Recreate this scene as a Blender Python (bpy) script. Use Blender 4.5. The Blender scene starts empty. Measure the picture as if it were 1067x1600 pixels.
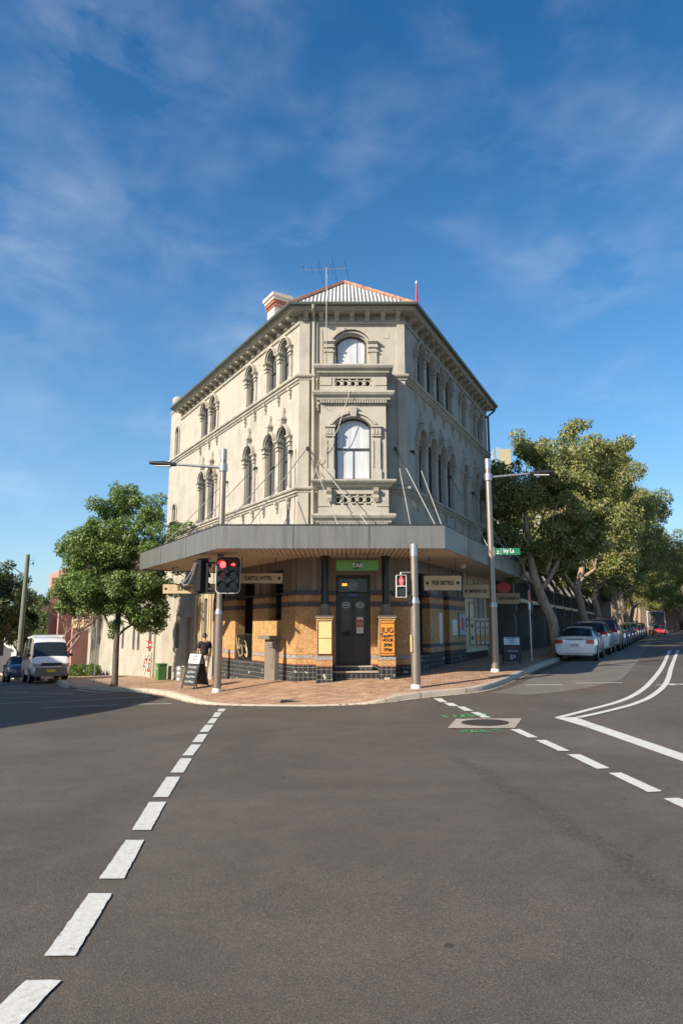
import bpy, bmesh, math, random
import numpy as np
from mathutils import Vector, Matrix
R = math.radians
random.seed(7)
rng = np.random.default_rng(7)
scene = bpy.context.scene
COL = scene.collection

# ------------------------------------------------------------ camera, sky, sun, exposure
cam_d = bpy.data.cameras.new("camera")
cam_d.sensor_fit = 'VERTICAL'; cam_d.sensor_height = 36.0; cam_d.sensor_width = 24.0
cam_d.lens = 24.0
cam_d.clip_start = 0.1; cam_d.clip_end = 3000
cam = bpy.data.objects.new("camera", cam_d); COL.objects.link(cam)
cam.location = (0, 0, 1.7)
cam.rotation_euler = (R(90 + 9.575), 0, 0)
scene.camera = cam

SUN_AZ, SUN_EL = 50.0, 31.0            # travel azimuth (clockwise from +Y), elevation
world = bpy.data.worlds.new("World"); scene.world = world; world.use_nodes = True
nt = world.node_tree; nt.nodes.clear()
def wn(t, **k):
    n = nt.nodes.new(t)
    for a, b in k.items(): setattr(n, a, b)
    return n
out = wn('ShaderNodeOutputWorld'); bg = wn('ShaderNodeBackground')
sky = wn('ShaderNodeTexSky', sky_type='NISHITA', sun_disc=False, sun_elevation=R(SUN_EL), sun_rotation=R(SUN_AZ + 180),
         air_density=1.0, dust_density=0.8, ozone_density=2.5, altitude=20)
tc = wn('ShaderNodeTexCoord')
sep = wn('ShaderNodeSeparateXYZ'); nt.links.new(tc.outputs['Generated'], sep.inputs[0])
mz = wn('ShaderNodeMath', operation='ADD'); mz.inputs[1].default_value = 0.18
nt.links.new(sep.outputs['Z'], mz.inputs[0])
dx = wn('ShaderNodeMath', operation='DIVIDE'); nt.links.new(sep.outputs['X'], dx.inputs[0]); nt.links.new(mz.outputs[0], dx.inputs[1])
dy = wn('ShaderNodeMath', operation='DIVIDE'); nt.links.new(sep.outputs['Y'], dy.inputs[0]); nt.links.new(mz.outputs[0], dy.inputs[1])
cmb = wn('ShaderNodeCombineXYZ'); nt.links.new(dx.outputs[0], cmb.inputs[0]); nt.links.new(dy.outputs[0], cmb.inputs[1])
mp = wn('ShaderNodeMapping'); mp.inputs['Scale'].default_value = (1.0, 1.0, 1.9); mp.inputs['Rotation'].default_value = (0, 0, R(20))
mp.inputs['Location'].default_value = (5.1, 1.9, 0.4)
nt.links.new(tc.outputs['Generated'], mp.inputs['Vector'])
n1 = wn('ShaderNodeTexNoise'); n1.inputs['Scale'].default_value = 6.5; n1.inputs['Detail'].default_value = 9; n1.inputs['Roughness'].default_value = .58; n1.inputs['Distortion'].default_value = .25
n2 = wn('ShaderNodeTexNoise'); n2.inputs['Scale'].default_value = 4.2; n2.inputs['Detail'].default_value = 3
nt.links.new(mp.outputs[0], n1.inputs['Vector']); nt.links.new(mp.outputs[0], n2.inputs['Vector'])
r1 = wn('ShaderNodeValToRGB'); r1.color_ramp.elements[0].position = .42; r1.color_ramp.elements[1].position = .78
r2 = wn('ShaderNodeValToRGB'); r2.color_ramp.elements[0].position = .42; r2.color_ramp.elements[1].position = .66
nt.links.new(n1.outputs[0], r1.inputs[0]); nt.links.new(n2.outputs[0], r2.inputs[0])
mm = wn('ShaderNodeMath', operation='MULTIPLY'); nt.links.new(r1.outputs[0], mm.inputs[0]); nt.links.new(r2.outputs[0], mm.inputs[1])
mk = wn('ShaderNodeMath', operation='MULTIPLY'); mk.inputs[1].default_value = .22; nt.links.new(mm.outputs[0], mk.inputs[0])
# film-like deepening of the blue
hs = wn('ShaderNodeHueSaturation'); hs.inputs['Saturation'].default_value = 1.38; nt.links.new(sky.outputs[0], hs.inputs['Color'])
mix = wn('ShaderNodeMix', data_type='RGBA'); nt.links.new(mk.outputs[0], mix.inputs['Factor'])
nt.links.new(hs.outputs[0], mix.inputs['A']); mix.inputs['B'].default_value = (7.2, 7.2, 7.5, 1)
# thin haze layer that thickens towards the horizon
hz1 = wn('ShaderNodeMath', operation='SUBTRACT', use_clamp=True); hz1.inputs[0].default_value = 1.0; nt.links.new(sep.outputs['Z'], hz1.inputs[1])
hz2 = wn('ShaderNodeMath', operation='POWER'); hz2.inputs[1].default_value = 2.6; nt.links.new(hz1.outputs[0], hz2.inputs[0])
hz3 = wn('ShaderNodeMath', operation='MULTIPLY'); hz3.inputs[1].default_value = .50; nt.links.new(hz2.outputs[0], hz3.inputs[0])
mixh = wn('ShaderNodeMix', data_type='RGBA'); nt.links.new(hz3.outputs[0], mixh.inputs['Factor']); nt.links.new(mix.outputs['Result'], mixh.inputs['A']); mixh.inputs['B'].default_value = (3.0, 4.8, 6.5, 1)
nt.links.new(mixh.outputs['Result'], bg.inputs[0]); bg.inputs[1].default_value = .098
nt.links.new(bg.outputs[0], out.inputs[0])

sun_d = bpy.data.lights.new("sun", 'SUN'); sun_d.energy = 4.8; sun_d.angle = R(.5); sun_d.color = (1, .90, .75)
sun = bpy.data.objects.new("sun", sun_d); COL.objects.link(sun)
tv = Vector((math.sin(R(SUN_AZ)) * math.cos(R(SUN_EL)), math.cos(R(SUN_AZ)) * math.cos(R(SUN_EL)), -math.sin(R(SUN_EL))))
sun.rotation_euler = tv.to_track_quat('-Z', 'Y').to_euler()
sun.location = (-30, -20, 40)
scene.view_settings.view_transform = 'Standard'; scene.view_settings.look = 'None'
scene.view_settings.exposure = 0.75; scene.view_settings.gamma = 1

# ------------------------------------------------------------ terrain height (thin-plate spline)
CP = np.array([(0,0,0),(-3,4,0),(3,4,0),(-8,0,-.05),(8,0,.05),(0,10,-.06),(-5,12,-.15),(6,12,.05),(-1.2,17.2,-.2),(-3.9,19.6,-.37),(0,22,0),(-2.97,24.6,-.2),(-4.46,27.06,-.39),(-8.1,33.1,-.87),(-9.5,27.5,-.8),(-13.8,33,-.91),(-17.6,48.8,-1.75),(-25,60,-2.3),(-40,85,-3),(-20,25,-.95),(-12,15,-.5),(-20,5,-.5),(2.4,17.6,-.03),(5.3,21,.1),(3.64,25.2,.2),(6.84,31.9,.28),(8.7,27,.25),(9.9,29.4,.27),(18,38,.42),(15,20,.25),(25,30,.45),(38,90,.55),(30,70,.55),(80,190,.5),(300,450,.5),(-300,300,-3),(-300,-200,-.5),(300,-200,.5),(0,-60,0),(0,80,-.6),(100,60,.6),(0,500,-1.)], dtype=float)
def _ker(r2): return np.where(r2 > 0, .5 * r2 * np.log(r2 + 1e-12), 0)
_d = CP[:, None, :2] - CP[None, :, :2]; _K = _ker((_d ** 2).sum(-1)) + np.eye(len(CP)) * 2.0
_P = np.c_[np.ones(len(CP)), CP[:, :2]]
_W = np.linalg.solve(np.block([[_K, _P], [_P.T, np.zeros((3, 3))]]), np.r_[CP[:, 2], 0, 0, 0])
def S(x, y):
    r2 = (x - CP[:, 0]) ** 2 + (y - CP[:, 1]) ** 2
    return float((_W[:-3] * _ker(r2)).sum() + _W[-3] + _W[-2] * x + _W[-1] * y)

# ------------------------------------------------------------ helpers
class MB:
    def __init__(s, T=None): s.v = []; s.f = []; s.m = []; s.T = T
    def p(s, x, y, z):
        s.v.append(tuple(s.T(x, y, z)) if s.T else (x, y, z)); return len(s.v) - 1
    def face(s, pts, m=0):
        s.f.append([s.p(*q) for q in pts]); s.m.append(m)
    def idx(s, ids, m=0): s.f.append(list(ids)); s.m.append(m)
    def box(s, x0, x1, y0, y1, z0, z1, m=0):
        a = [s.p(x, y, z) for z in (z0, z1) for x, y in ((x0, y0), (x1, y0), (x1, y1), (x0, y1))]
        for q in ((0, 3, 2, 1), (4, 5, 6, 7), (0, 1, 5, 4), (1, 2, 6, 5), (2, 3, 7, 6), (3, 0, 4, 7)): s.idx([a[i] for i in q], m)
    def frustum(s, cx, cy, z0, z1, a0, b0, a1, b1, m=0):
        a = [s.p(cx + sx * aa, cy + sy * bb, z) for z, aa, bb in ((z0, a0, b0), (z1, a1, b1)) for sx, sy in ((-1, -1), (1, -1), (1, 1), (-1, 1))]
        for q in ((0, 3, 2, 1), (4, 5, 6, 7), (0, 1, 5, 4), (1, 2, 6, 5), (2, 3, 7, 6), (3, 0, 4, 7)): s.idx([a[i] for i in q], m)
    def prism(s, poly, a0, a1, axis='y', m=0):
        """poly of 2-D points extruded along an axis: 'y' poly=(x,z); 'z' poly=(x,y); 'x' poly=(y,z)"""
        def P(q, a):
            return {'y': (q[0], a, q[1]), 'z': (q[0], q[1], a), 'x': (a, q[0], q[1])}[axis]
        A = [s.p(*P(q, a0)) for q in poly]; B = [s.p(*P(q, a1)) for q in poly]; n = len(poly)
        s.idx(A, m); s.idx(B[::-1], m)
        for i in range(n): s.idx([A[i], A[(i + 1) % n], B[(i + 1) % n], B[i]], m)
    def tube(s, pts, r, n=8, m=0, cap=True):
        """tube through points, r scalar or list"""
        pts = [Vector(q) for q in pts]; rs = r if isinstance(r, (list, tuple)) else [r] * len(pts)
        rings = []; up = None
        for i, q in enumerate(pts):
            d = (pts[min(i + 1, len(pts) - 1)] - pts[max(i - 1, 0)])
            if d.length < 1e-9: d = Vector((0, 0, 1))
            d.normalize()
            if up is None: up = Vector((0, 0, 1)) if abs(d.z) < .9 else Vector((1, 0, 0))
            a = d.cross(up)
            if a.length < 1e-4: a = d.cross(Vector((0, 1, 0)))
            a.normalize(); b = a.cross(d).normalized(); up = b
            rings.append([s.p(*(q + (a * math.cos(2 * math.pi * k / n) + b * math.sin(2 * math.pi * k / n)) * rs[i])) for k in range(n)])
        for i in range(len(rings) - 1):
            for k in range(n): s.idx([rings[i][k], rings[i][(k + 1) % n], rings[i + 1][(k + 1) % n], rings[i + 1][k]], m)
        if cap: s.idx(rings[0][::-1], m); s.idx(rings[-1], m)
    def lathe(s, prof, cx=0, cy=0, n=16, m=0):
        """prof list of (r,z) about a vertical axis"""
        rings = [[s.p(cx + r * math.cos(2 * math.pi * k / n), cy + r * math.sin(2 * math.pi * k / n), z) for k in range(n)] for r, z in prof]
        for i in range(len(rings) - 1):
            for k in range(n): s.idx([rings[i][k], rings[i][(k + 1) % n], rings[i + 1][(k + 1) % n], rings[i + 1][k]], m)
        s.idx(rings[0][::-1], m); s.idx(rings[-1], m)
    def build(s, name, mats, parent=None, smooth=None, label=None, recalc=True, off=None):
        if not isinstance(mats, (list, tuple)): mats = [mats]
        o3 = off or (tuple(parent_loc(parent)) if parent else (0, 0, 0))
        vs = [(a - o3[0], b - o3[1], c - o3[2]) for a, b, c in s.v]
        me = bpy.data.meshes.new(name); me.from_pydata(vs, [], s.f)
        for mt in mats: me.materials.append(mt)
        me.polygons.foreach_set('material_index', s.m)
        if recalc:
            bm = bmesh.new(); bm.from_mesh(me)
            bmesh.ops.remove_doubles(bm, verts=bm.verts, dist=1e-5)
            bmesh.ops.recalc_face_normals(bm, faces=bm.faces); bm.to_mesh(me); bm.free()
        auto_uv(me, o3)
        if smooth is not None:
            me.polygons.foreach_set('use_smooth', [True] * len(me.polygons)); me.set_sharp_from_angle(angle=R(smooth))
        o = bpy.data.objects.new(name, me); COL.objects.link(o)
        if parent: o.parent = parent
        if label: o['label'] = label
        return o
def parent_loc(p):
    v = Vector(p.location)
    while p.parent: p = p.parent; v += Vector(p.location)
    return v
def auto_uv(me, o3=(0, 0, 0)):
    uv = me.uv_layers.new(name='UVMap').data
    vs = me.vertices
    for p in me.polygons:
        n = p.normal
        if abs(n.z) > .8:
            for li in p.loop_indices:
                c = vs[me.loops[li].vertex_index].co; uv[li].uv = (c.x + o3[0], c.y + o3[1])
        else:
            t = Vector((-n.y, n.x, 0)); t.normalize()
            for li in p.loop_indices:
                c = vs[me.loops[li].vertex_index].co; uv[li].uv = ((c.x + o3[0]) * t.x + (c.y + o3[1]) * t.y, c.z + o3[2])
def tag(o, label, cat, group=None, kind=None):
    if label: o['label'] = label
    if cat: o['category'] = cat
    if group: o['group'] = group
    if kind: o['kind'] = kind
    return o
def thing(name, label, cat, loc=(0, 0, 0), rz=0, group=None):
    o = bpy.data.objects.new(name, None); COL.objects.link(o); o.location = loc; o.rotation_euler = (0, 0, rz)
    o.empty_display_size = .3
    return tag(o, label, cat, group)
def structure(mb, name, mats, **k):
    o = mb.build(name, mats, **k); o['kind'] = 'structure'; o['label'] = name.replace('_', ' '); return o
def copy_tree(o, parent=None):
    c = o.copy(); COL.objects.link(c)
    if parent: c.parent = parent
    for ch in list(o.children): copy_tree(ch, c)
    return c
def move(o, loc, rz, local_built_at=None):
    o.location = loc; o.rotation_euler = (0, 0, rz)
def frame(o, az):
    """u along azimuth, v outward (o[2]=side), z up"""
    dx_, dy_ = math.sin(R(az)), math.cos(R(az)); sd = o[2]
    nx, ny = (dy_ * sd, -dx_ * sd)
    def T(u, v, z): return (o[0] + dx_ * u + nx * v, o[1] + dy_ * u + ny * v, z)
    T.d = Vector((dx_, dy_, 0)); T.n = Vector((nx, ny, 0)); T.sd = sd
    return T
def mould(mb, path, prof, side=1, m=0):
    """extrude a closed profile [(out,z)] along a polyline of (x,y) with mitred corners; side=+1: outward is right of travel"""
    n = len(path); P = [Vector((a[0], a[1])) for a in path]; ofs = []
    for i in range(n):
        ds = []
        if i > 0: ds.append((P[i] - P[i - 1]).normalized())
        if i < n - 1: ds.append((P[i + 1] - P[i]).normalized())
        ns = [Vector((d.y, -d.x)) * side for d in ds]
        if len(ns) == 2:
            b = (ns[0] + ns[1]).normalized(); b = b / max(.3, b.dot(ns[0]))
        else: b = ns[0]
        ofs.append(b)
    rings = [[mb.p(P[i].x + ofs[i].x * o_, P[i].y + ofs[i].y * o_, z) for o_, z in prof] for i in range(n)]
    k = len(prof)
    for i in range(n - 1):
        for j in range(k): mb.idx([rings[i][j], rings[i][(j + 1) % k], rings[i + 1][(j + 1) % k], rings[i + 1][j]], m)
    mb.idx(rings[0], m); mb.idx(rings[-1][::-1], m)
def arch_pts(uc, w, zs, rise, n=10):
    """points from left springing to right springing over the crown"""
    h = w / 2
    if abs(rise - h) < 1e-6:
        return [(uc - h * math.cos(math.pi * k / n), zs + h * math.sin(math.pi * k / n)) for k in range(n + 1)]
    r = (h * h + rise * rise) / (2 * rise); a0 = math.asin(h / r)
    return [(uc + r * math.sin(-a0 + 2 * a0 * k / n), zs - (r - rise) + r * math.cos(-a0 + 2 * a0 * k / n)) for k in range(n + 1)]
def wall_panel(mb, u0, u1, z0, z1, ops=(), v=0, depth=.28, m=0, mr=None):
    """front sheet with openings and their reveals. ops: (uc,w,zb,zs,rise); rise 0 = square head"""
    mr = m if mr is None else mr
    ops = sorted(ops); u = u0
    for uc, w, zb, zs, rise in ops:
        a, b = uc - w / 2, uc + w / 2
        if a > u: mb.face([(u, v, z0), (a, v, z0), (a, v, z1), (u, v, z1)], m)
        if zb > z0: mb.face([(a, v, z0), (b, v, z0), (b, v, zb), (a, v, zb)], m)
        top = arch_pts(uc, w, zs, rise) if rise else [(a, zs), (b, zs)]
        for i in range(len(top) - 1):
            (p0, q0), (p1, q1) = top[i], top[i + 1]
            mb.face([(p0, v, q0), (p1, v, q1), (p1, v, z1), (p0, v, z1)], m)
        loop = [(a, zb)] + top + [(b, zb)]
        for i in range(len(loop)):
            (p0, q0), (p1, q1) = loop[i], loop[(i + 1) % len(loop)]
            if abs(p0 - p1) + abs(q0 - q1) < 1e-6: continue
            mb.face([(p0, v, q0), (p1, v, q1), (p1, v - depth, q1), (p0, v - depth, q0)], mr)
        u = b
    if u < u1: mb.face([(u, v, z0), (u1, v, z0), (u1, v, z1), (u, v, z1)], m)
def text(body, size, origin, xdir, ydir, mat_, parent, name='lettering', align='CENTER', ext=.004, sx=1.0, spacing=1.0, bold=0):
    cu = bpy.data.curves.new(name, 'FONT'); cu.body = body; cu.size = size; cu.extrude = ext
    cu.align_x = align; cu.align_y = 'CENTER'; cu.space_character = spacing; cu.offset = bold
    cu.resolution_u = 3
    ob = bpy.data.objects.new(name, cu)
    me = bpy.data.meshes.new_from_object(ob); me.name = name
    bpy.data.objects.remove(ob); bpy.data.curves.remove(cu)
    X = Vector(xdir).normalized(); Y = Vector(ydir).normalized(); Z = X.cross(Y)
    M = Matrix((X * sx, Y, Z)).transposed().to_4x4(); M.translation = Vector(origin) - parent_loc(parent)
    me.transform(M); me.materials.clear(); me.materials.append(mat_)
    o = bpy.data.objects.new(name, me); COL.objects.link(o); o.parent = parent
    return o
def baked(name, mb_like, parent): pass

# ------------------------------------------------------------ materials
MATS = {}
class NB:
    def __init__(s, name):
        s.mat = bpy.data.materials.new(name); s.mat.use_nodes = True; s.t = s.mat.node_tree
        s.b = s.t.nodes['Principled BSDF']
    def n(s, t, **k):
        x = s.t.nodes.new(t)
        for a, b in k.items(): setattr(x, a, b)
        return x
    def l(s, a, b): s.t.links.new(a, b)
    def co(s, which='Object', scale=(1, 1, 1)):
        c = s.n('ShaderNodeTexCoord'); m = s.n('ShaderNodeMapping'); m.inputs['Scale'].default_value = scale
        s.l(c.outputs[which], m.inputs['Vector']); return m.outputs[0]
    def pos(s):
        g = s.n('ShaderNodeNewGeometry'); return g.outputs['Position']
    def noise(s, vec, sc, det=4, rough=.6, dist=0):
        x = s.n('ShaderNodeTexNoise'); x.inputs['Scale'].default_value = sc; x.inputs['Detail'].default_value = det
        x.inputs['Roughness'].default_value = rough; x.inputs['Distortion'].default_value = dist; s.l(vec, x.inputs['Vector']); return x.outputs[0]
    def ramp(s, fac, stops, interp='LINEAR'):
        x = s.n('ShaderNodeValToRGB'); x.color_ramp.interpolation = interp
        e = x.color_ramp.elements
        while len(e) < len(stops): e.new(.5)
        for i, (p, c) in enumerate(stops):
            e[i].position = p; e[i].color = (*c, 1) if len(c) == 3 else c
        s.l(fac, x.inputs[0]); return x.outputs[0]
    def mixc(s, fac, a, b, mode='MIX'):
        x = s.n('ShaderNodeMix', data_type='RGBA', blend_type=mode)
        for v, nm in ((fac, 'Factor'), (a, 'A'), (b, 'B')):
            if isinstance(v, (int, float)): x.inputs[nm].default_value = v
            elif isinstance(v, tuple): x.inputs[nm].default_value = (*v, 1)
            else: s.l(v, x.inputs[nm])
        return x.outputs['Result']
    def math(s, op, a, b=None, c=None):
        x = s.n('ShaderNodeMath', operation=op)
        for i, v in enumerate((a, b, c)):
            if v is None: continue
            if isinstance(v, (int, float)): x.inputs[i].default_value = v
            else: s.l(v, x.inputs[i])
        return x.outputs[0]
    def bump(s, h, strength=.3, dist=.01):
        x = s.n('ShaderNodeBump'); x.inputs['Strength'].default_value = strength; x.inputs['Distance'].default_value = dist
        s.l(h, x.inputs['Height']); s.l(x.outputs[0], s.b.inputs['Normal'])
    def col(s, c): s.l(c, s.b.inputs['Base Color'])
    def rough(s, r):
        if isinstance(r, (int, float)): s.b.inputs['Roughness'].default_value = r
        else: s.l(r, s.b.inputs['Roughness'])
def plain(name, c, rough=.6, metal=0, var=.12, sc=4., bump=0, bsc=60, coat=0):
    k = NB(name); p = k.pos()
    lo = tuple(x * (1 - var) for x in c); hi = tuple(min(1, x * (1 + var)) for x in c)
    f = k.noise(p, sc, 5); k.col(k.ramp(f, [(.3, lo), (.7, hi)])); k.rough(rough); k.b.inputs['Metallic'].default_value = metal
    if coat: k.b.inputs['Coat Weight'].default_value = coat; k.b.inputs['Coat Roughness'].default_value = .04
    if bump: k.bump(k.noise(p, bsc, 4), bump, .01)
    MATS[name] = k.mat; return k.mat
def emit(name, c, e):
    k = NB(name); k.b.inputs['Base Color'].default_value = (*[x * .5 for x in c], 1)
    k.b.inputs['Emission Color'].default_value = (*c, 1); k.b.inputs['Emission Strength'].default_value = e
    MATS[name] = k.mat; return k.mat

def stucco(name, c, stain=.5, dark=(.30, .27, .22)):
    k = NB(name); p = k.pos()
    base = k.ramp(k.noise(p, 1.1, 6, .65), [(.28, tuple(x * .76 for x in c)), (.5, c), (.75, tuple(min(1, x * 1.10) for x in c))])
    m = k.n('ShaderNodeMapping'); m.inputs['Scale'].default_value = (2.2, 2.2, .35); k.l(p, m.inputs['Vector'])
    st = k.ramp(k.noise(m.outputs[0], 1.6, 7, .7, .4), [(.46, (0, 0, 0)), (.74, (1, 1, 1))])
    sp = k.ramp(k.noise(p, 9, 5, .7), [(.58, (0, 0, 0)), (.72, (1, 1, 1))])
    f1 = k.math('MULTIPLY', st, stain * .55); cc = k.mixc(f1, base, dark)
    cc = k.mixc(k.math('MULTIPLY', sp, stain * .30), cc, dark); k.col(cc); k.rough(.85)
    vk = k.n('ShaderNodeTexVoronoi'); vk.feature = 'DISTANCE_TO_EDGE'; vk.inputs['Scale'].default_value = .9
    nz = k.n('ShaderNodeTexNoise'); nz.inputs['Scale'].default_value = 2.4; nz.inputs['Detail'].default_value = 6; k.l(p, nz.inputs['Vector'])
    wp = k.n('ShaderNodeVectorMath', operation='ADD'); k.l(p, wp.inputs[0]); k.l(nz.outputs['Color'], wp.inputs[1]); k.l(wp.outputs[0], vk.inputs['Vector'])
    ck = k.ramp(vk.outputs['Distance'], [(0, (1, 1, 1)), (.006, (0, 0, 0))]); gk = k.ramp(k.noise(p, .7, 3), [(.5, (0, 0, 0)), (.6, (1, 1, 1))])
    cc = k.mixc(k.math('MULTIPLY', k.math('MULTIPLY', ck, gk), .5 * stain), cc, tuple(x * .45 for x in dark)); k.col(cc)
    h = k.math('ADD', k.noise(p, 12, 8, .6), k.math('MULTIPLY', k.noise(p, 90, 3), .4)); k.bump(h, .5, .012)
    MATS[name] = k.mat; return k.mat
M_STUCCO = stucco('beige_stucco', (.405, .370, .307), 1.1)
M_TRIM = stucco('moulding_plaster', (.41, .378, .312), 1.0, (.17, .16, .13))
M_LOWER = stucco('grey_beige_render', (.36, .325, .26), .6)
M_TAUPE = plain('taupe_paint', (.19, .16, .125), .6, var=.08)
M_PIERTRIM = plain('taupe_trim', (.24, .20, .155), .6)
M_ANNEX = stucco('pale_grey_render', (.40, .37, .30), .7)
M_PINK = stucco('pink_render', (.44, .22, .165), .4)
M_CREAM = stucco('cream_render', (.58, .50, .38), .4)
M_WHITE = plain('white_paint', (.72, .71, .68), .5, var=.05)
M_BLACK = plain('black_paint', (.018, .018, .018), .35, var=.2)
M_DKMETAL = plain('dark_metal', (.035, .035, .035), .4, .3)
M_DOOR = plain('dark_brown_door_paint', (.03, .022, .018), .38, var=.2)
M_FRAME = plain('dark_window_frame', (.045, .045, .05), .45)
M_FASCIA = None
def fascia_mat():
    k = NB('grey_fascia_panel'); p = k.pos()
    m = k.n('ShaderNodeMapping'); m.inputs['Scale'].default_value = (2.5, 2.5, .25); k.l(p, m.inputs['Vector'])
    k.col(k.ramp(k.noise(m.outputs[0], 2.5, 7, .65), [(.25, (.13, .127, .117)), (.5, (.19, .186, .172)), (.68, (.215, .21, .195)), (.85, (.27, .262, .245))]))
    k.rough(k.ramp(k.noise(m.outputs[0], 3, 5), [(.3, (.32, .32, .32)), (.7, (.5, .5, .5))])); k.b.inputs['Metallic'].default_value = .35
    return k.mat
M_FASCIA = fascia_mat()
def soffit_mat():
    k = NB('ribbed_soffit_lining'); p = k.pos()
    s = k.n('ShaderNodeSeparateXYZ'); k.l(p, s.inputs[0])
    fx = k.math('FRACT', k.math('MULTIPLY', s.outputs['X'], 7.2))
    g = k.ramp(fx, [(0, (0, 0, 0)), (.10, (0, 0, 0)), (.18, (1, 1, 1)), (.9, (1, 1, 1)), (1, (0, 0, 0))])
    base = k.ramp(k.noise(p, 2, 4), [(.3, (.44, .36, .26)), (.7, (.54, .45, .34))])
    k.col(k.mixc(g, (.14, .11, .08), base)); k.bump(g, .8, .02); k.rough(.6); return k.mat
M_SOFFIT_RIB = soffit_mat()
M_SOFFIT = plain('pale_soffit_sheet', (.50, .42, .32), .6, var=.08)
def tile_mat(off):
    k = NB('glazed_wall_tile'); c = k.n('ShaderNodeTexCoord'); uv = c.outputs['UV']
    s = k.n('ShaderNodeSeparateXYZ'); k.l(k.pos(), s.inputs[0]); z = s.outputs['Z']
    br = k.n('ShaderNodeTexBrick'); br.offset = 0; br.squash = 1
    br.inputs['Scale'].default_value = 1; br.inputs['Brick Width'].default_value = .15; br.inputs['Row Height'].default_value = .15
    br.inputs['Mortar Size'].default_value = .0035; br.inputs['Mortar Smooth'].default_value = .1; br.inputs['Bias'].default_value = 0
    k.l(uv, br.inputs['Vector'])
    br.inputs['Color1'].default_value = (.35, .19, .072, 1); br.inputs['Color2'].default_value = (.53, .33, .145, 1); br.inputs['Mortar'].default_value = (.22, .13, .06, 1)
    mott = k.noise(k.pos(), 26, 6, .75); mo2 = k.noise(k.pos(), 90, 4, .7)
    cream = k.mixc(.42, br.outputs[0], k.ramp(mott, [(.40, (.14, .06, .02)), (.52, (.44, .25, .10)), (.66, (.74, .55, .31))]), 'MIX')
    b2 = k.n('ShaderNodeTexBrick'); b2.offset = 0; b2.inputs['Scale'].default_value = 1; b2.inputs['Brick Width'].default_value = .15
    b2.inputs['Row Height'].default_value = .15; b2.inputs['Mortar Size'].default_value = .005; b2.inputs['Mortar Smooth'].default_value = .2
    b2.inputs['Color1'].default_value = (.012, .014, .018, 1); b2.inputs['Color2'].default_value = (.03, .034, .042, 1); b2.inputs['Mortar'].default_value = (.26, .24, .19, 1)
    k.l(uv, b2.inputs['Vector'])
    mo3 = k.noise(k.pos(), 38, 2, .6); pat = k.ramp(mo3, [(.47, (.015, .016, .02)), (.52, (.14, .145, .16))]); patl = k.ramp(mo3, [(.46, (.07, .075, .09)), (.52, (.42, .40, .37))])
    red = (.33, .10, .05)
    def step(a): return k.math('GREATER_THAN', z, a)
    cc = k.mixc(step(.53 + off), b2.outputs[0], red)
    cc = k.mixc(step(.56 + off), cc, cream); cc = k.mixc(step(.70 + off), cc, red)
    cc = k.mixc(step(.722 + off), cc, patl if off == 0 else pat); cc = k.mixc(step(.83 + off), cc, red)
    cc = k.mixc(step(.85 + off), cc, cream); cc = k.mixc(step(2.33), cc, red)
    cc = k.mixc(step(2.355), cc, pat); cc = k.mixc(step(2.50), cc, red); cc = k.mixc(step(2.525), cc, cream)
    cc = k.mixc(step(2.695), cc, red); cc = k.mixc(step(2.72), cc, pat)
    # chipped glaze low down
    ch = k.ramp(k.noise(k.pos(), 4.5, 3, .5), [(.66, (0, 0, 0)), (.68, (1, 1, 1))]); low = k.math('LESS_THAN', z, .35 + off)
    cc = k.mixc(k.math('MULTIPLY', ch, low), cc, (.45, .38, .28))
    k.col(cc); k.rough(.6); k.b.inputs['Specular IOR Level'].default_value = .3
    k.bump(br.outputs['Fac'], -.4, .004); return k.mat
M_TILE = tile_mat(0); M_TILE_R = tile_mat(.30)
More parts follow.
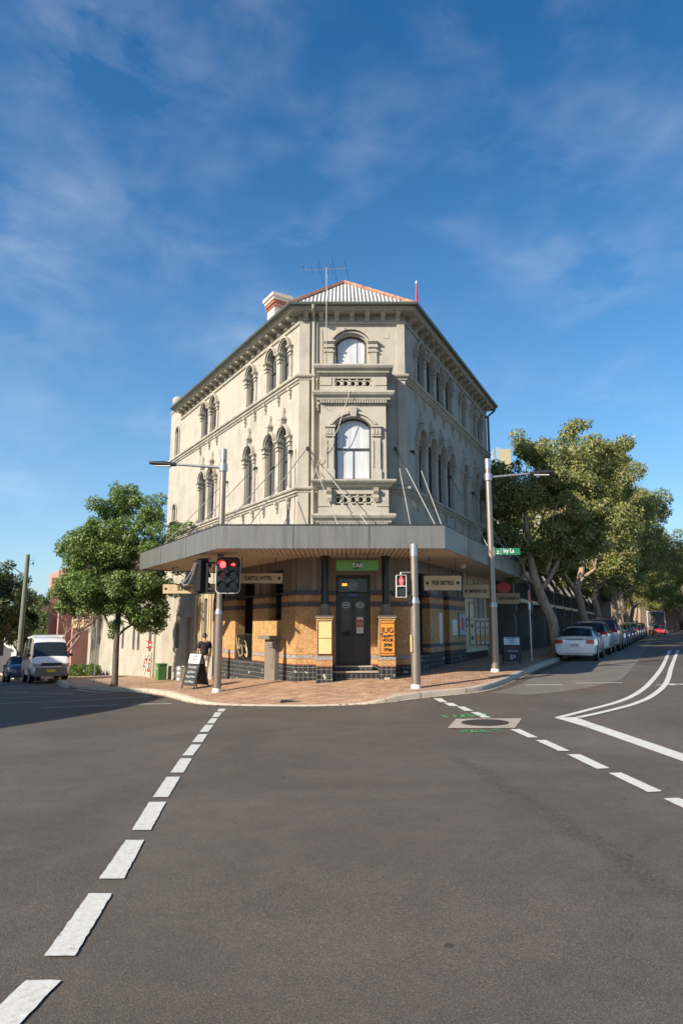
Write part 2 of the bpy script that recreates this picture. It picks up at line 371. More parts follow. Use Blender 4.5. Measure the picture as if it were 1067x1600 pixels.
def asphalt():
    k = NB('worn_asphalt'); p = k.pos()
    big = k.ramp(k.noise(p, .30, 6, .65, .8), [(.3, (.084, .067, .051)), (.5, (.112, .090, .069)), (.72, (.144, .117, .090))])
    fine = k.noise(p, 95, 3, .75); v = k.n('ShaderNodeTexVoronoi'); v.inputs['Scale'].default_value = 190; k.l(p, v.inputs['Vector'])
    sep_ = k.n('ShaderNodeSeparateColor'); k.l(v.outputs['Color'], sep_.inputs[0])
    agg = k.ramp(sep_.outputs[0], [(0, (.62, .62, .62)), (.72, (1.0, 1.0, 1.0)), (.92, (1.22, 1.2, 1.17)), (1, (1.7, 1.65, 1.58))])
    cc = k.mixc(1.0, big, agg, 'MULTIPLY'); fr = k.ramp(fine, [(.3, (.62, .62, .62)), (.7, (1.32, 1.32, 1.32))]); cc = k.mixc(1.0, cc, fr, 'MULTIPLY')
    mott = k.ramp(k.noise(p, 3.2, 6, .75), [(.3, (.86, .86, .86)), (.7, (1.12, 1.12, 1.12))]); cc = k.mixc(1.0, cc, mott, 'MULTIPLY')
    # oil drops and gum spots
    v2 = k.n('ShaderNodeTexVoronoi'); v2.inputs['Scale'].default_value = 2.3; v2.inputs['Randomness'].default_value = 1; k.l(p, v2.inputs['Vector'])
    dd = k.math('ADD', v2.outputs['Distance'], k.math('MULTIPLY', k.noise(p, 14, 3), .06))
    sp = k.ramp(dd, [(.085, (1, 1, 1)), (.10, (0, 0, 0))]); gate = k.ramp(k.noise(p, .4, 3), [(.44, (0, 0, 0)), (.52, (1, 1, 1))])
    cc = k.mixc(k.math('MULTIPLY', k.math('MULTIPLY', sp, gate), .7), cc, (.02, .019, .018))
    # rough repaired seam running towards the stop line
    sx_ = k.n('ShaderNodeSeparateXYZ'); k.l(p, sx_.inputs[0])
    dl = k.math('SUBTRACT', sx_.outputs['X'], k.math('MULTIPLY_ADD', sx_.outputs['Y'], -.126, 2.77)); dl = k.math('ABSOLUTE', k.math('ADD', dl, k.math('MULTIPLY', k.math('SUBTRACT', k.noise(p, 1.5, 6, .7), .5), .5)))
    sm_ = k.ramp(dl, [(.05, (1, 1, 1)), (.17, (0, 0, 0))]); yr = k.ramp(k.math('MULTIPLY', sx_.outputs['Y'], .1), [(.28, (0, 0, 0)), (.34, (1, 1, 1)), (.92, (1, 1, 1)), (1.0, (0, 0, 0))])
    cs_ = k.ramp(k.noise(p, 30, 4, .8), [(.42, (.45, .45, .45)), (.6, (1.15, 1.15, 1.15))]); cc = k.mixc(k.math('MULTIPLY', k.math('MULTIPLY', sm_, yr), .75), cc, k.mixc(1.0, cc, cs_, 'MULTIPLY'))
    # rubber darkened wheel tracks across the junction
    tw = k.math('SINE', k.math('MULTIPLY', k.math('ADD', k.math('MULTIPLY_ADD', sx_.outputs['X'], .28, 0.0), k.math('MULTIPLY_ADD', sx_.outputs['Y'], 1.0, k.noise(p, .5, 3))), 3.4)); cc = k.mixc(k.math('MULTIPLY', k.ramp(tw, [(.3, (0, 0, 0)), (1, (1, 1, 1))]), .10), cc, (.06, .052, .045))
    # sealed joint / cracks
    v3 = k.n('ShaderNodeTexVoronoi'); v3.feature = 'DISTANCE_TO_EDGE'; v3.inputs['Scale'].default_value = .32
    wp = k.n('ShaderNodeVectorMath', operation='ADD'); k.l(p, wp.inputs[0])
    nz = k.n('ShaderNodeTexNoise'); nz.inputs['Scale'].default_value = 1.6; nz.inputs['Detail'].default_value = 6; k.l(p, nz.inputs['Vector']); k.l(nz.outputs['Color'], wp.inputs[1]); k.l(wp.outputs[0], v3.inputs['Vector'])
    ck = k.ramp(v3.outputs['Distance'], [(0, (1, 1, 1)), (.0022, (0, 0, 0))]); g2 = k.ramp(k.noise(p, .19, 3), [(.54, (0, 0, 0)), (.62, (1, 1, 1))])
    cc = k.mixc(k.math('MULTIPLY', k.math('MULTIPLY', ck, g2), .8), cc, (.015, .014, .013))
    k.col(cc); k.rough(k.ramp(fine, [(.3, (.62, .62, .62)), (.7, (.88, .88, .88))]))
    k.bump(k.math('ADD', k.math('MULTIPLY', sep_.outputs[1], .6), fine), .75, .006); return k.mat
M_ASPHALT = asphalt()
def patch_mat(name, c):
    k = NB(name); p = k.pos(); f = k.noise(p, 70, 4, .7)
    cc = k.mixc(1.0, k.ramp(k.noise(p, 1.2, 6, .7), [(.25, tuple(x * .75 for x in c)), (.75, tuple(x * 1.2 for x in c))]), k.ramp(f, [(.3, (.65, .65, .65)), (.7, (1.3, 1.3, 1.3))]), 'MULTIPLY')
    k.col(cc); k.rough(.85); k.bump(f, .5, .005); return k.mat
M_PATCH = patch_mat('pale_worn_asphalt', (.145, .128, .108)); M_CONC = patch_mat('concrete', (.36, .31, .25))
M_KERB = patch_mat('kerb_concrete', (.46, .38, .29))
def road_paint():
    k = NB('worn_white_road_paint'); p = k.pos()
    k.col(k.ramp(k.noise(p, 22, 9, .8, .2), [(.35, (.17, .16, .14)), (.41, (.50, .49, .45)), (.7, (.68, .67, .62))])); k.rough(.7); k.bump(k.noise(p, 120, 3), .4, .003); return k.mat
M_PAINT = road_paint()
def paver():
    k = NB('clay_brick_paving'); p = k.pos(); m = k.n('ShaderNodeMapping'); m.inputs['Rotation'].default_value = (0, 0, R(8)); k.l(p, m.inputs['Vector'])
    b = k.n('ShaderNodeTexBrick'); b.inputs['Scale'].default_value = 1; b.inputs['Brick Width'].default_value = .24; b.inputs['Row Height'].default_value = .12
    b.inputs['Mortar Size'].default_value = .006; b.inputs['Mortar Smooth'].default_value = .3; b.offset = .5
    k.l(m.outputs[0], b.inputs['Vector']); b.inputs['Color1'].default_value = (.31, .175, .108, 1); b.inputs['Color2'].default_value = (.53, .35, .225, 1); b.inputs['Mortar'].default_value = (.16, .11, .08, 1)
    dirt = k.ramp(k.noise(p, .9, 7, .7), [(.3, (.72, .72, .72)), (.7, (1.12, 1.1, 1.06))]); cc = k.mixc(1.0, b.outputs[0], dirt, 'MULTIPLY')
    sp = k.ramp(k.noise(p, 35, 3), [(.62, (0, 0, 0)), (.7, (1, 1, 1))]); cc = k.mixc(k.math('MULTIPLY', sp, .35), cc, (.12, .09, .07))
    k.col(cc); k.rough(.8); k.bump(b.outputs['Fac'], -.5, .006); return k.mat
M_PAVER = paver()
def tin():
    k = NB('rusty_corrugated_iron'); p = k.pos()
    n_ = k.noise(p, 3.2, 9, .75); s = k.n('ShaderNodeSeparateXYZ'); k.l(p, s.inputs[0])
    w = k.math('SINE', k.math('MULTIPLY', s.outputs['X'], 2 * math.pi / .13))
    base = k.ramp(n_, [(.44, (.54, .53, .51)), (.60, (.46, .43, .39)), (.70, (.32, .15, .08))])
    k.col(k.mixc(k.ramp(w, [(.0, (.30, .30, .30)), (.6, (0, 0, 0))]), base, (.24, .22, .20))); k.bump(w, .9, .03); k.rough(.6); return k.mat
M_TIN = tin(); M_RUST = plain('rusty_ridge_capping', (.33, .165, .105), .85, var=.6, sc=7)
def glass(name, c, r=.03):
    k = NB(name); k.b.inputs['Base Color'].default_value = (*c, 1); k.rough(r); k.b.inputs['Specular IOR Level'].default_value = .45
    k.bump(k.noise(k.pos(), 1.3, 2), .12, .02); return k.mat
M_GLASS = glass('dark_window_glass', (.012, .014, .016)); M_GLASS_UP = glass('glass_greyed_for_reflection', (.085, .085, .085), .06); M_GLASS2 = glass('car_glass', (.02, .025, .03), .02)  # upper panes: grey painted into the glass makes up for weak reflection
def blind_glass():
    k = NB('glass_over_white_blind'); p = k.pos()
    m = k.n('ShaderNodeMapping'); m.inputs['Scale'].default_value = (14, 14, .5); k.l(p, m.inputs['Vector']); fo = k.noise(m.outputs[0], 1.0, 3)
    k.col(k.mixc(.5, k.ramp(k.noise(p, 1.2, 2), [(.3, (.50, .51, .52)), (.7, (.62, .63, .64))]), k.ramp(fo, [(.35, (.34, .34, .35)), (.6, (.56, .56, .57))]))); k.bump(fo, .35, .03); k.rough(.45); k.b.inputs['Coat Weight'].default_value = 1; k.b.inputs['Coat Roughness'].default_value = .02; return k.mat
M_BLIND = blind_glass()
def steel(name, c, r=.35):
    k = NB(name); p = k.pos(); m = k.n('ShaderNodeMapping'); m.inputs['Scale'].default_value = (9, 9, .6); k.l(p, m.inputs['Vector'])
    f = k.noise(m.outputs[0], 3, 6, .7); k.col(k.ramp(f, [(.3, tuple(x * .8 for x in c)), (.7, c)])); k.rough(k.ramp(f, [(.3, (r, r, r)), (.7, (r + .15,) * 3)])); k.b.inputs['Metallic'].default_value = .75; return k.mat
M_POLE = steel('bronze_steel_pole', (.36, .30, .25), .34); M_STEEL = steel('brushed_steel', (.5, .5, .5), .3)
M_COLLAR = plain('white_pole_foot', (.70, .68, .64), .5)
M_RED = emit('lit_red_lens', (1, .03, .03), 6.0); M_REDDIM = plain('unlit_red_lens', (.25, .01, .008), .25)
M_LENS = plain('unlit_dark_lens', (.02, .03, .025), .2)
M_SIGN = plain('cream_sign_board', (.55, .42, .25), .5, var=.06); M_SIGNEDGE = plain('dark_sign_edge', (.03, .02, .015), .5)
M_INK = plain('black_sign_ink', (.02, .016, .012), .6); M_GREENSIGN = plain('lime_green_sign', (.13, .36, .05), .35, var=.05)
M_DKGREEN = plain('dark_green_panel', (.015, .11, .06), .4); M_STREETGREEN = plain('street_sign_green', (.02, .16, .075), .4)
M_ORANGE = plain('orange_poster', (.75, .27, .03), .5, var=.06); M_YELLOW = plain('faded_yellow_panel', (.66, .50, .23), .5, var=.08)
M_BLUEPL = plain('blue_plate', (.05, .08, .25), .4); M_REDP = plain('red_paint', (.5, .03, .025), .5)
M_BOXG = plain('green_cabinet_paint', (.07, .19, .05), .5); M_CHALK = plain('chalkboard', (.02, .024, .026), .6, var=.3)
M_CHALKW = plain('chalk_writing', (.55, .55, .52), .8); M_RUBBER = plain('tyre_rubber', (.02, .02, .02), .8)
M_TAIL = plain('red_tail_lens', (.42, .012, .01), .15, coat=1); M_HEAD = plain('clear_headlamp', (.20, .20, .19), .12, coat=1)
M_PLATE = plain('pale_number_plate', (.6, .6, .55), .4); M_PLATEY = plain('yellow_number_plate', (.75, .55, .03), .4)
M_RIM = steel('alloy_rim', (.5, .5, .52), .3)
def carpaint(name, c):
    return plain(name, c, .32, 0, var=.05, sc=2, coat=1)
def bark(name, a, b, c):
    k = NB(name); p = k.pos(); m = k.n('ShaderNodeMapping'); m.inputs['Scale'].default_value = (3, 3, .8); k.l(p, m.inputs['Vector'])
    f = k.noise(m.outputs[0], 3.5, 8, .7, .6); k.col(k.ramp(f, [(.3, a), (.5, b), (.72, c)])); k.rough(.9); k.bump(f, .8, .03); return k.mat
M_BARK = bark('grey_brown_bark', (.06, .045, .035), (.12, .095, .07), (.19, .155, .12))
M_PAPERBARK = bark('peeling_pale_bark', (.14, .085, .05), (.32, .23, .155), (.50, .40, .30))
def leaf_mat(name, c1, c2, c3, trans=.25):
    k = NB(name); g = k.n('ShaderNodeNewGeometry')
    cc = k.ramp(k.math('MULTIPLY_ADD', k.noise(k.pos(), .9, 3), 1.1, k.math('MULTIPLY_ADD', g.outputs['Random Per Island'], .7, -.38)), [(0, c1), (.5, c2), (1, c3)]); k.col(cc); k.rough(.5)
    tr = k.n('ShaderNodeBsdfTranslucent'); k.l(k.mixc(.5, cc, (.30, .40, .05)), tr.inputs[0]); mx = k.n('ShaderNodeMixShader'); mx.inputs[0].default_value = trans
    k.l(k.b.outputs[0], mx.inputs[1]); k.l(tr.outputs[0], mx.inputs[2]); k.l(mx.outputs[0], k.t.nodes['Material Output'].inputs[0]); return k.mat
M_LEAF = leaf_mat('glossy_green_leaves', (.06, .12, .026), (.125, .20, .046), (.25, .32, .10))
M_LEAF2 = leaf_mat('olive_leaves', (.10, .125, .033), (.195, .21, .058), (.34, .30, .12))
M_LEAF3 = leaf_mat('dark_green_leaves', (.03, .055, .016), (.055, .09, .025), (.10, .14, .042))
M_HEDGE = leaf_mat('hedge_leaves', (.04, .075, .012), (.075, .12, .02), (.12, .17, .04))
M_SKIN = plain('skin', (.42, .24, .16), .55); M_TSHIRT = plain('black_tshirt', (.02, .02, .022), .85); M_SHORTS = plain('white_shorts', (.62, .60, .56), .8)
M_HAIR = plain('dark_hair', (.025, .017, .012), .6); M_HIVIS = plain('hi_vis_shirt', (.45, .62, .03), .7); M_JEANS = plain('dark_trousers', (.03, .035, .05), .9)

# ------------------------------------------------------------ the setting
def axis_pts(segs):
    a = []
    for lo, hi, st in segs: a += list(np.arange(lo, hi, st))
    return a + [segs[-1][1]]
def build_road():
    xs = axis_pts([(-600, -120, 60), (-120, -30, 10), (-30, -8, 1.5), (-8, 12, .5), (12, 40, 1.5), (40, 120, 10), (120, 600, 60)])
    ys = axis_pts([(-200, -20, 20), (-20, 0, 2), (0, 32, .5), (32, 60, 2), (60, 130, 7), (130, 1200, 60)])
    X, Y = np.meshgrid(xs, ys); Z = np.zeros_like(X)
    for i in range(X.shape[0]):
        r2 = (X[i][:, None] - CP[:, 0]) ** 2 + (Y[i][:, None] - CP[:, 1]) ** 2
        Z[i] = _ker(r2) @ _W[:-3] + _W[-3] + _W[-2] * X[i] + _W[-1] * Y[i]
    Z = np.clip(Z, -6, 3)
    nx = len(xs); v = np.c_[X.ravel(), Y.ravel(), Z.ravel()]
    f = [(j * nx + i, j * nx + i + 1, (j + 1) * nx + i + 1, (j + 1) * nx + i) for j in range(len(ys) - 1) for i in range(nx - 1)]
    mb = MB(); mb.v = [tuple(q) for q in v]; mb.f = f; mb.m = [0] * len(f)
    structure(mb, 'road', M_ASPHALT, smooth=60, recalc=False)
build_road()
def Sz(x, y):  # height of the meshed road (bilinear is close enough)
    return S(x, y)

OL, OR = (-1.42, 22.0), (2.14, 22.0)
AZL, AZR = -31.0, 25.3
TL = frame((*OL, -1), AZL)     # left wing: u away from the corner, v outward (to the left street)
TR = frame((*OR, 1), AZR)      # right wing
TF = frame((OL[0], OL[1], 1), 90)  # front face, u along +x, v towards the camera
assert TL(0, 1, 0)[1] < 22 and TR(0, 1, 0)[0] > 2.14 and TF(0, 1, 0)[1] < 22

kerb_raw = [(-60, 112, 1), (-30, 62, 1), (-17.5, 41, 1), (-12.24, 31.0, 1), (-11.46, 30.2, 1), (-10.22, 29.0, 1), (-8.46, 26.8, 1), (-6.91, 24.5, 1), (-5.45, 22.1, 1), (-4.27, 19.88, .75), (-3.53, 18.82, .30),
            (-2.68, 18.09, .12), (-1.89, 17.59, .10), (-0.98, 17.08, .10), (-0.22, 16.85, .10), (0.4, 16.80, .15), (0.84, 16.9, .4), (1.27, 17.15, .8), (1.61, 17.42, 1), (2.39, 17.85, 1), (3.22, 18.25, 1),
            (3.77, 18.75, 1), (4.36, 19.7, 1), (5.47, 21.9, 1), (6.7, 24.4, 1), (8.25, 27.7, 1), (12.52, 36.8, 1), (29.6, 73, 1), (51, 118, 1), (110, 243, 1)]
kerb = []
for i in range(len(kerb_raw) - 1):      # Catmull-Rom resample
    p0 = Vector(kerb_raw[max(i - 1, 0)]); p1 = Vector(kerb_raw[i]); p2 = Vector(kerb_raw[i + 1]); p3 = Vector(kerb_raw[min(i + 2, len(kerb_raw) - 1)])
    L_ = (p2 - p1).to_2d().length; n_ = max(2, min(12, int(L_ / .35)))
    for k in range(n_):
        t = k / n_
        if L_ > 4: q = p1.lerp(p2, t)
        else: q = .5 * ((2 * p1) + (-p0 + p2) * t + (2 * p0 - 5 * p1 + 4 * p2 - p3) * t * t + (-p0 + 3 * p1 - 3 * p2 + p3) * t ** 3)
        kerb.append((q.x, q.y, max(.08, min(1, q.z))))
kerb.append(kerb_raw[-1])
KH = .13
wallpath = [TL(120, -.3, 0), TL(0, -.3, 0), TR(0, -.3, 0), TR(260, -.3, 0)]
def closest_wall(x, y):
    best = None
    for a, b in zip(wallpath, wallpath[1:]):
        a = Vector(a[:2]); b = Vector(b[:2]); d = b - a; t = max(0, min(1, (Vector((x, y)) - a).dot(d) / d.dot(d))); q = a + d * t
        r = (q - Vector((x, y))).length
        if best is None or r < best[0]: best = (r, q)
    return best[1]
def pav_z(x, y, edge=None):
    """height of the footpath; edge = kerb factor when at the kerb"""
    return S(x, y) + KH
def build_pavement():
    mb = MB(); rows = []; M_ = 10
    for i, (x, y, k) in enumerate(kerb):
        a = kerb[max(i - 1, 0)]; b = kerb[min(i + 1, len(kerb) - 1)]; t = Vector((b[0] - a[0], b[1] - a[1])).normalized(); nin = Vector((-t.y, t.x))
        q0 = Vector((x, y)) + nin * .16; w = closest_wall(x, y); row = []
        for j in range(M_ + 1):
            s_ = j / M_; q = q0.lerp(w, s_); dist = s_ * (w - q0).length
            kk = k + (1 - k) * min(1, dist / 1.6)
            row.append(mb.p(q.x, q.y, S(q.x, q.y) + KH * kk))
        rows.append(row)
    for i in range(len(rows) - 1):
        for j in range(M_): mb.idx([rows[i][j], rows[i + 1][j], rows[i + 1][j + 1], rows[i][j + 1]])
    structure(mb, 'pavement', M_PAVER, smooth=60, recalc=False)
    kb = MB(); rr = []
    for i, (x, y, k) in enumerate(kerb):
        a = kerb[max(i - 1, 0)]; b = kerb[min(i + 1, len(kerb) - 1)]; t = Vector((b[0] - a[0], b[1] - a[1])).normalized(); nin = Vector((-t.y, t.x))
        def P(o_, z): q = Vector((x, y)) + nin * o_; return kb.p(q.x, q.y, S(q.x, q.y) + z)
        h = KH * k
        rr.append([P(-.10, .004), P(-.012, .008), P(-.01, -.1), P(-.005, h - .02), P(.02, h + .004), P(.17, h + .006), P(.175, -.1)])
    for i in range(len(rr) - 1):
        kb.idx([rr[i][0], rr[i + 1][0], rr[i + 1][1], rr[i][1]])
        for j in range(2, 6): kb.idx([rr[i][j], rr[i + 1][j], rr[i + 1][j + 1], rr[i][j + 1]])
    structure(kb, 'kerb', M_KERB, smooth=50, recalc=False)
    jb = MB(); acc = 0
    for i in range(1, len(kerb) - 1):
        x, y, k = kerb[i]; acc += math.hypot(x - kerb[i - 1][0], y - kerb[i - 1][1])
        if acc < 1.05 or k < .5 or y > 60: continue
        acc = 0; a = kerb[i - 1]; b = kerb[i + 1]; t = Vector((b[0] - a[0], b[1] - a[1])).normalized(); nin = Vector((-t.y, t.x)); h = KH * k
        for o0, o1, z0, z1 in ((-.016, -.013, 0, h), (-.013, .17, h + .006, h + .009)):
            p0 = Vector((x, y)) + nin * o0; p1 = Vector((x, y)) + nin * o1; e = t * .007
            jb.face([(p0.x - e.x, p0.y - e.y, S(x, y) + z0 if z0 == 0 else S(x, y) + z1), (p0.x + e.x, p0.y + e.y, S(x, y) + z0 if z0 == 0 else S(x, y) + z1), (p1.x + e.x, p1.y + e.y, S(x, y) + z1), (p1.x - e.x, p1.y - e.y, S(x, y) + z1)])
    structure(jb, 'kerb_joints', M_BLACK, recalc=False)
build_pavement()
def sheet(mb, poly, dz=.006, m=0, sub=1):
    """a polygon draped on the road, split along its length when a quad"""
    if len(poly) == 4 and sub > 1:
        a, b, c, d = [Vector(q) for q in poly]
        L0 = [a.lerp(d, i / sub) for i in range(sub + 1)]; L1 = [b.lerp(c, i / sub) for i in range(sub + 1)]
        for i in range(sub): mb.face([(q.x, q.y, S(q.x, q.y) + dz) for q in (L0[i], L1[i], L1[i + 1], L0[i + 1])], m)
    else: mb.face([(q[0], q[1], S(q[0], q[1]) + dz) for q in poly], m)
def strip(mb, pts, w, dz=.006, step=.4):
    P = [Vector(q[:2]) for q in pts]; W_ = w if isinstance(w, (list, tuple)) else [w] * len(P); D = []
    for i in range(len(P) - 1):
        n_ = max(1, int((P[i + 1] - P[i]).length / step))
        for k in range(n_): D.append((P[i].lerp(P[i + 1], k / n_), W_[i] + (W_[i + 1] - W_[i]) * k / n_))
    D.append((P[-1], W_[-1])); rows = []
    for i, (q, ww) in enumerate(D):
        t = (D[min(i + 1, len(D) - 1)][0] - D[max(i - 1, 0)][0]).normalized(); n_ = Vector((-t.y, t.x)) * ww / 2
        a, b = q + n_, q - n_; rows.append((mb.p(a.x, a.y, S(a.x, a.y) + dz), mb.p(b.x, b.y, S(b.x, b.y) + dz)))
    for i in range(len(rows) - 1): mb.idx([rows[i][0], rows[i][1], rows[i + 1][1], rows[i + 1][0]])
def smooth_path(pts, n=6):
    o_ = []
    P = [Vector(p) for p in pts]
    for i in range(len(P) - 1):
        p0 = P[max(i - 1, 0)]; p1 = P[i]; p2 = P[i + 1]; p3 = P[min(i + 2, len(P) - 1)]
        for k in range(n):
            t = k / n; o_.append(.5 * ((2 * p1) + (-p0 + p2) * t + (2 * p0 - 5 * p1 + 4 * p2 - p3) * t * t + (-p0 + 3 * p1 - 3 * p2 + p3) * t ** 3))
    return o_ + [P[-1]]
LD = [[(-1.56, 3.25), (-1.39, 3.25), (-1.36, 3.65), (-1.53, 3.65)], [(-1.55, 3.9), (-1.39, 3.9), (-1.48, 4.76), (-1.63, 4.76)], [(-1.66, 5.03), (-1.49, 5.03), (-1.6, 5.92), (-1.75, 5.92)],
      [(-1.79, 6.21), (-1.63, 6.21), (-1.75, 7.21), (-1.92, 7.21)], [(-1.94, 7.42), (-1.78, 7.42), (-1.9, 8.46), (-2.06, 8.46)], [(-2.08, 8.72), (-1.92, 8.72), (-2.03, 9.71), (-2.19, 9.72)],
      [(-2.22, 9.97), (-2.07, 9.96), (-2.16, 10.97), (-2.31, 10.98)], [(-2.36, 11.24), (-2.19, 11.23), (-2.3, 12.21), (-2.46, 12.23)], [(-2.5, 12.53), (-2.35, 12.52), (-2.46, 13.67), (-2.63, 13.7)],
      [(-2.65, 13.97), (-2.5, 13.94), (-2.62, 15.01), (-2.77, 15.06)], [(-2.8, 15.33), (-2.65, 15.28), (-2.76, 16.36), (-2.94, 16.44)], [(-2.93, 16.68), (-2.76, 16.6), (-2.83, 17.3), (-3.02, 17.4)]]
RD = [[(2.26, 17.35), (2.45, 17.3), (2.48, 16.51), (2.31, 16.57)], [(2.37, 16.39), (2.57, 16.34), (2.61, 15.69), (2.42, 15.75)], [(2.54, 15.60), (2.70, 15.58), (2.76, 14.78), (2.59, 14.84)],
      [(2.66, 14.6), (2.82, 14.56), (2.89, 13.66), (2.72, 13.68)], [(2.87, 12.1), (3.03, 12.08), (3.08, 11.16), (2.93, 11.18)], [(2.97, 10.91), (3.13, 10.89), (3.18, 9.94), (3.03, 9.96)],
      [(3.06, 9.69), (3.23, 9.67), (3.27, 8.73), (3.1, 8.71)], [(3.15, 8.46), (3.3, 8.47), (3.35, 7.53), (3.19, 7.5)], [(3.22, 7.23), (3.39, 7.24), (3.44, 6.3), (3.27, 6.3)]]
mk_ = MB()
for q in LD + RD:
    # slightly ragged ends
    g_ = random.Random(int(q[0][0] * 1000) + int(q[0][1] * 77)); loop_ = []; P4 = [Vector(p) for p in q]
    for i in range(4):
        a, b = P4[i], P4[(i + 1) % 4]; nn = max(3, int((b - a).length / .045))
        for j in range(nn): w_ = a.lerp(b, j / nn); loop_.append((w_.x + g_.uniform(-.003, .003), w_.y + g_.uniform(-.004, .004)))
    mk_.face([(x_, y_, S(x_, y_) + .009) for x_, y_ in loop_])
structure(mk_, 'crossing_lines', M_PAINT, recalc=False)
mk_ = MB()
sheet(mk_, [(4.18, 12.15), (4.44, 12.75), (4.72, 6.5), (4.46, 6.5)], .008, sub=12)
sheet(mk_, [(4.02, 13.38), (4.42, 13.36), (4.44, 12.3), (4.17, 12.15)], .012, sub=3)
structure(mk_, 'stop_line', M_PAINT, recalc=False)
mk_ = MB()
D1 = [(4.1, 13.42), (4.5, 13.85), (5.15, 14.57), (6.09, 15.62), (7.23, 17.26), (8.97, 20.32), (11.98, 26.1), (18.24, 38.73)]
D2 = [(4.45, 13.34), (4.98, 13.83), (5.63, 14.48), (6.38, 15.32), (7.45, 16.84), (9.22, 19.92), (12.3, 26.06), (18.65, 38.63)]
strip(mk_, smooth_path(D1), .14); strip(mk_, smooth_path(D2), .14, .010)
structure(mk_, 'double_centre_line', M_PAINT, recalc=False)
# worn lane, patches, thin lines
mk_ = MB(); strip(mk_, smooth_path([(4.2, 17.9), (5.6, 19.2), (7.2, 21.6), (9.4, 26), (13.6, 34.8), (24, 57)]), [1.0 + 1.6 * min(1, i / 12) for i in range(31)], .003)
structure(mk_, 'worn_lane_patch', M_PATCH, recalc=False)
mk_ = MB()
thin = [[(-8.5, 20.1), (-6.3, 20.0)], [(-5.9, 20.0), (-4.7, 19.6)], [(-13.5, 19.4), (-9.6, 19.9)], [(-12, 22.6), (-5.9, 22.4)], [(-15, 25.2), (-10.6, 25.6)], [(-16, 22.0), (-12.6, 22.4)], [(-13.4, 28.2), (-12.4, 27.9)], [(-11.8, 27.4), (-10.2, 26.9)], [(-11.0, 29.2), (-8.6, 26.2)],
        [(8.6, 19.2), (10.4, 19.4)], [(5.2, 19.9), (6.2, 19.8)], [(6.7, 20.1), (8.0, 20.0)]]
for q in thin: strip(mk_, q, .10, .009)
structure(mk_, 'thin_lane_lines', M_PAINT, recalc=False)
mk_ = MB(); strip(mk_, [(9.0, 19.0), (9.0, 19.55), (9.35, 19.1)], .16, .011); strip(mk_, [(9.4, 17.9), (9.95, 17.5)], .25, .01)
structure(mk_, 'arrow_marking', M_PAINT, recalc=False)
mk_ = MB()
for i in range(12): strip(mk_, [(33 + i * .7, 77 - i * .25), (33.4 + i * .7, 79.4 - i * .25)], .4, .012)
structure(mk_, 'far_crossing', M_PAINT, recalc=False)
M_SPRAYG = plain('green_spray_paint', (.05, .32, .10), .8, var=.3, sc=20); M_SPRAYR = plain('faded_red_spray_paint', (.30, .10, .075), .8, var=.4, sc=20)
def scribble(mb, cx, cy, w, h, n, lw=.035, seed=1, dz=.01):
    r = random.Random(seed)
    for i in range(n):
        x = cx - w / 2 + w * i / n; pts = [(x + r.uniform(0, w / n), cy + r.uniform(-h, h) / 2) for _ in range(5)]
        strip(mb, smooth_path(pts, 4), lw, dz + i * .0008, .1)
g = MB(); scribble(g, 2.45, 14.05, .9, .5, 6, seed=3, dz=.011); scribble(g, 2.35, 11.95, .7, .35, 4, seed=5, dz=.011); structure(g, 'green_survey_marks', M_SPRAYG, recalc=False)
g = MB(); strip(g, [(5.6, 19.0), (7.4, 19.3)], .04); strip(g, [(6.0, 18.6), (6.9, 18.3)], .05); strip(g, [(8.3, 20.5), (9.2, 20.6)], .04); structure(g, 'red_survey_marks', M_SPRAYR, recalc=False)
# inspection pit: concrete surround and round lid
pit = thing('inspection_cover', 'round iron cover in a pale concrete surround on the right dashed line', 'manhole cover', (2.62, 12.95, S(2.62, 12.95)))
mb = MB(); sheet(mb, [(1.85, 12.4), (2.20, 13.62), (3.42, 13.42), (2.98, 12.2)], .010); mb.build('surround', M_CONC, pit, recalc=False)
mb = MB(); n_ = 28
for k in range(n_):
    pass
mb.face([(2.62 + .43 * math.cos(2 * math.pi * k / n_), 12.95 + .43 * math.sin(2 * math.pi * k / n_), S(2.62 + .43 * math.cos(2 * math.pi * k / n_), 12.95) + .017) for k in range(n_)])
M_LID = plain('rusty_iron_cover', (.055, .042, .032), .7, .3, var=.5, sc=30, bump=.6, bsc=45)
mb.build('lid', M_LID, pit, recalc=False)
mb = MB()
gx, gy = -1.23, 17.9
for k in range(9): x = gx - .28 + k * .07; mb.box(x - .012, x + .012, gy - .14, gy + .14, S(gx, gy) + .045, S(gx, gy) + .062)
mb.box(gx - .32, gx + .32, gy - .17, gy - .14, S(gx, gy) + .045, S(gx, gy) + .065); mb.box(gx - .32, gx + .32, gy + .14, gy + .17, S(gx, gy) + .045, S(gx, gy) + .065)
dg = thing('drain_grate', 'small barred iron grate set in the brick paving beside the ramped kerb', 'grate', (gx, gy, S(gx, gy)))
mb.build('bars', M_DKMETAL, dg); mb = MB(); mb.box(gx - .31, gx + .31, gy - .15, gy + .15, S(gx, gy) + .03, S(gx, gy) + .043); mb.build('pit', M_BLACK, dg)

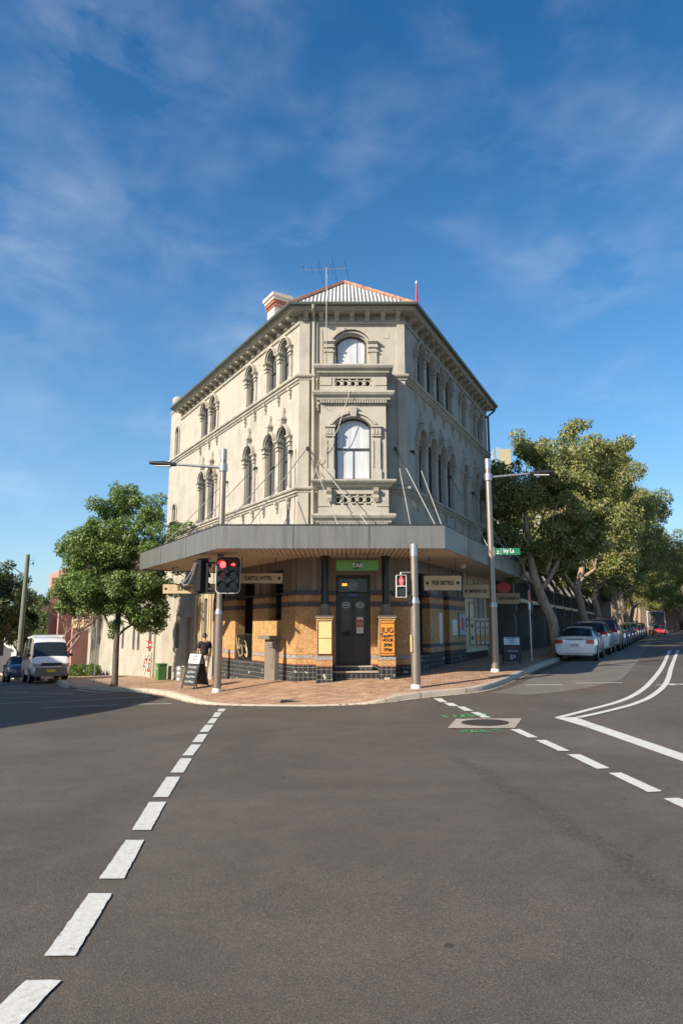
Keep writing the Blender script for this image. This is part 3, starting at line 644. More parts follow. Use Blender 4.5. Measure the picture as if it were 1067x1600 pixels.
# fallen leaves along the gutter and on the paving
g_ = random.Random(12); lb = MB(); kk = [q for q in kerb if q[1] < 50]
for i in range(700):
    q = g_.choice(kk); r = g_.random()
    if r < .6: x, y, z = q[0] + g_.gauss(0, .25) , q[1] - abs(g_.gauss(0, .22)), .02
    else: x, y, z = q[0] + g_.uniform(-.5, .5), q[1] + g_.uniform(.4, 3.5), KH + .03
    w = closest_wall(x, y)
    if r >= .6 and (w - Vector((x, y))).length < .5: continue
    a = g_.uniform(0, 6.28); L_ = g_.uniform(.03, .07); c, s_ = math.cos(a) * L_, math.sin(a) * L_; zz = S(x, y) + z
    lb.face([(x - c, y - s_, zz), (x + s_ * .4, y - c * .4, zz + .01), (x + c, y + s_, zz + .004), (x - s_ * .4, y + c * .4, zz + .012)])
M_LITTER = leaf_mat('dry_fallen_leaves', (.10, .06, .025), (.20, .13, .05), (.30, .22, .08), .1)
lo = lb.build('leaf_litter', M_LITTER, recalc=False); lo['kind'] = 'stuff'; lo['label'] = 'dry fallen leaves scattered along the gutter'; lo['category'] = 'leaves'

# ------------------------------------------------------------ the corner hotel
hotel = thing('corner_hotel', 'three storey beige Victorian corner hotel with tiled ground floor, bay window and wide grey awning', 'building', (.36, 24.5, 0))
ZS, ZE = 4.0, 12.34          # top of ground floor, eaves
LEN_L, LEN_R = 14.5, 11.75
WL = [1.05, 2.15, 4.03, 8.06, 9.22]; SL = [13.25]
WR = [1.50, 2.71, 3.90, 5.10, 7.20, 9.12, 10.22]
def z_floor(ops_mid, ops_top, T, L, name, extra_mid=(), extra_top=(), ztop=ZE):
    mb = MB(T)
    wall_panel(mb, 0, L, ZS, 6.10, [])
    wall_panel(mb, 0, L, 6.10, 9.95, [(u, .70, 6.30, 8.14, .35) for u in ops_mid] + list(extra_mid))
    wall_panel(mb, 0, L, 9.95, ztop, [(u, .66, 10.18, 11.38, .33) for u in ops_top] + list(extra_top))
    return mb
mb = z_floor(WL, WL, TL, 12.75, 'l'); mb.build('wall', M_STUCCO, hotel, recalc=False)
mb = MB(TL); wall_panel(mb, 12.75, LEN_L, ZS, 8.9, [(13.25, .42, 6.3, 7.5, .21)], 0, .25); wall_panel(mb, 12.75, LEN_L, 8.9, 12.68, [(13.25, .42, 10.15, 11.45, .21)], 0, .25)
mb.box(12.75, LEN_L + .04, -.35, .04, 12.681, 12.78); mb.face([(LEN_L, 0, -1.5), (LEN_L, -6, -1.5), (LEN_L, -6, 12.68), (LEN_L, 0, 12.68)])
mb.build('end_wall', M_STUCCO, hotel, recalc=False)
mb = z_floor(WR, WR, TR, LEN_R, 'r'); mb.face([(LEN_R, 0, -.5), (LEN_R, -6, -.5), (LEN_R, -6, ZE), (LEN_R, 0, ZE)]); mb.build('wall', M_STUCCO, hotel, recalc=False)
FW = 3.56; BC = 1.80; BH = 1.10      # front width, bay centre (u), bay half width
mb = MB(TF)
wall_panel(mb, 0, FW, ZS, 9.95, []); wall_panel(mb, 0, FW, 9.95, ZE, [(1.75, 1.04, 10.0, 11.28, .26)])
mb.build('wall', M_STUCCO, hotel, recalc=False)
def window(T, uc, w, zb, zs, rise, depth=.26, blind=False, sash=True, fr=.055, transom=True):
    """frame filling the opening, pane behind; returns the frame part"""
    mb = MB(T); top = arch_pts(uc, w, zs, rise) if rise else [(uc - w / 2, zs), (uc + w / 2, zs)]
    loop = [(uc - w / 2, zb)] + top + [(uc + w / 2, zb)]; cx, cz = uc, (zb + zs) / 2
    inn = []
    for a, b in loop:
        dx_, dz_ = a - cx, b - cz
        inn.append((cx + dx_ * (1 - 2 * fr / w), cz + dz_ * (1 - 2 * fr / (zs - zb + rise * 2))))
    n_ = len(loop)
    for i in range(n_):
        j = (i + 1) % n_
        mb.face([(loop[i][0], -depth + .03, loop[i][1]), (loop[j][0], -depth + .03, loop[j][1]), (inn[j][0], -depth + .03, inn[j][1]), (inn[i][0], -depth + .03, inn[i][1])])
        mb.face([(inn[i][0], -depth + .03, inn[i][1]), (inn[j][0], -depth + .03, inn[j][1]), (inn[j][0], -depth - .03, inn[j][1]), (inn[i][0], -depth - .03, inn[i][1])])
    if transom:
        zm = zb + (zs + rise - zb) * .5; mb.box(uc - w / 2 + fr, uc + w / 2 - fr, -depth - .01, -depth + .035, zm - .025, zm + .025)
        if blind: mb.box(uc - .014, uc + .014, -depth - .01, -depth + .02, zb + fr, zm - .026)
    f = mb.build('window', M_FRAME, hotel, recalc=False)
    mb = MB(T); mb.face([(a, -depth - .012, b) for a, b in loop]); mb.build('pane', M_BLIND if blind else M_GLASS_UP, f, recalc=False)
    return f
for T, W in ((TL, WL), (TR, WR)):
    for u in W: window(T, u, .70, 6.30, 8.14, .35, .15); window(T, u, .66, 10.18, 11.38, .33, .15)
for z0, z1 in ((6.3, 7.5), (10.15, 11.45)): window(TL, 13.25, .42, z0, z1, .21, .22, transom=False)
window(TF, 1.75, 1.04, 10.0, 11.28, .26, .16, blind=True, transom=False)
def ring_arch(mb, uc, w, zs, rise, t, v0, v1, n=12):
    """raised archivolt of thickness t round an arch"""
    a = arch_pts(uc, w, zs, rise, n); b = arch_pts(uc, w + 2 * t, zs, rise + t, n)
    for i in range(n):
        (x0, y0), (x1, y1), (X0, Y0), (X1, Y1) = a[i], a[i + 1], b[i], b[i + 1]
        mb.face([(x0, v1, y0), (x1, v1, y1), (X1, v1, Y1), (X0, v1, Y0)]); mb.face([(X0, v0, Y0), (X1, v0, Y1), (X1, v1, Y1), (X0, v1, Y0)]); mb.face([(x0, v0, y0), (x1, v0, y1), (x1, v1, y1), (x0, v1, y0)])
    for q, Q in ((a[0], b[0]), (a[-1], b[-1])): mb.face([(q[0], v0, q[1]), (q[0], v1, q[1]), (Q[0], v1, Q[1]), (Q[0], v0, Q[1])])
def capital(mb, u, hw, z, v=0.0, s=1.0):
    """stepped bracket-like capital whose top is at z"""
    for (dz0, dz1, e, o_) in ((-.05, 0, .05, .17), (-.09, -.05, .03, .13), (-.20, -.09, .01, .10), (-.23, -.20, .035, .125), (-.33, -.23, -.01, .08), (-.36, -.33, .02, .10)):
        mb.box(u - hw - e * s, u + hw + e * s, v - .02, v + o_ * s, z + dz0 * s, z + dz1 * s)
def hood(T, uc, w, zb, zs, finial, left=True, right=True):
    mb = MB(T); t = .13
    ring_arch(mb, uc, w + .12, zs + .02, w / 2 + .06, .055, .0, .15); ring_arch(mb, uc, w + .02, zs + .02, w / 2 + .01, .05, .0, .09)
    for sd, on in ((-1, left), (1, right)):
        if not on: continue
        uu = uc + sd * (w / 2 + .11)
        mb.box(uu - .09, uu + .09, -.02, .06, zb + .01, zs - .36); mb.box(uu - .11, uu + .11, -.02, .085, zb, zb + .16); capital(mb, uu, .09, zs)
    if finial:
        zt = zs + w / 2
        mb.prism([(uc - .07, zt + .02), (uc + .07, zt + .02), (uc + .09, zt + .30), (uc - .09, zt + .30)], 0, .19)
        mb.box(uc - .15, uc + .15, -.01, .20, zt + .30, zt + .35); mb.box(uc - .11, uc + .11, -.01, .16, zt + .35, zt + .39)
        mb.prism([(uc - .10, zt + .39), (uc + .10, zt + .39), (uc + .03, zt + .52), (uc - .03, zt + .52)], 0, .13)
        mb.box(uc - .03, uc + .03, 0, .07, zt + .52, zt + .62); mb.prism([(uc - .045, zt + .62), (uc + .045, zt + .62), (uc, zt + .76)], 0.01, .08)
    mb.build('window_hood', M_TRIM, hotel)
def adj(W, i): # shared pilaster in a pair: only draw it once
    return not (i > 0 and W[i] - W[i - 1] < 1.3)
for T, W in ((TL, WL), (TR, WR)):
    for i, u in enumerate(W):
        hood(T, u, .70, 6.22, 8.14, True, left=adj(W, i)); hood(T, u, .66, 10.10, 11.38, False, left=adj(W, i))
for z0, z1 in ((6.22, 7.5), (10.1, 11.45)):
    mb = MB(TL); ring_arch(mb, 13.25, .46, z1, .23, .07, 0, .07); mb.box(12.88, 12.98, -.01, .06, z0, z1); mb.box(13.52, 13.62, -.01, .06, z0, z1); mb.build('window_hood', M_STUCCO, hotel)
# string courses run round all three faces
pL, pR = TL(LEN_L, 0, 0)[:2], TR(LEN_R, 0, 0)[:2]
path3 = [pL, OL, OR, pR]
SC = [(-.02, 0), (.04, 0), (.06, .05), (.11, .08), (.11, .14), (.17, .17), (.19, .21), (.19, .25), (.15, .27), (-.02, .29)]
SIDE = 1
def course(name, z, prof, mat_=M_TRIM, path=path3, parent=None):
    mb = MB(); mould(mb, path, [(a, z + b) for a, b in prof], side=SIDE); return mb.build(name, mat_, parent or hotel)
course('string_course', 5.97, SC); course('string_course', 9.83, SC)
mb = MB(TL)
for T, W in ((TL, WL), (TR, WR)):
    mb = MB(T)
    for u in W:
        for zb in (5.97, 9.83):
            for k, du in enumerate((-.46, .46)):
                if du < 0 and not adj(W, W.index(u)): continue
                mb = MB(T); mb.box(u + du - .06, u + du + .06, -.01, .14, zb - .10, zb); mb.box(u + du - .05, u + du + .05, -.01, .10, zb - .24, zb - .10); mb.prism([(u + du - .04, zb - .24), (u + du + .04, zb - .24), (u + du, zb - .42)], 0, .06); mb.build('sill_corbel', M_TRIM, hotel)
pG = TL(12.75, 0, 0)[:2]; path_e = [pG, OL, OR, pR]
cr = course('cornice', 11.92, [(-.02, 0), (.05, 0), (.07, .05), (.07, .09), (-.02, .10)], path=path_e)
mb = MB(); mould(mb, path_e, [(-.02, 12.26), (.40, 12.26), (.42, 12.31), (.47, 12.34), (.50, 12.38), (-.02, 12.38)], side=SIDE); mb.build('soffit', M_TRIM, cr)
M_GUTTER = plain('grey_green_gutter', (.085, .10, .085), .45)
mb = MB(); mould(mb, path_e, [(.50, 12.36), (.56, 12.36), (.60, 12.39), (.62, 12.46), (.59, 12.47), (.50, 12.44)], side=SIDE); mb.build('gutter', M_GUTTER, hotel)
first_br = None
def bracket_at(T, u):
    global first_br
    if first_br is None:
        mb = MB(); prof = [(-.01, -.24), (.10, -.24), (.15, -.20), (.13, -.15), (.20, -.12), (.31, -.09), (.35, -.05), (.35, -.002), (-.01, -.002)]
        mb.prism(prof, -.08, .08, 'x')   # (y,z) -> out along +y
        first_br = mb.build('bracket', M_TRIM, None); o = first_br
    else: o = first_br.copy(); COL.objects.link(o)
    o.parent = hotel; p = Vector(T(u, 0, 12.26)) - hotel.location
    M = Matrix((T.d, T.n, Vector((0, 0, 1)))).transposed().to_4x4(); M.translation = p
    o.matrix_local = M
for k in range(22): bracket_at(TL, .30 + k * .575)
for k in range(18): bracket_at(TR, .35 + k * .64)
for k in range(7): bracket_at(TF, .22 + k * .52)
# front pilasters, hood over the top window, air bricks
mb = MB(TF); mb.box(0.0, .34, -.01, .09, ZS, 11.92); mb.box(3.30, 3.558, -.01, .07, 6.28, 11.92); mb.build('corner_pilaster', M_STUCCO, hotel)
mb = MB(TF)
ring_arch(mb, 1.75, 1.10, 11.30, .29, .06, 0, .10); ring_arch(mb, 1.75, 1.28, 11.30, .38, .07, 0, .17)
for sd in (-1, 1):
    uu = 1.75 + sd * .74; mb.box(uu - .13, uu + .13, -.01, .07, 9.98, 11.0); capital(mb, uu, .14, 11.30, 0, 1.05); mb.box(uu - .18, uu + .18, 0, .10, 10.9, 10.94)
mb.build('window_hood', M_TRIM, hotel)
mb = MB(TF); mb.box(2.86, 3.04, -.01, .012, 11.42, 11.56); mb.build('air_brick', M_TRIM, hotel)
# roof
def roof_pts(off=.52, z=12.42):
    a = Vector(OL); b = Vector(OR)
    nl, nr = TL.n.to_2d(), TR.n.to_2d()
    FL = (TF(-.05 - off * math.tan(R((90 - 31) / 2)), off, z)); FR = (TF(FW + off * math.tan(R((90 - 25.3) / 2)), off, z))
    LB = TL(12.75, off, z); RB = TR(LEN_R, off, z)
    return FL, FR, RB, LB
FLp, FRp, RBp, LBp = roof_pts()
AP = (.10, 24.4, 14.76); BP = (-.4, 33.5, 14.9)
rf = MB()
rf.face([FLp, FRp, AP]); rf.face([FLp, AP, BP, LBp]); rf.face([FRp, RBp, BP, AP]); rf.face([LBp, BP, RBp])
roof = rf.build('roof', M_TIN, hotel, recalc=False)
mb = MB(); mb.tube([FLp, Vector(FLp).lerp(Vector(AP), .5) + Vector((0, 0, .02)), AP], .10, 6); mb.tube([FRp, AP], .10, 6); mb.tube([AP, BP], .10, 6); mb.build('ridge_capping', M_RUST, roof)
M_CHIM = stucco('worn_white_chimney', (.62, .52, .44), .8, (.42, .20, .12)); M_TERRA = plain('terracotta_paint', (.36, .12, .06), .8, var=.3)
cT = frame((*TL(4.45, -1.25, 0)[:2], -1), AZL)
mb = MB(cT); mb.box(-.34, .34, -.30, .30, 12.2, 14.60); mb.box(-.38, .38, -.34, .34, 12.2, 13.4); mb.box(-.43, .43, -.39, .39, 14.87, 15.0); mb.box(-.49, .49, -.45, .45, 15.0, 15.14)
ch = mb.build('chimney', M_CHIM, roof); mb = MB(cT); mb.box(-.38, .38, -.34, .34, 14.60, 14.66); mb.box(-.40, .40, -.36, .36, 14.74, 14.87)
mb.box(-.365, .365, -.325, .325, 13.95, 14.01)
mb.build('chimney_band', M_TERRA, roof); mb = MB(cT); mb.box(-.33, .33, -.29, .29, 14.66, 14.74); mb.build('chimney_band', M_CHIM, roof)
mb = MB(); c = TL(13.85, -.12, 0); mb.lathe([(.12, 12.76), (.16, 12.80), (.10, 12.86), (.09, 12.92), (.20, 12.97), (.28, 13.09), (.30, 13.22), (.27, 13.35), (.16, 13.45), (.03, 13.49)], c[0], c[1], 14); mb.build('ball_finial', M_TRIM, hotel, smooth=50)
# down pipes
mb = MB(TF); mb.tube([(.48, .58, 12.38), (.48, .55, 12.28), (.48, .10, 12.1), (.48, .10, ZS)], .055, 8)
mb.build('downpipe', M_STUCCO, hotel, smooth=40)
mb = MB(TR); mb.tube([(11.6, .5, 12.38), (11.6, .45, 12.2), (11.62, .12, 11.95), (11.62, .12, 4.4)], .06, 8); mb.build('downpipe', M_GUTTER, hotel, smooth=40)

# the bay
TB = frame((OL[0] + BC, OL[1], 1), 90)       # u centred on the bay
BD = .80
bay = MB(TB)
def rect_path(h, d): return [TB(-h, 0, 0)[:2], TB(-h, d, 0)[:2], TB(h, d, 0)[:2], TB(h, 0, 0)[:2]]
# shaft with window opening
wall_panel(bay, -BH + .05, BH - .05, 6.2, 8.85, [(0, 1.14, 6.34, 8.10, .27)], v=BD, depth=.22)
for s in (-1, 1): bay.face([(s * (BH - .05), 0, 6.2), (s * (BH - .05), BD, 6.2), (s * (BH - .05), BD, 8.85), (s * (BH - .05), 0, 8.85)])
bayo = bay.build('bay', M_STUCCO, hotel, recalc=False)
b2 = frame((OL[0] + BC, OL[1] - BD, 1), 90)
fw_ = window(b2, 0, 1.14, 6.34, 8.10, .27, .18, blind=True); 
def parapet(z0, z1, zq0, zq1, hw, name):
    """block with a pierced quatrefoil screen in the middle"""
    mb = MB(TB); d = BD - .02; q = .60
    mb.box(-hw, -q, 0, d, z0, z1); mb.box(q, hw, 0, d, z0, z1); mb.box(-q, q, .05, d - .0, z0, zq0); mb.box(-q, q, .05, d, zq1, z1); mb.box(-q, q, 0, .3, zq0, zq1)
    mb.box(-hw - .03, hw + .03, -.01, d + .03, z0, z0 + .20); mb.box(-hw - .03, -hw + .36, -.01, d + .025, z0 + .24, z1 - .08); mb.box(hw - .36, hw + .03, -.01, d + .025, z0 + .24, z1 - .08)
    o = mb.build(name, M_STUCCO, bayo)
    m2 = MB(TB); n_ = 5; st = 2 * q / n_; zc = (zq0 + zq1) / 2; h = (zq1 - zq0) / 2
    for i in range(n_):
        cx_ = -q + st * (i + .5)
        # linked rings and leaf bosses
        pts = [(cx_ + st * .40 * math.cos(a), d - .07, zc + h * .62 * math.sin(a)) for a in np.linspace(0, 2 * math.pi, 13)]; m2.tube(pts, .030, 5, cap=False)
        for dx_, dz_ in ((-.5, .8), (.5, .8), (-.5, -.8), (.5, -.8)): m2.box(cx_ + dx_ * st - .045, cx_ + dx_ * st + .045, d - .11, d - .03, zc + dz_ * h - .045, zc + dz_ * h + .045)
    for i in range(n_ + 1):
        cx_ = -q + st * i; m2.box(cx_ - .04, cx_ + .04, d - .11, d - .02, zc - .05, zc + .05)
    m2.build('pierced_screen', M_STUCCO, bayo)
parapet(5.22, 6.06, 5.50, 5.86, BH - .02, 'bay_parapet')
parapet(9.22, 9.80, 9.36, 9.70, BH - .04, 'bay_parapet')
CORN = [(-.05, 0), (.02, 0), (.04, .05), (.10, .07), (.12, .14), (.20, .20), (.24, .27), (.24, .32), (.20, .34), (-.05, .36)]
def bcorn(z, hw, h=1.0, dent=False):
    mb = MB(); mould(mb, rect_path(hw, BD), [(a, z + b * h) for a, b in CORN], side=SIDE)
    mb2 = MB(TB); mb2.box(-hw + .01, hw - .01, 0, BD - .01, z + .005, z + .34 * h); 
    o = mb.build('bay_cornice', M_TRIM, bayo)
    mb2.box(-hw - .10, hw + .10, 0, BD + .10, z + .345 * h, z + .362 * h); mb2.build('bay_cornice', M_TRIM, bayo)
    if dent:
        m3 = MB(TB); n_ = 26
        for i in range(n_):
            x = -hw + (i + .5) * 2 * hw / n_; m3.box(x - .026, x + .026, BD, BD + .105, z - .03, z + .055)
        for s in (-1, 1):
            for i in range(8): y = .08 + i * .095; m3.box(s * hw - (.0 if s > 0 else .105), s * hw + (.105 if s > 0 else 0), y - .026, y + .026, z - .03, z + .055)
        m3.build('dentils', M_STUCCO, bayo)
bcorn(4.86, BH - .02, 1.0, True); bcorn(6.04, BH, .75); bcorn(8.86, BH - .02, 1.05, True); bcorn(9.79, BH - .04, .95)
mb = MB(TB); mb.box(-BH + .03, BH - .03, 0, BD - .03, 3.9, 4.86); mb.build('bay_base', M_STUCCO, bayo)
# bay window surround, keystone, panelled pilasters, corbels
mb = MB(b2); ring_arch(mb, 0, 1.18, 8.10, .29, .08, 0, .05); ring_arch(mb, 0, 1.34, 8.12, .36, .08, 0, .11)
mb.prism([(-.09, 8.36), (.09, 8.36), (.12, 8.70), (-.12, 8.70)], 0, .17)
for s in (-1, 1):
    u = s * .74
    mb.box(u - .13, u + .13, -.02, .05, 6.32, 7.72); mb.box(u - .15, u + .15, -.02, .08, 6.30, 6.62)
    mb.box(u - .12, u - .09, .05, .075, 6.7, 7.6); mb.box(u + .09, u + .12, .05, .075, 6.7, 7.6)
    mb.box(u - .15, u + .15, -.02, .10, 7.72, 7.77)
    for k in range(3): mb.box(u - .14 + k * .10, u - .06 + k * .10, 0, .12, 7.79, 7.97)
    mb.box(u - .12, u + .12, -.02, .09, 7.77, 8.02); mb.box(u - .17, u + .17, -.02, .14, 8.02, 8.08)
    mb.prism([(-0.01, 5.75), (.06, 5.60), (.12, 5.72), (.09, 5.82), (.17, 5.92), (.20, 6.03), (-.01, 6.03)], u - .08 - .03, u + .05, 'x')
mb.build('window_surround', M_TRIM, bayo)
# ground floor ------------------------------------------------
ZG = 3.99
def lower(T, L, ops, tile, name, zb):
    mb = MB(T); wall_panel(mb, 0, L, 2.81, ZG, [(u, w, 2.811, z1, 0) for u, w, z0, z1 in ops if z1 > 2.82], 0, .34); mb.build('upper_ground_wall', M_TAUPE, hotel, recalc=False)
    return None
L_OPS = [(1.52, 1.02, 1.92, 3.62), (4.15, 1.62, .52, 3.5), (6.75, 1.05, -.25, 3.3)]
R_OPS = [(1.22, 1.60, .80, 3.5), (3.98, .72, .30, 3.5)]
def tiled(T, u0, u1, ops, mat_, zbot, v=.05, top=2.81):
    mb = MB(T); wall_panel(mb, u0, u1, zbot, top, [(u, w, max(z0, zbot), min(z1, top - .001) , 0) for u, w, z0, z1 in ops], v, .39)
    # top lip: two strips so that it does not cross the openings
    us = [u0] + [a for u, w, z0, z1 in ops for a in (u - w / 2, u + w / 2)] + [u1]
    for i in range(0, len(us), 2): mb.box(us[i], us[i + 1], 0, v + .015, top + .0, top + .03)
    return mb.build('tiled_wall', mat_, hotel, recalc=False)
def wall_head(T, u0, u1, ops, mat_=M_TAUPE):
    mb = MB(T); wall_panel(mb, u0, u1, 2.812, ZG, [(u, w, 2.8121, z1, 0) for u, w, z0, z1 in ops], 0, .34); mb.build('upper_ground_wall', mat_, hotel, recalc=False)
tiled(TL, -.0283, 7.3, L_OPS, M_TILE, -1.2); wall_head(TL, 0, 7.3, L_OPS)
tiled(TR, -.0317, 6.6, R_OPS, M_TILE_R, -.6); wall_head(TR, 0, 6.6, R_OPS)
F_OPS = [(1.79, 1.10, .50, 3.36)]
tiled(TF, -.0283, FW + .0317, F_OPS, M_TILE, -.6); wall_head(TF, 0, FW, F_OPS)
mb = MB(TL); wall_panel(mb, 7.3, LEN_L, -1.6, ZG, [(10.35, .85, -.62, 2.15, 0), (12.05, .55, .75, 2.3, 0), (8.25, .55, .9, 2.9, 0)], .02, .2); mb.build('rendered_wall', M_LOWER, hotel, recalc=False)
mb = MB(TR); wall_panel(mb, 6.6, LEN_R, -.5, ZG, [(10.9, 1.2, .30, 3.0, 0)], .02, .3); mb.build('panelled_wall', M_SIGN, hotel, recalc=False)
# pilasters on the ground floor heads and plain piers
for T, us in ((TL, (.2, 2.35, 2.95, 5.3, 5.95)), (TF, (.55, .95, 2.62, 3.02)), (TR, (.25, 2.25, 3.4, 4.6, 5.2, 5.8, 6.4))):
    for u in us: mb = MB(T); mb.box(u - .085, u + .085, -.01, .045, 2.86, ZG - .005); mb.build('pilaster', M_PIERTRIM, hotel)
def gf_window(T, u, w, z0, z1, bars=(), d=.30, name='window'):
    mb = MB(T); f = .06
    mb.box(u - w / 2, u + w / 2, -d, -d + .07, z1 - f, z1); mb.box(u - w / 2, u + w / 2, -d, -d + .09, z0, z0 + f)
    for uu in [u - w / 2 + f / 2, u + w / 2 - f / 2] + list(bars): mb.box(uu - f / 2, uu + f / 2, -d, -d + .068, z0 + f, z1 - f)
    mb.box(u - w / 2 + f, u + w / 2 - f, -d, -d + .06, z0 + (z1 - z0) * .62, z0 + (z1 - z0) * .62 + .05)
    o = mb.build(name, M_DOOR, hotel); mb = MB(T); mb.face([(u - w / 2, -d + .02, z0), (u + w / 2, -d + .02, z0), (u + w / 2, -d + .02, z1), (u - w / 2, -d + .02, z1)]); mb.build('pane', M_GLASS, o, recalc=False); return o
gf_window(TL, 1.52, 1.02, 1.92, 3.62)
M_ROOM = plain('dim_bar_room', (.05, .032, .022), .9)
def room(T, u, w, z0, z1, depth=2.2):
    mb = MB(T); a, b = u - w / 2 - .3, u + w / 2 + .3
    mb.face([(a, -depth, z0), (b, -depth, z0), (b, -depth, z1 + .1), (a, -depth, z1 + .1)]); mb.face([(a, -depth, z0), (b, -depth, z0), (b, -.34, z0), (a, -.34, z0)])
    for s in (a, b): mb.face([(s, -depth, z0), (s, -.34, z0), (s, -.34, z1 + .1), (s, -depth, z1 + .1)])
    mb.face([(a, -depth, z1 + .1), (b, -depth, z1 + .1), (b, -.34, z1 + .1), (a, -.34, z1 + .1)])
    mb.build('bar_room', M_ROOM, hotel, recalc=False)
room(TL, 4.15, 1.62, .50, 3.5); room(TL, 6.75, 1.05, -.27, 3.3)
gf_window(TR, 1.22, 1.60, .80, 3.5, bars=(1.22,)); gf_window(TR, 3.98, .72, .30, 3.5, name='side_door')
mb = MB(TL); mb.box(9.925, 10.775, -.18, -.14, -.62, 2.15); mb.build('side_door', M_LOWER, hotel); mb = MB(TL); mb.box(11.775, 12.325, -.18, -.15, .75, 2.3); mb.box(7.975, 8.525, -.18, -.15, .9, 2.9); mb.build('shutter', M_TAUPE, hotel)
mb = MB(TR); mb.box(10.3, 11.5, -.28, -.24, .3, 3.0); mb.build('side_door', M_BLACK, hotel)
mb = MB(TL)
for u in (7.6, 7.85, 8.65, 8.9, 9.4): mb.box(u - .06, u + .06, 0.02, .10, .75, 3.1)
mb.box(7.5, 9.5, .02, .14, .60, .72); mb.build('timber_mullions', M_SIGN, hotel)
# projecting tiled corner pier on the left wing and railed opening
mb = MB(TL)
for k in range(17): u = 3.42 + k * .0915; mb.box(u - .008, u + .008, -.03, -.01, .62, 1.42)
mb.box(3.36, 4.94, -.035, -.005, 1.42, 1.46); mb.box(3.36, 4.94, -.035, -.005, .57, .61); mb.box(3.36, 3.40, -.04, .0, .53, 1.50); mb.build('railing', M_DKMETAL, hotel)
mb = MB(TL)
r_ = random.Random(4)
for k in range(9):   # loose decorative loops woven on the bars
    c0 = (4.35 + r_.uniform(-.35, .35), 1.0 + r_.uniform(-.2, .2)); a0 = r_.uniform(0, 6)
    mb.tube([(c0[0] + .26 * math.cos(a0 + a * .6), .01, c0[1] + .20 * math.sin(a0 + a)) for a in np.linspace(0, 3.4, 8)], .011, 5)
mb.build('rail_ornament', M_SIGN, hotel)
# meter cupboard with hood and louvres
mb = MB(TL); mb.box(1.15, 1.95, .052, .20, -.4, 1.30); mb.prism([(1.0, 1.30), (2.25, 1.30), (2.2, 1.42), (1.05, 1.42)], .052, .34); bx_ = mb.build('meter_cupboard', M_TAUPE, hotel)
mb = MB(TL)
for k in range(14): mb.box(1.24, 1.62, .20, .222, .38 + k * .06, .415 + k * .06)
mb.build('louvre', M_PIERTRIM, bx_)
# front columns, plinths, steps, door
def plinth(uc):
    mb = MB(TF); mb.box(uc - .25, uc + .25, .066, 1.0, -.6, 1.98); p = mb.build('plinth', M_TILE, hotel)
    mb = MB(TF); mb.box(uc - .28, uc + .28, .07, 1.03, 1.98, 2.05); mb.build('cap', M_SIGN, p)
    c = TF(uc, .62, 0); mb = MB(); mb.lathe([(.19, 2.05), (.19, 2.10), (.155, 2.14), (.135, 2.36), (.135, 2.40)], c[0], c[1], 16); mb.build('column_foot', M_TAUPE, p, smooth=40)
    mb = MB(); mb.lathe([(.115, 2.40), (.115, 3.80), (.15, 3.83), (.15, 3.88)], c[0], c[1], 16); mb.build('column', M_BLACK, p, smooth=40)
    return p
plinth(.90); plinth(2.80)
mb = MB(TF); mb.box(.70, 1.15, 1.0, 1.03, .88, 1.90); fr1 = mb.build('notice_board', M_SIGNEDGE, hotel); mb = MB(TF); mb.box(.73, 1.12, 1.03, 1.038, .91, 1.36); mb.box(.73, 1.12, 1.03, 1.038, 1.38, 1.87); mb.build('board_face', M_YELLOW, fr1)
mb = MB(TF); mb.box(2.585, 3.035, 1.0, 1.03, .84, 1.90); fr2 = mb.build('notice_board', M_SIGNEDGE, hotel, label='orange jug happy hour board'); mb = MB(TF); mb.box(2.61, 3.01, 1.03, 1.038, .865, 1.875); mb.build('board_face', M_ORANGE, fr2)
cx_ = TF(2.81, 1.042, 0)[0]; yv = TF(0, 1.042, 0)[1]
for s_, sz, z, sx in (('JUG', .235, 1.60, .92), ('HAPPY', .125, 1.425, .95), ('HOUR', .125, 1.31, .95), ('3PM', .135, 1.165, 1.1), ('7PM', .135, 1.02, 1.1)):
    text(s_, sz, (cx_, yv, z), (1, 0, 0), (0, 0, 1), M_INK, fr2, sx=sx, bold=.006)
mb = MB(TF)
for zz in (1.82, .92):
    for k in range(6): u = 2.65 + k * .064; mb.prism([(u - .028, zz), (u, zz - .03), (u + .028, zz), (u, zz + .03)], 1.038, 1.044)
mb.build('diamond_row', M_INK, fr2)
mb = MB(TF); mb.box(1.16, 2.54, .05, .62, -.4, .33); mb.box(1.20, 2.38, .05, .34, .33, .48); st = mb.build('steps', M_TILE, hotel); mb = MB(TF); mb.box(1.155, 2.545, .05, .66, .33, .37); mb.box(1.19, 2.39, .05, .37, .48, .52); mb.build('tread', M_CONC, st)
dT = TF
mb = MB(dT); d = .24
mb.box(1.24, 1.34, -.30, -.16, .52, 3.36); mb.box(2.24, 2.34, -.30, -.16, .52, 3.36); mb.box(1.34, 2.24, -.30, -.16, 3.26, 3.36); mb.box(1.34, 2.24, -.30, -.14, 2.66, 2.78); door_fr = mb.build('door_frame', M_DOOR, hotel)
mb = MB(dT); mb.box(1.24, 2.34, -.36, -.32, .40, 3.4); mb.build('door_backing', M_BLACK, hotel)
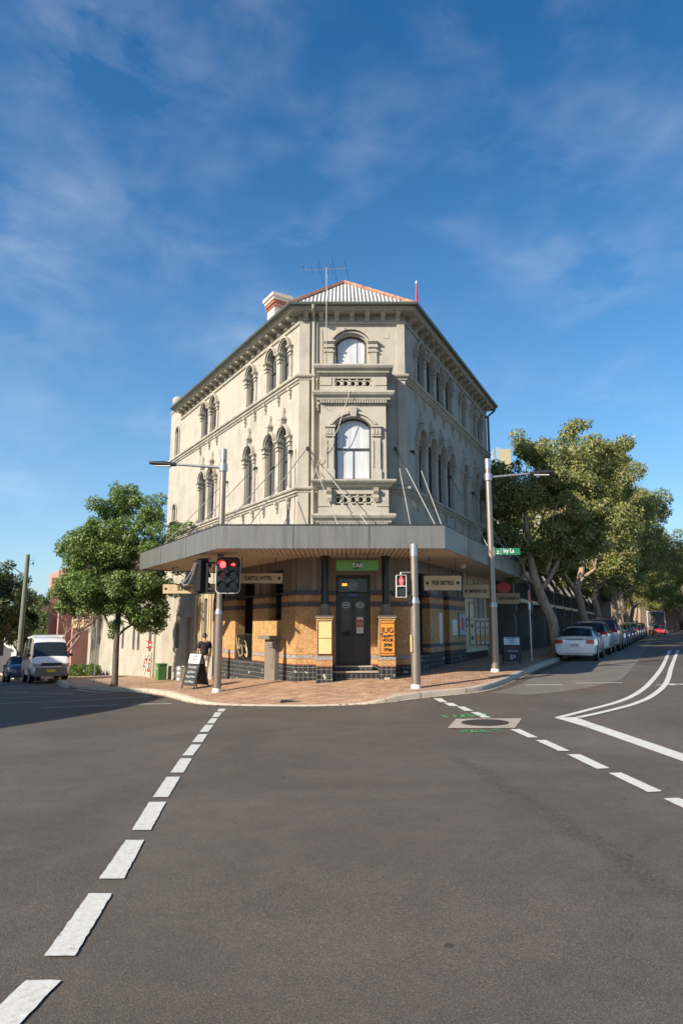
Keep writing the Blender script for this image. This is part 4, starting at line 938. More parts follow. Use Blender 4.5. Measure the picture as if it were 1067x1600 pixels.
for s, (a, b) in enumerate(((1.345, 1.785), (1.795, 2.235))):
    mb = MB(dT); st_ = .09
    mb.box(a, a + st_, -.28, -.23, .53, 2.65); mb.box(b - st_, b, -.28, -.23, .53, 2.65); mb.box(a + st_, b - st_, -.28, -.23, 2.52, 2.65); mb.box(a + st_, b - st_, -.28, -.23, 1.30, 1.42); mb.box(a + st_, b - st_, -.28, -.23, .53, .70)
    mb.box(a + st_, b - st_, -.27, -.25, .70, 1.30); mb.box(a + st_ + .05, b - st_ - .05, -.25, -.235, .78, 1.22)
    dd = mb.build('door', M_DOOR, hotel); mb = MB(dT); mb.box(a + st_, b - st_, -.262, -.256, 1.42, 2.52); mb.build('pane', M_GLASS, dd)
    c = Vector(dT((a + b) / 2, -.224, 2.40)); mb = MB(); mb.face([(c.x + .135 * math.cos(t), c.y, c.z + .095 * math.sin(t)) for t in np.linspace(0, 2 * math.pi, 20)[:-1]]); mb.build('oval_badge', M_PLATE, dd, recalc=False)
    mb = MB(); mb.face([(c.x + .115 * math.cos(t), c.y - .004, c.z + .076 * math.sin(t)) for t in np.linspace(0, 2 * math.pi, 20)[:-1]]); mb.build('oval_badge', M_DKGREEN, dd, recalc=False)
    text('FOX', .09, (c.x, c.y - .008, c.z), (1, 0, 0), (0, 0, 1), M_PLATE, dd, bold=.003)
    mb = MB(dT); mb.box(a + .02 if s else b - .05, a + .05 if s else b - .02, -.23, -.19, 1.35, 1.60); mb.build('handle', M_DKMETAL, dd)
mb = MB(dT); mb.box(1.90, 2.12, -.222, -.216, 1.50, 2.02); nb = mb.build('door_notice', M_PLATE, hotel); mb = MB(dT); mb.box(1.91, 2.11, -.216, -.212, 1.70, 1.94); mb.build('panel', M_REDP, nb)
c = dT(2.01, -.208, 1.81); mb = MB(); mb.tube([(c[0] + .055 * math.cos(t), c[1], c[2] + .055 * math.sin(t)) for t in np.linspace(0, 2 * math.pi, 14)], .014, 5, cap=False); mb.build('ring', M_PLATE, nb)
mb = MB(dT); mb.box(1.63, 1.95, -.14, -.13, 2.68, 2.76); mb.build('name_plate', M_BLUEPL, hotel)
mb = MB(dT); mb.face([(1.34, -.24, 2.78), (2.24, -.24, 2.78), (2.24, -.24, 3.26), (1.34, -.24, 3.26)]); tr_ = mb.build('transom_window', M_GLASS, hotel, recalc=False)
mb = MB(dT); mb.box(1.44, 1.60, -.236, -.230, 3.02, 3.10); mb.build('orange_lamp', emit('orange_lamp_glow', (1, .35, .04), 1.2), tr_)
c = dT(1.79, -.2, 3.02); M_ROUND = plain('grey_round_sign', (.22, .23, .25), .4)
mb = MB(); mb.face([(c[0] + .165 * math.cos(t), c[1], c[2] + .165 * math.sin(t)) for t in np.linspace(0, 2 * math.pi, 26)[:-1]]); rs = mb.build('round_badge', M_ROUND, hotel, recalc=False)
mb = MB(); mb.tube([(c[0] + .14 * math.cos(t), c[1] - .004, c[2] + .14 * math.sin(t)) for t in np.linspace(0, 2 * math.pi, 26)], .006, 4, cap=False); mb.tube([(c[0] - .09, c[1] - .005, c[2] - .03), (c[0] - .02, c[1] - .005, c[2] + .03), (c[0] + .03, c[1] - .005, c[2] - .01), (c[0] + .1, c[1] - .005, c[2] + .05)], .008, 4); mb.build('script', M_PLATE, rs)
# posters and boards on the right wing
def board(u0, u1, z0, z1, face, v=.05, edge=M_SIGNEDGE, T=TR, label=None, name='poster'):
    mb = MB(T); mb.box(u0, u1, v, v + .025, z0, z1); o = mb.build(name, edge, hotel, label=label); mb = MB(T); mb.box(u0 + .04, u1 - .04, v + .025, v + .031, z0 + .04, z1 - .04); f = mb.build('poster_face', face, o); return o
M_BEIGEP = plain('beige_print', (.6, .5, .36), .5, var=.3, sc=9); M_BLUEP = plain('pale_blue_print', (.28, .38, .45), .5, var=.3, sc=7)
def blot(o, T, cx, cz, rx, rz, v, mat_):
    r_ = random.Random(int(cx * 100)); mb = MB(T); mb.face([(cx + rx * (1 + r_.uniform(-.18, .18)) * math.cos(t), v, cz + rz * (1 + r_.uniform(-.18, .18)) * math.sin(t)) for t in np.linspace(0, 2 * math.pi, 17)[:-1]]); mb.build('artwork', mat_, o, recalc=False)
b_ = board(5.55, 6.50, 1.35, 2.25, M_BLUEP); blot(b_, TR, 6.02, 1.82, .28, .30, .084, M_REDP)
board(4.62, 5.30, 1.40, 1.98, M_PLATE, edge=M_PLATE, label='white paper notice')
board(3.02, 3.32, 1.12, 2.20, M_PLATE, edge=M_PLATE, label='narrow white poster')
b_ = board(7.25, 7.95, .95, 2.72, M_BEIGEP, .02); 
for k, zz in enumerate((1.25, 1.5, 1.75, 2.0)): blot(b_, TR, 7.6, zz, .20, .09, .054, M_YELLOW if k % 2 else M_INK)
for k, u in enumerate((8.25, 9.05, 9.85, 10.35)):
    if k == 3: continue
    b_ = board(u, u + .68, .92, 1.95, M_BEIGEP, .02); blot(b_, TR, u + .34, 1.25, .22, .2, .054, M_ORANGE); blot(b_, TR, u + .34, 1.68, .2, .06, .054, M_BLUEPL)
mb = MB(TR); mb.box(6.68, 7.02, .02, .05, 1.70, 2.05); gsn = mb.build('green_notice', M_DKGREEN, hotel); blot(gsn, TR, 6.85, 1.87, .06, .07, .052, M_PLATE)
mb = MB(TR)
for u in (8.2, 9.0, 9.8): mb.box(u - .05, u + .05, .02, .09, 2.05, 3.7)
mb.box(7.0, 10.3, .02, .12, 2.0, 2.08); mb.box(6.62, 10.3, .02, .06, .70, .82); mb.build('timber_mullions', M_CREAM, hotel)
mb = MB(TR); mb.box(8.1, 9.9, .021, .026, 2.1, 3.6); mb.build('upper_panel', M_TAUPE, hotel); mb = MB(TR); mb.box(6.61, 10.3, .021, .04, -.4, .69); mb.build('dark_base', M_BLACK, hotel)
mb = MB(TR); mb.box(.45, .95, .0, .02, 5.66, 5.86); pq = mb.build('street_name_plate', M_SIGN, hotel)

# the awning ---------------------------------------------------
AWZ0, AWZ1 = 3.89, 4.52
A_, B_, C_, D_ = (-3.42, 19.0), (2.86, 19.0), (-7.72, 26.3), (9.6, 34.4)
WLp = TL(6.9, 0, 0)[:2]; WRp = TR(15.2, -.1, 0)[:2]
aw = MB(); aw.face([(*q, AWZ0 + .02) for q in (A_, B_, OR, OL)]); awn = aw.build('awning', M_SOFFIT_RIB, hotel, recalc=False)
aw = MB(); aw.face([(*q, AWZ0 + .02) for q in (A_, OL, WLp, C_)]); aw.face([(*q, AWZ0 + .02) for q in (B_, D_, WRp, OR)]); aw.build('soffit_sheet', M_SOFFIT, awn, recalc=False)
aw = MB(); aw.face([(*q, AWZ1 - .2) for q in (A_, B_, D_, WRp, OR, OL, WLp, C_)]); aw.build('awning_roof', M_FASCIA, awn, recalc=False)
fa = MB(); mould(fa, [WLp, C_, A_, B_, D_, WRp], [(0, AWZ0 - .02), (.04, AWZ0 - .02), (.04, AWZ1), (0, AWZ1)], side=1); fa.build('fascia', M_FASCIA, awn)
fa = MB(); mould(fa, [WLp, C_, A_, B_, D_, WRp], [(-.03, AWZ1 + .001), (.055, AWZ1 + .001), (.055, AWZ1 + .03), (-.03, AWZ1 + .03)], side=1); fa.build('fascia_cap', M_DKMETAL, awn)
for x in (-1.35, .78): fa = MB(); fa.box(x - .006, x + .006, 18.953, 18.96, AWZ0, AWZ1); fa.build('panel_joint', M_DKMETAL, awn)
for p0, p1, nn, oo in ((A_, C_, 3, -1), (B_, D_, 6, 1)):
    P0, P1 = Vector(p0), Vector(p1); dd_ = (P1 - P0).normalized(); az_ = math.degrees(math.atan2(dd_.x, dd_.y)); Tf = frame((*p0, oo), az_)
    for i in range(1, nn): u_ = (P1 - P0).length * i / nn; fa = MB(Tf); fa.box(u_ - .006, u_ + .006, .041, .047, AWZ0, AWZ1); fa.build('panel_joint', M_DKMETAL, awn)
mb = MB(TR); mb.box(9.4, 11.6, .3, 1.4, 4.33, 5.1); mb.box(6.2, 6.9, .5, 1.0, 4.33, 4.75); mb.build('plant_box', M_FASCIA, hotel)
M_RODT = plain('weathered_rod_paint', (.30, .29, .27), .5)
# stay rods: dark upper part with a pale lower tube
def rod(p, q):
    p, q = Vector(p), Vector(q); m = p.lerp(q, .3)
    mb = MB(); mb.tube([p, q], .011, 6); o = mb.build('stay_rod', M_DKMETAL, awn); mb = MB(); mb.tube([m, q], .015, 6); mb.build('tube', M_RODT, o)
    return o
def eye(T, u, z):
    mb = MB(T); mb.tube([(u, -.02, z), (u, .10, z)], .045, 8); mb.box(u - .03, u + .03, .08, .14, z - .10, z + .03); mb.build('rod_bracket', M_DKMETAL, awn)
for T, u, ends in ((TF, .30, [(-2.6, 19.1), (.75, 19.1), (-.1, 19.1)]), (TF, 3.2, [(1.95, 19.1), (2.65, 19.1)]), (TR, .45, [(2.84, 19.15)]), (TR, 4.75, [TR(3.2, 1.85, 0)[:2]]), (TR, 8.4, [TR(6.9, 1.75, 0)[:2]]), (TR, 11.2, [TR(10.3, 1.7, 0)[:2]]),
                   (TL, .44, [(-3.3, 19.15)]), (TL, 3.33, [TL(2.0, 3.05, 0)[:2]]), (TL, 6.24, [TL(4.6, 3.1, 0)[:2]])):
    z = 7.55; eye(T, u, z); p = T(u, .12, z)
    for e in ends: rod(p, (e[0], e[1], AWZ1 + .02))
# loose cable on the left wall
mb = MB(TL); mb.tube([(.5, .03, 6.0), (.7, .05, 5.3), (1.2, .06, 4.9), (1.9, .05, 4.95), (2.2, .03, 5.3)], .012, 5); mb.tube([(-.0, .1, 7.5), (.03, .1, 6.4), (.05, .1, 4.5)], .01, 5); mb.build('cable', M_DKMETAL, hotel)
mb = MB(TB); mb.tube([(-1.2, .15, 11.9), (-1.2, .2, 8.9), (-.9, .95, 8.7)], .01, 4); mb.tube([(-.1, 1.05, 9.2), (-.5, 1.0, 7.9), (-1.1, .9, 6.9), (-1.3, .3, 6.5)], .012, 4); mb.build('cable', M_CREAM, hotel)
# soffit lamps
for x, y in ((-4.3, 22.2), (4.3, 24.2), (6.3, 29.0), (-6.2, 25.6)):
    mb = MB(); mb.lathe([(.02, 3.74), (.09, 3.78), (.11, 3.84), (.10, 3.90)], x, y, 10); mb.build('soffit_lamp', M_COLLAR, awn, smooth=50)

# ------------------------------------------------------------ signs hanging under the awning
def pv(x, y): return S(x, y) + KH
def hang_sign(name, label, x0, x1, y, z0, z1, words, az_tilt=0, size=.15, rods=(.15, .85), dots=True, sx=1, board=None, edge=None, ink=None, shift=0, group='hanging signs under the awning'):
    cx, cz = (x0 + x1) / 2, (z0 + z1) / 2; w, h = x1 - x0, z1 - z0
    T = frame((cx, y, 1), 90 - az_tilt); t = thing(name, label, 'sign', (cx, y, z0), group=group)
    mb = MB(T); mb.box(-w / 2, w / 2, -.03, .03, z0, z1); mb.build('board', board or M_SIGN, t)
    mb = MB(T); e = .018
    for a in ((-w / 2 - e, w / 2 + e, z0 - e, z0), (-w / 2 - e, w / 2 + e, z1, z1 + e), (-w / 2 - e, -w / 2, z0, z1), (w / 2, w / 2 + e, z0, z1)): mb.box(a[0], a[1], -.035, .035, a[2], a[3])
    mb.build('edge', edge or M_SIGNEDGE, t)
    for r_ in rods: mb = MB(T); mb.tube([(-w / 2 + w * r_, 0, z1), (-w / 2 + w * r_, 0, AWZ0 + .02)], .012, 6); mb.build('hanger', M_DKMETAL, t)
    if words: text(words, size, T(shift, .036, cz), T.d, (0, 0, 1), ink or M_INK, t, sx=sx, bold=.005)
    if dots:
        for s in (-1, 1):
            mb = MB(T); u = s * (w / 2 - .11); mb.face([(u + .055 * math.cos(a), .034, cz + .055 * math.sin(a)) for a in np.linspace(0, 2 * math.pi, 15)[:-1]]); mb.build('roundel', M_INK, t, recalc=False)
            mb = MB(T); mb.tube([(u - .03, .04, cz - .03), (u + .03, .04, cz + .03)], .005, 4); mb.tube([(u - .03, .04, cz + .03), (u + .03, .04, cz - .03)], .005, 4); u2 = s * (w / 2 - .30)
            mb.tube([(u2 - .09 * s, .034, cz + .08), (u2, .034, cz + .02), (u2 + .08 * s, .034, cz + .08)], .005, 4); mb.tube([(u2 - .09 * s, .034, cz - .08), (u2, .034, cz - .02), (u2 + .08 * s, .034, cz - .08)], .005, 4)
            mb.build('scroll', M_TAUPE, t)
    return t
hang_sign('hanging_sign', 'cream hanging sign reading Castle Hotel beside the six lens traffic light', -3.42, -1.88, 21.9, 3.08, 3.40, 'CASTLE HOTEL', size=.17, sx=.74)
hang_sign('hanging_sign', 'cream hanging sign reading Sunny Bu at the left end of the awning', -6.65, -4.45, 25.6, 2.94, 3.28, 'SUNNY BU', size=.20, sx=.8, shift=-.18)
hang_sign('hanging_sign', 'cream hanging sign reading Pub Bistro under the right side of the awning', 2.64, 3.84, 22.0, 2.86, 3.33, 'PUB BISTRO', size=.18, sx=.72)
hang_sign('hanging_sign', 'cream hanging sign reading Smoking VIP behind the tall right pole', 4.76, 6.05, 27.0, 2.82, 3.36, 'SMOKING V.I.P', size=.17, sx=.62, shift=-.06)
hang_sign('hanging_sign', 'dimmer cream hanging sign reading Bottle Shop, farthest under the awning', 7.25, 8.55, 33.0, 2.80, 3.32, 'BOTTLE SHOP', size=.20, sx=.62, shift=.05)
t = hang_sign('hanging_sign', 'bright green sign reading TAB hung above the front door', -.14, 1.09, 20.6, 3.40, 3.67, None, rods=(.25, .75), dots=False, board=M_GREENSIGN, edge=M_GREENSIGN, group=None)
mb = MB(); mb.prism([(.36, 3.42), (.60, 3.45), (.60, 3.655), (.36, 3.62)], 20.562, 20.566); mb.build('logo_panel', M_DKGREEN, t)
text('TAB', .17, (.48, 20.555, 3.535), (1, 0, 0), (0, 0, 1), M_WHITE, t, bold=.006)
c = TR(9.6, 1.0, 0); mb = MB(frame((c[0], c[1], 1), 90)); mb.face([(.32 * math.cos(a), 0, 3.42 + .22 * math.sin(a)) for a in np.linspace(0, 2 * math.pi, 25)[:-1]]); mb.face([(.32 * math.cos(a), -.08, 3.42 + .22 * math.sin(a)) for a in np.linspace(0, 2 * math.pi, 25)[:-1]])
for k in range(24):
    a, b = 2 * math.pi * k / 24, 2 * math.pi * (k + 1) / 24; mb.face([(.32 * math.cos(a), 0, 3.42 + .22 * math.sin(a)), (.32 * math.cos(b), 0, 3.42 + .22 * math.sin(b)), (.32 * math.cos(b), -.08, 3.42 + .22 * math.sin(b)), (.32 * math.cos(a), -.08, 3.42 + .22 * math.sin(a))])
mb.tube([(0, -.04, 3.63), (0, -.04, 3.91)], .02, 6)
tag(mb.build('oval_sign', M_REDP), 'red oval sign hung from the awning above the Smoking VIP sign', 'sign')

# ------------------------------------------------------------ poles and signals
def smart_pole(name, label, x, y, ztop, zcol, group, arm=None, zarm=6.63):
    zb = pv(x, y); t = thing(name, label, 'pole', (x, y, zb), group=group)
    mb = MB(); mb.lathe([(.125, zb + .10), (.122, zcol), ], x, y, 20); mb.build('lower_shaft', M_POLE, t, smooth=50)
    mb = MB(); mb.lathe([(.14, zb - .02), (.14, zb + .02), (.128, zb + .10)], x, y, 20); mb.build('foot', M_COLLAR, t, smooth=50)
    mb = MB(); mb.lathe([(.136, zcol), (.136, zcol + .05), (.105, zcol + .16)], x, y, 20); mb.build('collar', M_STEEL, t, smooth=50)
    mb = MB(); mb.lathe([(.100, zcol + .16), (.098, ztop - .35)], x, y, 20)
    mb.build('upper_shaft', M_POLE, t, smooth=50)
    mb = MB(); mb.lathe([(.106, ztop - .35), (.106, ztop - .01), (.09, ztop)], x, y, 20); mb.build('cap', M_STEEL, t, smooth=50)
    if arm:
        mb = MB(); ex, ey, ez, hl = arm; mb.lathe([(.13, zarm - .12), (.135, zarm), (.13, zarm + .12)], x, y, 16)
        D = Vector((ex - x, ey - y, ez - zarm)); p0 = Vector((x, y, zarm)); p1 = p0 + D * (1 - hl); mb.tube([p0, p1], [.045, .035], 8); mb.build('arm', M_STEEL, t, smooth=50)
        mb = MB(); side = Vector((-D.y, D.x, 0)).normalized() * .13; q = [p1, p1 + D * hl * .5, p1 + D * hl]
        mb.tube(q, [.06, .085, .05], 8)
        o = mb.build('lamp_head', M_DKMETAL, t, smooth=50)
        mb = MB(); m_ = q[1]; mb.box(m_.x - .25, m_.x + .25, m_.y - .06, m_.y + .06, m_.z - .095, m_.z - .07); mb.build('lamp_lens', M_COLLAR, o)
    return t
P1 = (-3.72, 21.0); P3 = (1.98, 18.64); P2 = (4.96, 22.6)
p1 = smart_pole('street_light_pole', 'tall bronze street light pole carrying the traffic lights, lamp arm pointing left', *P1, 7.26, 2.08, 'street light poles', (-6.05, 21.0, 6.82, .36), 6.66)
p2 = smart_pole('street_light_pole', 'tall bronze street light pole with Ivy La sign, lamp arm pointing right', *P2, 7.34, 2.35, 'street light poles', (7.15, 22.6, 6.90, .36), 6.70)
p3 = smart_pole('signal_pole', 'short thick bronze pole in front of the tiled corner, holding the pedestrian light', *P3, 3.96, 2.33, None)
def disc(mb, c, r, T, n=18, v=0):
    mb.face([(c[0] + r * math.cos(a), v, c[1] + r * math.sin(a)) for a in np.linspace(0, 2 * math.pi, n + 1)[:-1]])
def visor(mb, cu, cz, r, L, v, n=14):
    a = np.linspace(-.35, math.pi + .35, n)
    for i in range(n - 1):
        q = [(cu + r * math.cos(t), cz + r * math.sin(t)) for t in (a[i], a[i + 1])]
        mb.face([(q[0][0], v, q[0][1]), (q[1][0], v, q[1][1]), (q[1][0], v + L * .9, q[1][1]), (q[0][0], v + L * .9, q[0][1])])
def traffic_signal(label, x, y, az, z0, z1, hw, cols, lit, board=True):
    """T outward = facing direction; az such that v points at the viewer"""
    T = frame((x, y, 1), az); t = thing('traffic_light', label, 'traffic light', (x, y, z0))
    h = z1 - z0
    if board:
        mb = MB(T); r = .14; pts = []
        for cx_, cz_, a0 in ((hw - r, z1 - r, 0), (-hw + r, z1 - r, 90), (-hw + r, z0 + r, 180), (hw - r, z0 + r, 270)):
            pts += [(cx_ + r * math.cos(R(a0 + k * 22.5)), cz_ + r * math.sin(R(a0 + k * 22.5))) for k in range(5)]
        mb.prism(pts, -.02, 0, 'y'); mb.build('target_board', M_BLACK, t)
        mb = MB(T); c_ = [(a * 1.0, b) for a, b in pts]; n_ = len(pts); cz_ = (z0 + z1) / 2
        inn = [(a * (hw - .014) / hw, cz_ + (b - cz_) * (h / 2 - .014) / (h / 2)) for a, b in pts]
        for i in range(n_):
            j = (i + 1) % n_; mb.face([(pts[i][0], .003, pts[i][1]), (pts[j][0], .003, pts[j][1]), (inn[j][0], .003, inn[j][1]), (inn[i][0], .003, inn[i][1])])
        mb.build('white_border', M_WHITE, t, recalc=False)
    rows = 3; pitch = .31; zc = (z0 + z1) / 2
    for ci, cu in enumerate(cols):
        mb = MB(T); mb.box(cu - .15, cu + .15, -.20, .06 if board else .04, zc - pitch * 1.5, zc + pitch * 1.5); mb.build('housing', M_BLACK, t)
        for ri in range(rows):
            cz = zc + (1 - ri) * pitch; mb = MB(T); disc(mb, (cu, cz), .10, T, v=.064); m_ = M_LENS
            if lit and ri == 0: m_ = M_RED
            elif lit and ri == 1 and ci == 0: m_ = M_REDDIM
            if lit and ri == 0 and ci == 1: m_ = M_REDDIM
            l_ = mb.build('lens', m_, t, recalc=False)
            if lit and ri == 0 and ci == 1:
                mb = MB(T); mb.box(cu - .06, cu + .02, .066, .07, cz - .014, cz + .014); mb.prism([(cu + .0, cz - .045), (cu + .065, cz), (cu + .0, cz + .045)], .066, .07); mb.build('arrow', M_RED, l_)
            mb = MB(T); visor(mb, cu, cz, .125, .22, .06); mb.build('visor', M_DKMETAL if lit else M_BLACK, t, recalc=False)
    return t
tl = traffic_signal('six lens traffic light with white bordered board showing red, mounted on the left pole', -3.42, 20.66, 90, 2.70, 3.81, .375, (-.158, .158), True)
for z_ in (3.5, 2.85): mb = MB(); mb.box(-3.74, -3.66, 20.55, 20.95, z_, z_ + .06); mb.build('bracket', M_DKMETAL, tl)
tl2 = traffic_signal('traffic light on the left pole seen from behind, with looped cables', -4.28, 21.0, -55, 2.72, 3.79, .29, (0,), False)
for z_ in (2.76, 3.62): mb = MB(); mb.box(-4.3, -3.72, 20.97, 21.03, z_, z_ + .06); mb.build('bracket', M_DKMETAL, tl2)
T2 = frame((-4.32, 21.0, 1), -55)
M_CABLE = plain('grey_cable', (.35, .35, .34), .5)
mb = MB(T2); mb.tube([(-.05, -.24, 3.64), (.05, -.30, 3.24), (.2, -.32, 2.99), (.42, -.28, 2.96), (.6, -.2, 3.09)], .012, 5); mb.tube([(.02, -.24, 3.64), (.1, -.30, 3.34), (.28, -.32, 3.14), (.45, -.28, 3.06)], .012, 5); mb.build('cable', M_CABLE, tl2, smooth=60)
# pedestrian signal on the short pole
ps = thing('pedestrian_signal', 'small pedestrian light showing a red figure, on the short bronze pole', 'pedestrian light', (1.62, 18.55, 2.4))
Tp = frame((1.61, 18.50, 1), 90)
mb = MB(Tp); mb.box(-.125, .125, -.16, .0, 2.50, 3.08); mb.build('housing', M_BLACK, ps)
mb = MB(Tp)
for a in ((-.137, .137, 3.08, 3.09), (-.137, .137, 2.49, 2.50), (-.137, -.125, 2.5, 3.08), (.125, .137, 2.5, 3.08), (-.125, .125, 2.78, 2.80)): mb.box(a[0], a[1], -.17, .05, a[2], a[3])
mb.build('rim', M_COLLAR, ps)
mb = MB(Tp); disc(mb, (0, 3.02), .028, Tp, 12, .006); mb.box(-.035, .035, .004, .008, 2.90, 2.985); mb.box(-.055, -.04, .004, .008, 2.90, 2.98); mb.box(.04, .055, .004, .008, 2.90, 2.98); mb.box(-.033, -.006, .004, .008, 2.81, 2.898); mb.box(.006, .033, .004, .008, 2.81, 2.898); mb.build('red_figure', M_RED, ps)
mb = MB(Tp); disc(mb, (0, 2.64), .10, Tp, 16, .006); mb.build('lens', M_LENS, ps, recalc=False)
mb = MB(); mb.tube([(1.61, 18.6, 3.12), (1.61, 18.6, 3.17), (1.98, 18.62, 3.17)], .018, 6); mb.build('bracket', M_STEEL, ps)
mb = MB(); mb.box(1.80, 1.88, 18.50, 18.62, 2.30, 2.55); mb.build('bracket', M_DKMETAL, ps)
mb = MB(); mb.box(1.835, 1.875, 18.52, 18.58, 1.05, 1.50)
tag(mb.build('push_button_box', M_YELLOW), 'narrow pale push button box on the side of the short bronze pole', 'crossing button')
# Ivy La street sign on the right pole
iv = thing('street_name_sign', 'green street sign reading Ivy La on the tall right pole', 'street sign', (5.0, 22.5, 4.1)); zi0, zi1 = 4.06, 4.28; yi = 22.5
mb = MB(); mb.box(5.05, 5.90, yi - .012, yi + .012, zi0, zi1); mb.build('blade', M_STREETGREEN, iv); mb = MB(); mb.box(5.03, 5.055, yi - .03, yi + .03, zi0 - .05, zi1 + .04); mb.build('bracket', M_STEEL, iv)
text('Ivy La', .20, (5.34, yi - .018, (zi0 + zi1) / 2 + .02), (1, 0, 0), (0, 0, 1), M_WHITE, iv, align='LEFT', sx=.78, bold=.003)
mb = MB(); mb.box(5.26, 5.268, yi - .016, yi - .013, zi0, zi1); mb.box(5.16, 5.17, yi - .017, yi - .013, zi0 + .06, zi1 - .03); mb.box(5.11, 5.22, yi - .017, yi - .013, zi0 + .035, zi0 + .055); mb.tube([(5.125, yi - .016, zi0 + .13), (5.165, yi - .016, zi0 + .08), (5.205, yi - .016, zi0 + .13)], .008, 4); mb.build('emblem', M_WHITE, iv)
def post_sign(label, x, y, h, plates, r=.03):
    z = pv(x, y); t = thing('sign_post', label, 'sign post', (x, y, z)); mb = MB(); mb.tube([(x, y, z - .1), (x, y, z + h)], r, 8); mb.build('post', M_STEEL, t, smooth=50)
    for (w, z0, z1, az, m_) in plates: mb = MB(frame((x, y - .04, 1), az)); mb.box(-w / 2, w / 2, -.006, .006, z + z0, z + z1); mb.build('plate', m_, t)
    return t
post_sign('thin steel post with a narrow red and white parking sign at the right kerb', 7.35, 27.0, 2.75, [(.24, 2.3, 2.7, 35, M_REDP), (.23, 2.0, 2.28, 35, M_PLATE)])
post_sign('thin steel sign post beside the hedge and the parked white van', -11.2, 31.8, 2.85, [(.22, 2.45, 2.8, 5, M_PLATE)])

# ------------------------------------------------------------ small things on the footpath
def a_board(label, x, y, rz, w, h, top_m, head, lines, spread=.5):
    z = pv(x, y); t = thing('sandwich_board', label, 'sandwich board', (x, y, z), rz); o = (0, 0, 0); loc = Vector((x, y, z))
    t.rotation_euler = (0, 0, rz)
    # built in local coordinates: faces +/-y
    parts = []
    for s in (-1, 1):
        mb = MB(lambda a, b, c, s=s: (a, s * (spread / 2 * (1 - c / h) + .0) + s * b, c))
        for a in ((-w / 2, -w / 2 + .035, 0, h), (w / 2 - .035, w / 2, 0, h), (-w / 2 + .035, w / 2 - .035, h - .03, h), (-w / 2 + .035, w / 2 - .035, .10, .135)): mb.box(a[0], a[1], -.012, .018, a[2], a[3])
        f = mb.build('frame', M_SIGNEDGE, t, off=o); parts.append(f)
        mb = MB(lambda a, b, c, s=s: (a, s * (spread / 2 * (1 - c / h)) + s * b, c)); mb.box(-w / 2 + .036, w / 2 - .036, -.004, .006, .136, h * .70); mb.build('chalk_panel', M_CHALK, t, off=o)
        mb = MB(lambda a, b, c, s=s: (a, s * (spread / 2 * (1 - c / h)) + s * b, c)); mb.box(-w / 2 + .036, w / 2 - .036, -.004, .008, h * .70 + .002, h - .032); mb.build('header_panel', top_m, t, off=o)
    sl = Vector((0, spread / 2 / h, 1)).normalized()
    tl_ = t.location.copy()
    def txt(s_, size, zc, m_):
        p = Vector((0, -(spread / 2 * (1 - zc / h)) - .014, zc)); ob = text(s_, size, (0, 0, 0), (1, 0, 0), sl, m_, t, sx=.9)
        # text() subtracts the parent location: put it back in local space
        ob.data.transform(Matrix.Translation(tl_ + p))
    for s_, size, k in head: txt(s_, size, h * k, M_INK)
    for s_, size, k, m_ in lines: txt(s_, size, h * k, m_)
    return t
a_board('black sandwich board with chalk writing leaning open at the left of the tall left pole', -4.72, 22.7, R(-38), .62, 1.12, M_COLLAR, [('CASTLE', .085, .90), ('HOTEL', .07, .82), ], [('Cocktails', .12, .60, M_CHALKW), ('Jug Beers', .11, .47, M_CHALKW), ('Happy Hour', .10, .34, M_CHALKW), ('Live Music', .11, .2, M_CHALKW)], .62)
a_board('dark sandwich board with white header and chalked price at the right kerb', 6.25, 25.6, R(-4), .64, 1.0, plain('white_header', (.55, .6, .68), .5), [('ALEXANDRIA', .06, .93), ('CASTLE', .06, .85), ('HOTEL', .055, .77)], [('STEAK', .10, .60, M_REDP), ('SPECIALS', .10, .48, M_CHALKW), ('$9', .22, .26, M_CHALKW)], .45)
kx, ky = TL(9.1, .75, 0)[:2]; kz = pv(kx, ky)
mb = MB(); mb.lathe([(.17, kz), (.20, kz + .03), (.20, kz + .10), (.185, kz + .14), (.20, kz + .18), (.20, kz + .34), (.185, kz + .38), (.20, kz + .42), (.20, kz + .55), (.16, kz + .60), (.15, kz + .60)], kx, ky, 20)
k_ = thing('beer_keg', 'silver steel beer keg standing against the shaded wall behind the sandwich board', 'keg', (kx, ky, kz)); mb.build('barrel', M_STEEL, k_, smooth=40)
mb = MB(); mb.tube([(kx + .19 * math.cos(a), ky + .19 * math.sin(a), kz + .60) for a in np.linspace(0, 2 * math.pi, 17)], .018, 6, cap=False); mb.build('rim', M_STEEL, k_)
gx, gy = TL(12.9, .45, 0)[:2]; gz = pv(gx, gy); Tg = frame((gx, gy, -1), AZL)
gb = thing('utility_cabinet', 'small green utility cabinet on the footpath by the graffiti hatch', 'cabinet', (gx, gy, gz))
mb = MB(Tg); mb.box(-.25, .25, -.2, .2, gz, gz + .72); mb.build('body', M_BOXG, gb); mb = MB(Tg); mb.box(-.27, .27, -.22, .22, gz + .72, gz + .76); mb.build('lid', M_BOXG, gb); mb = MB(Tg); mb.box(-.05, .07, .2, .206, gz + .5, gz + .58); mb.build('label_plate', M_PLATE, gb)
# plastered poster hatch is part of the hotel's neighbour: see annex

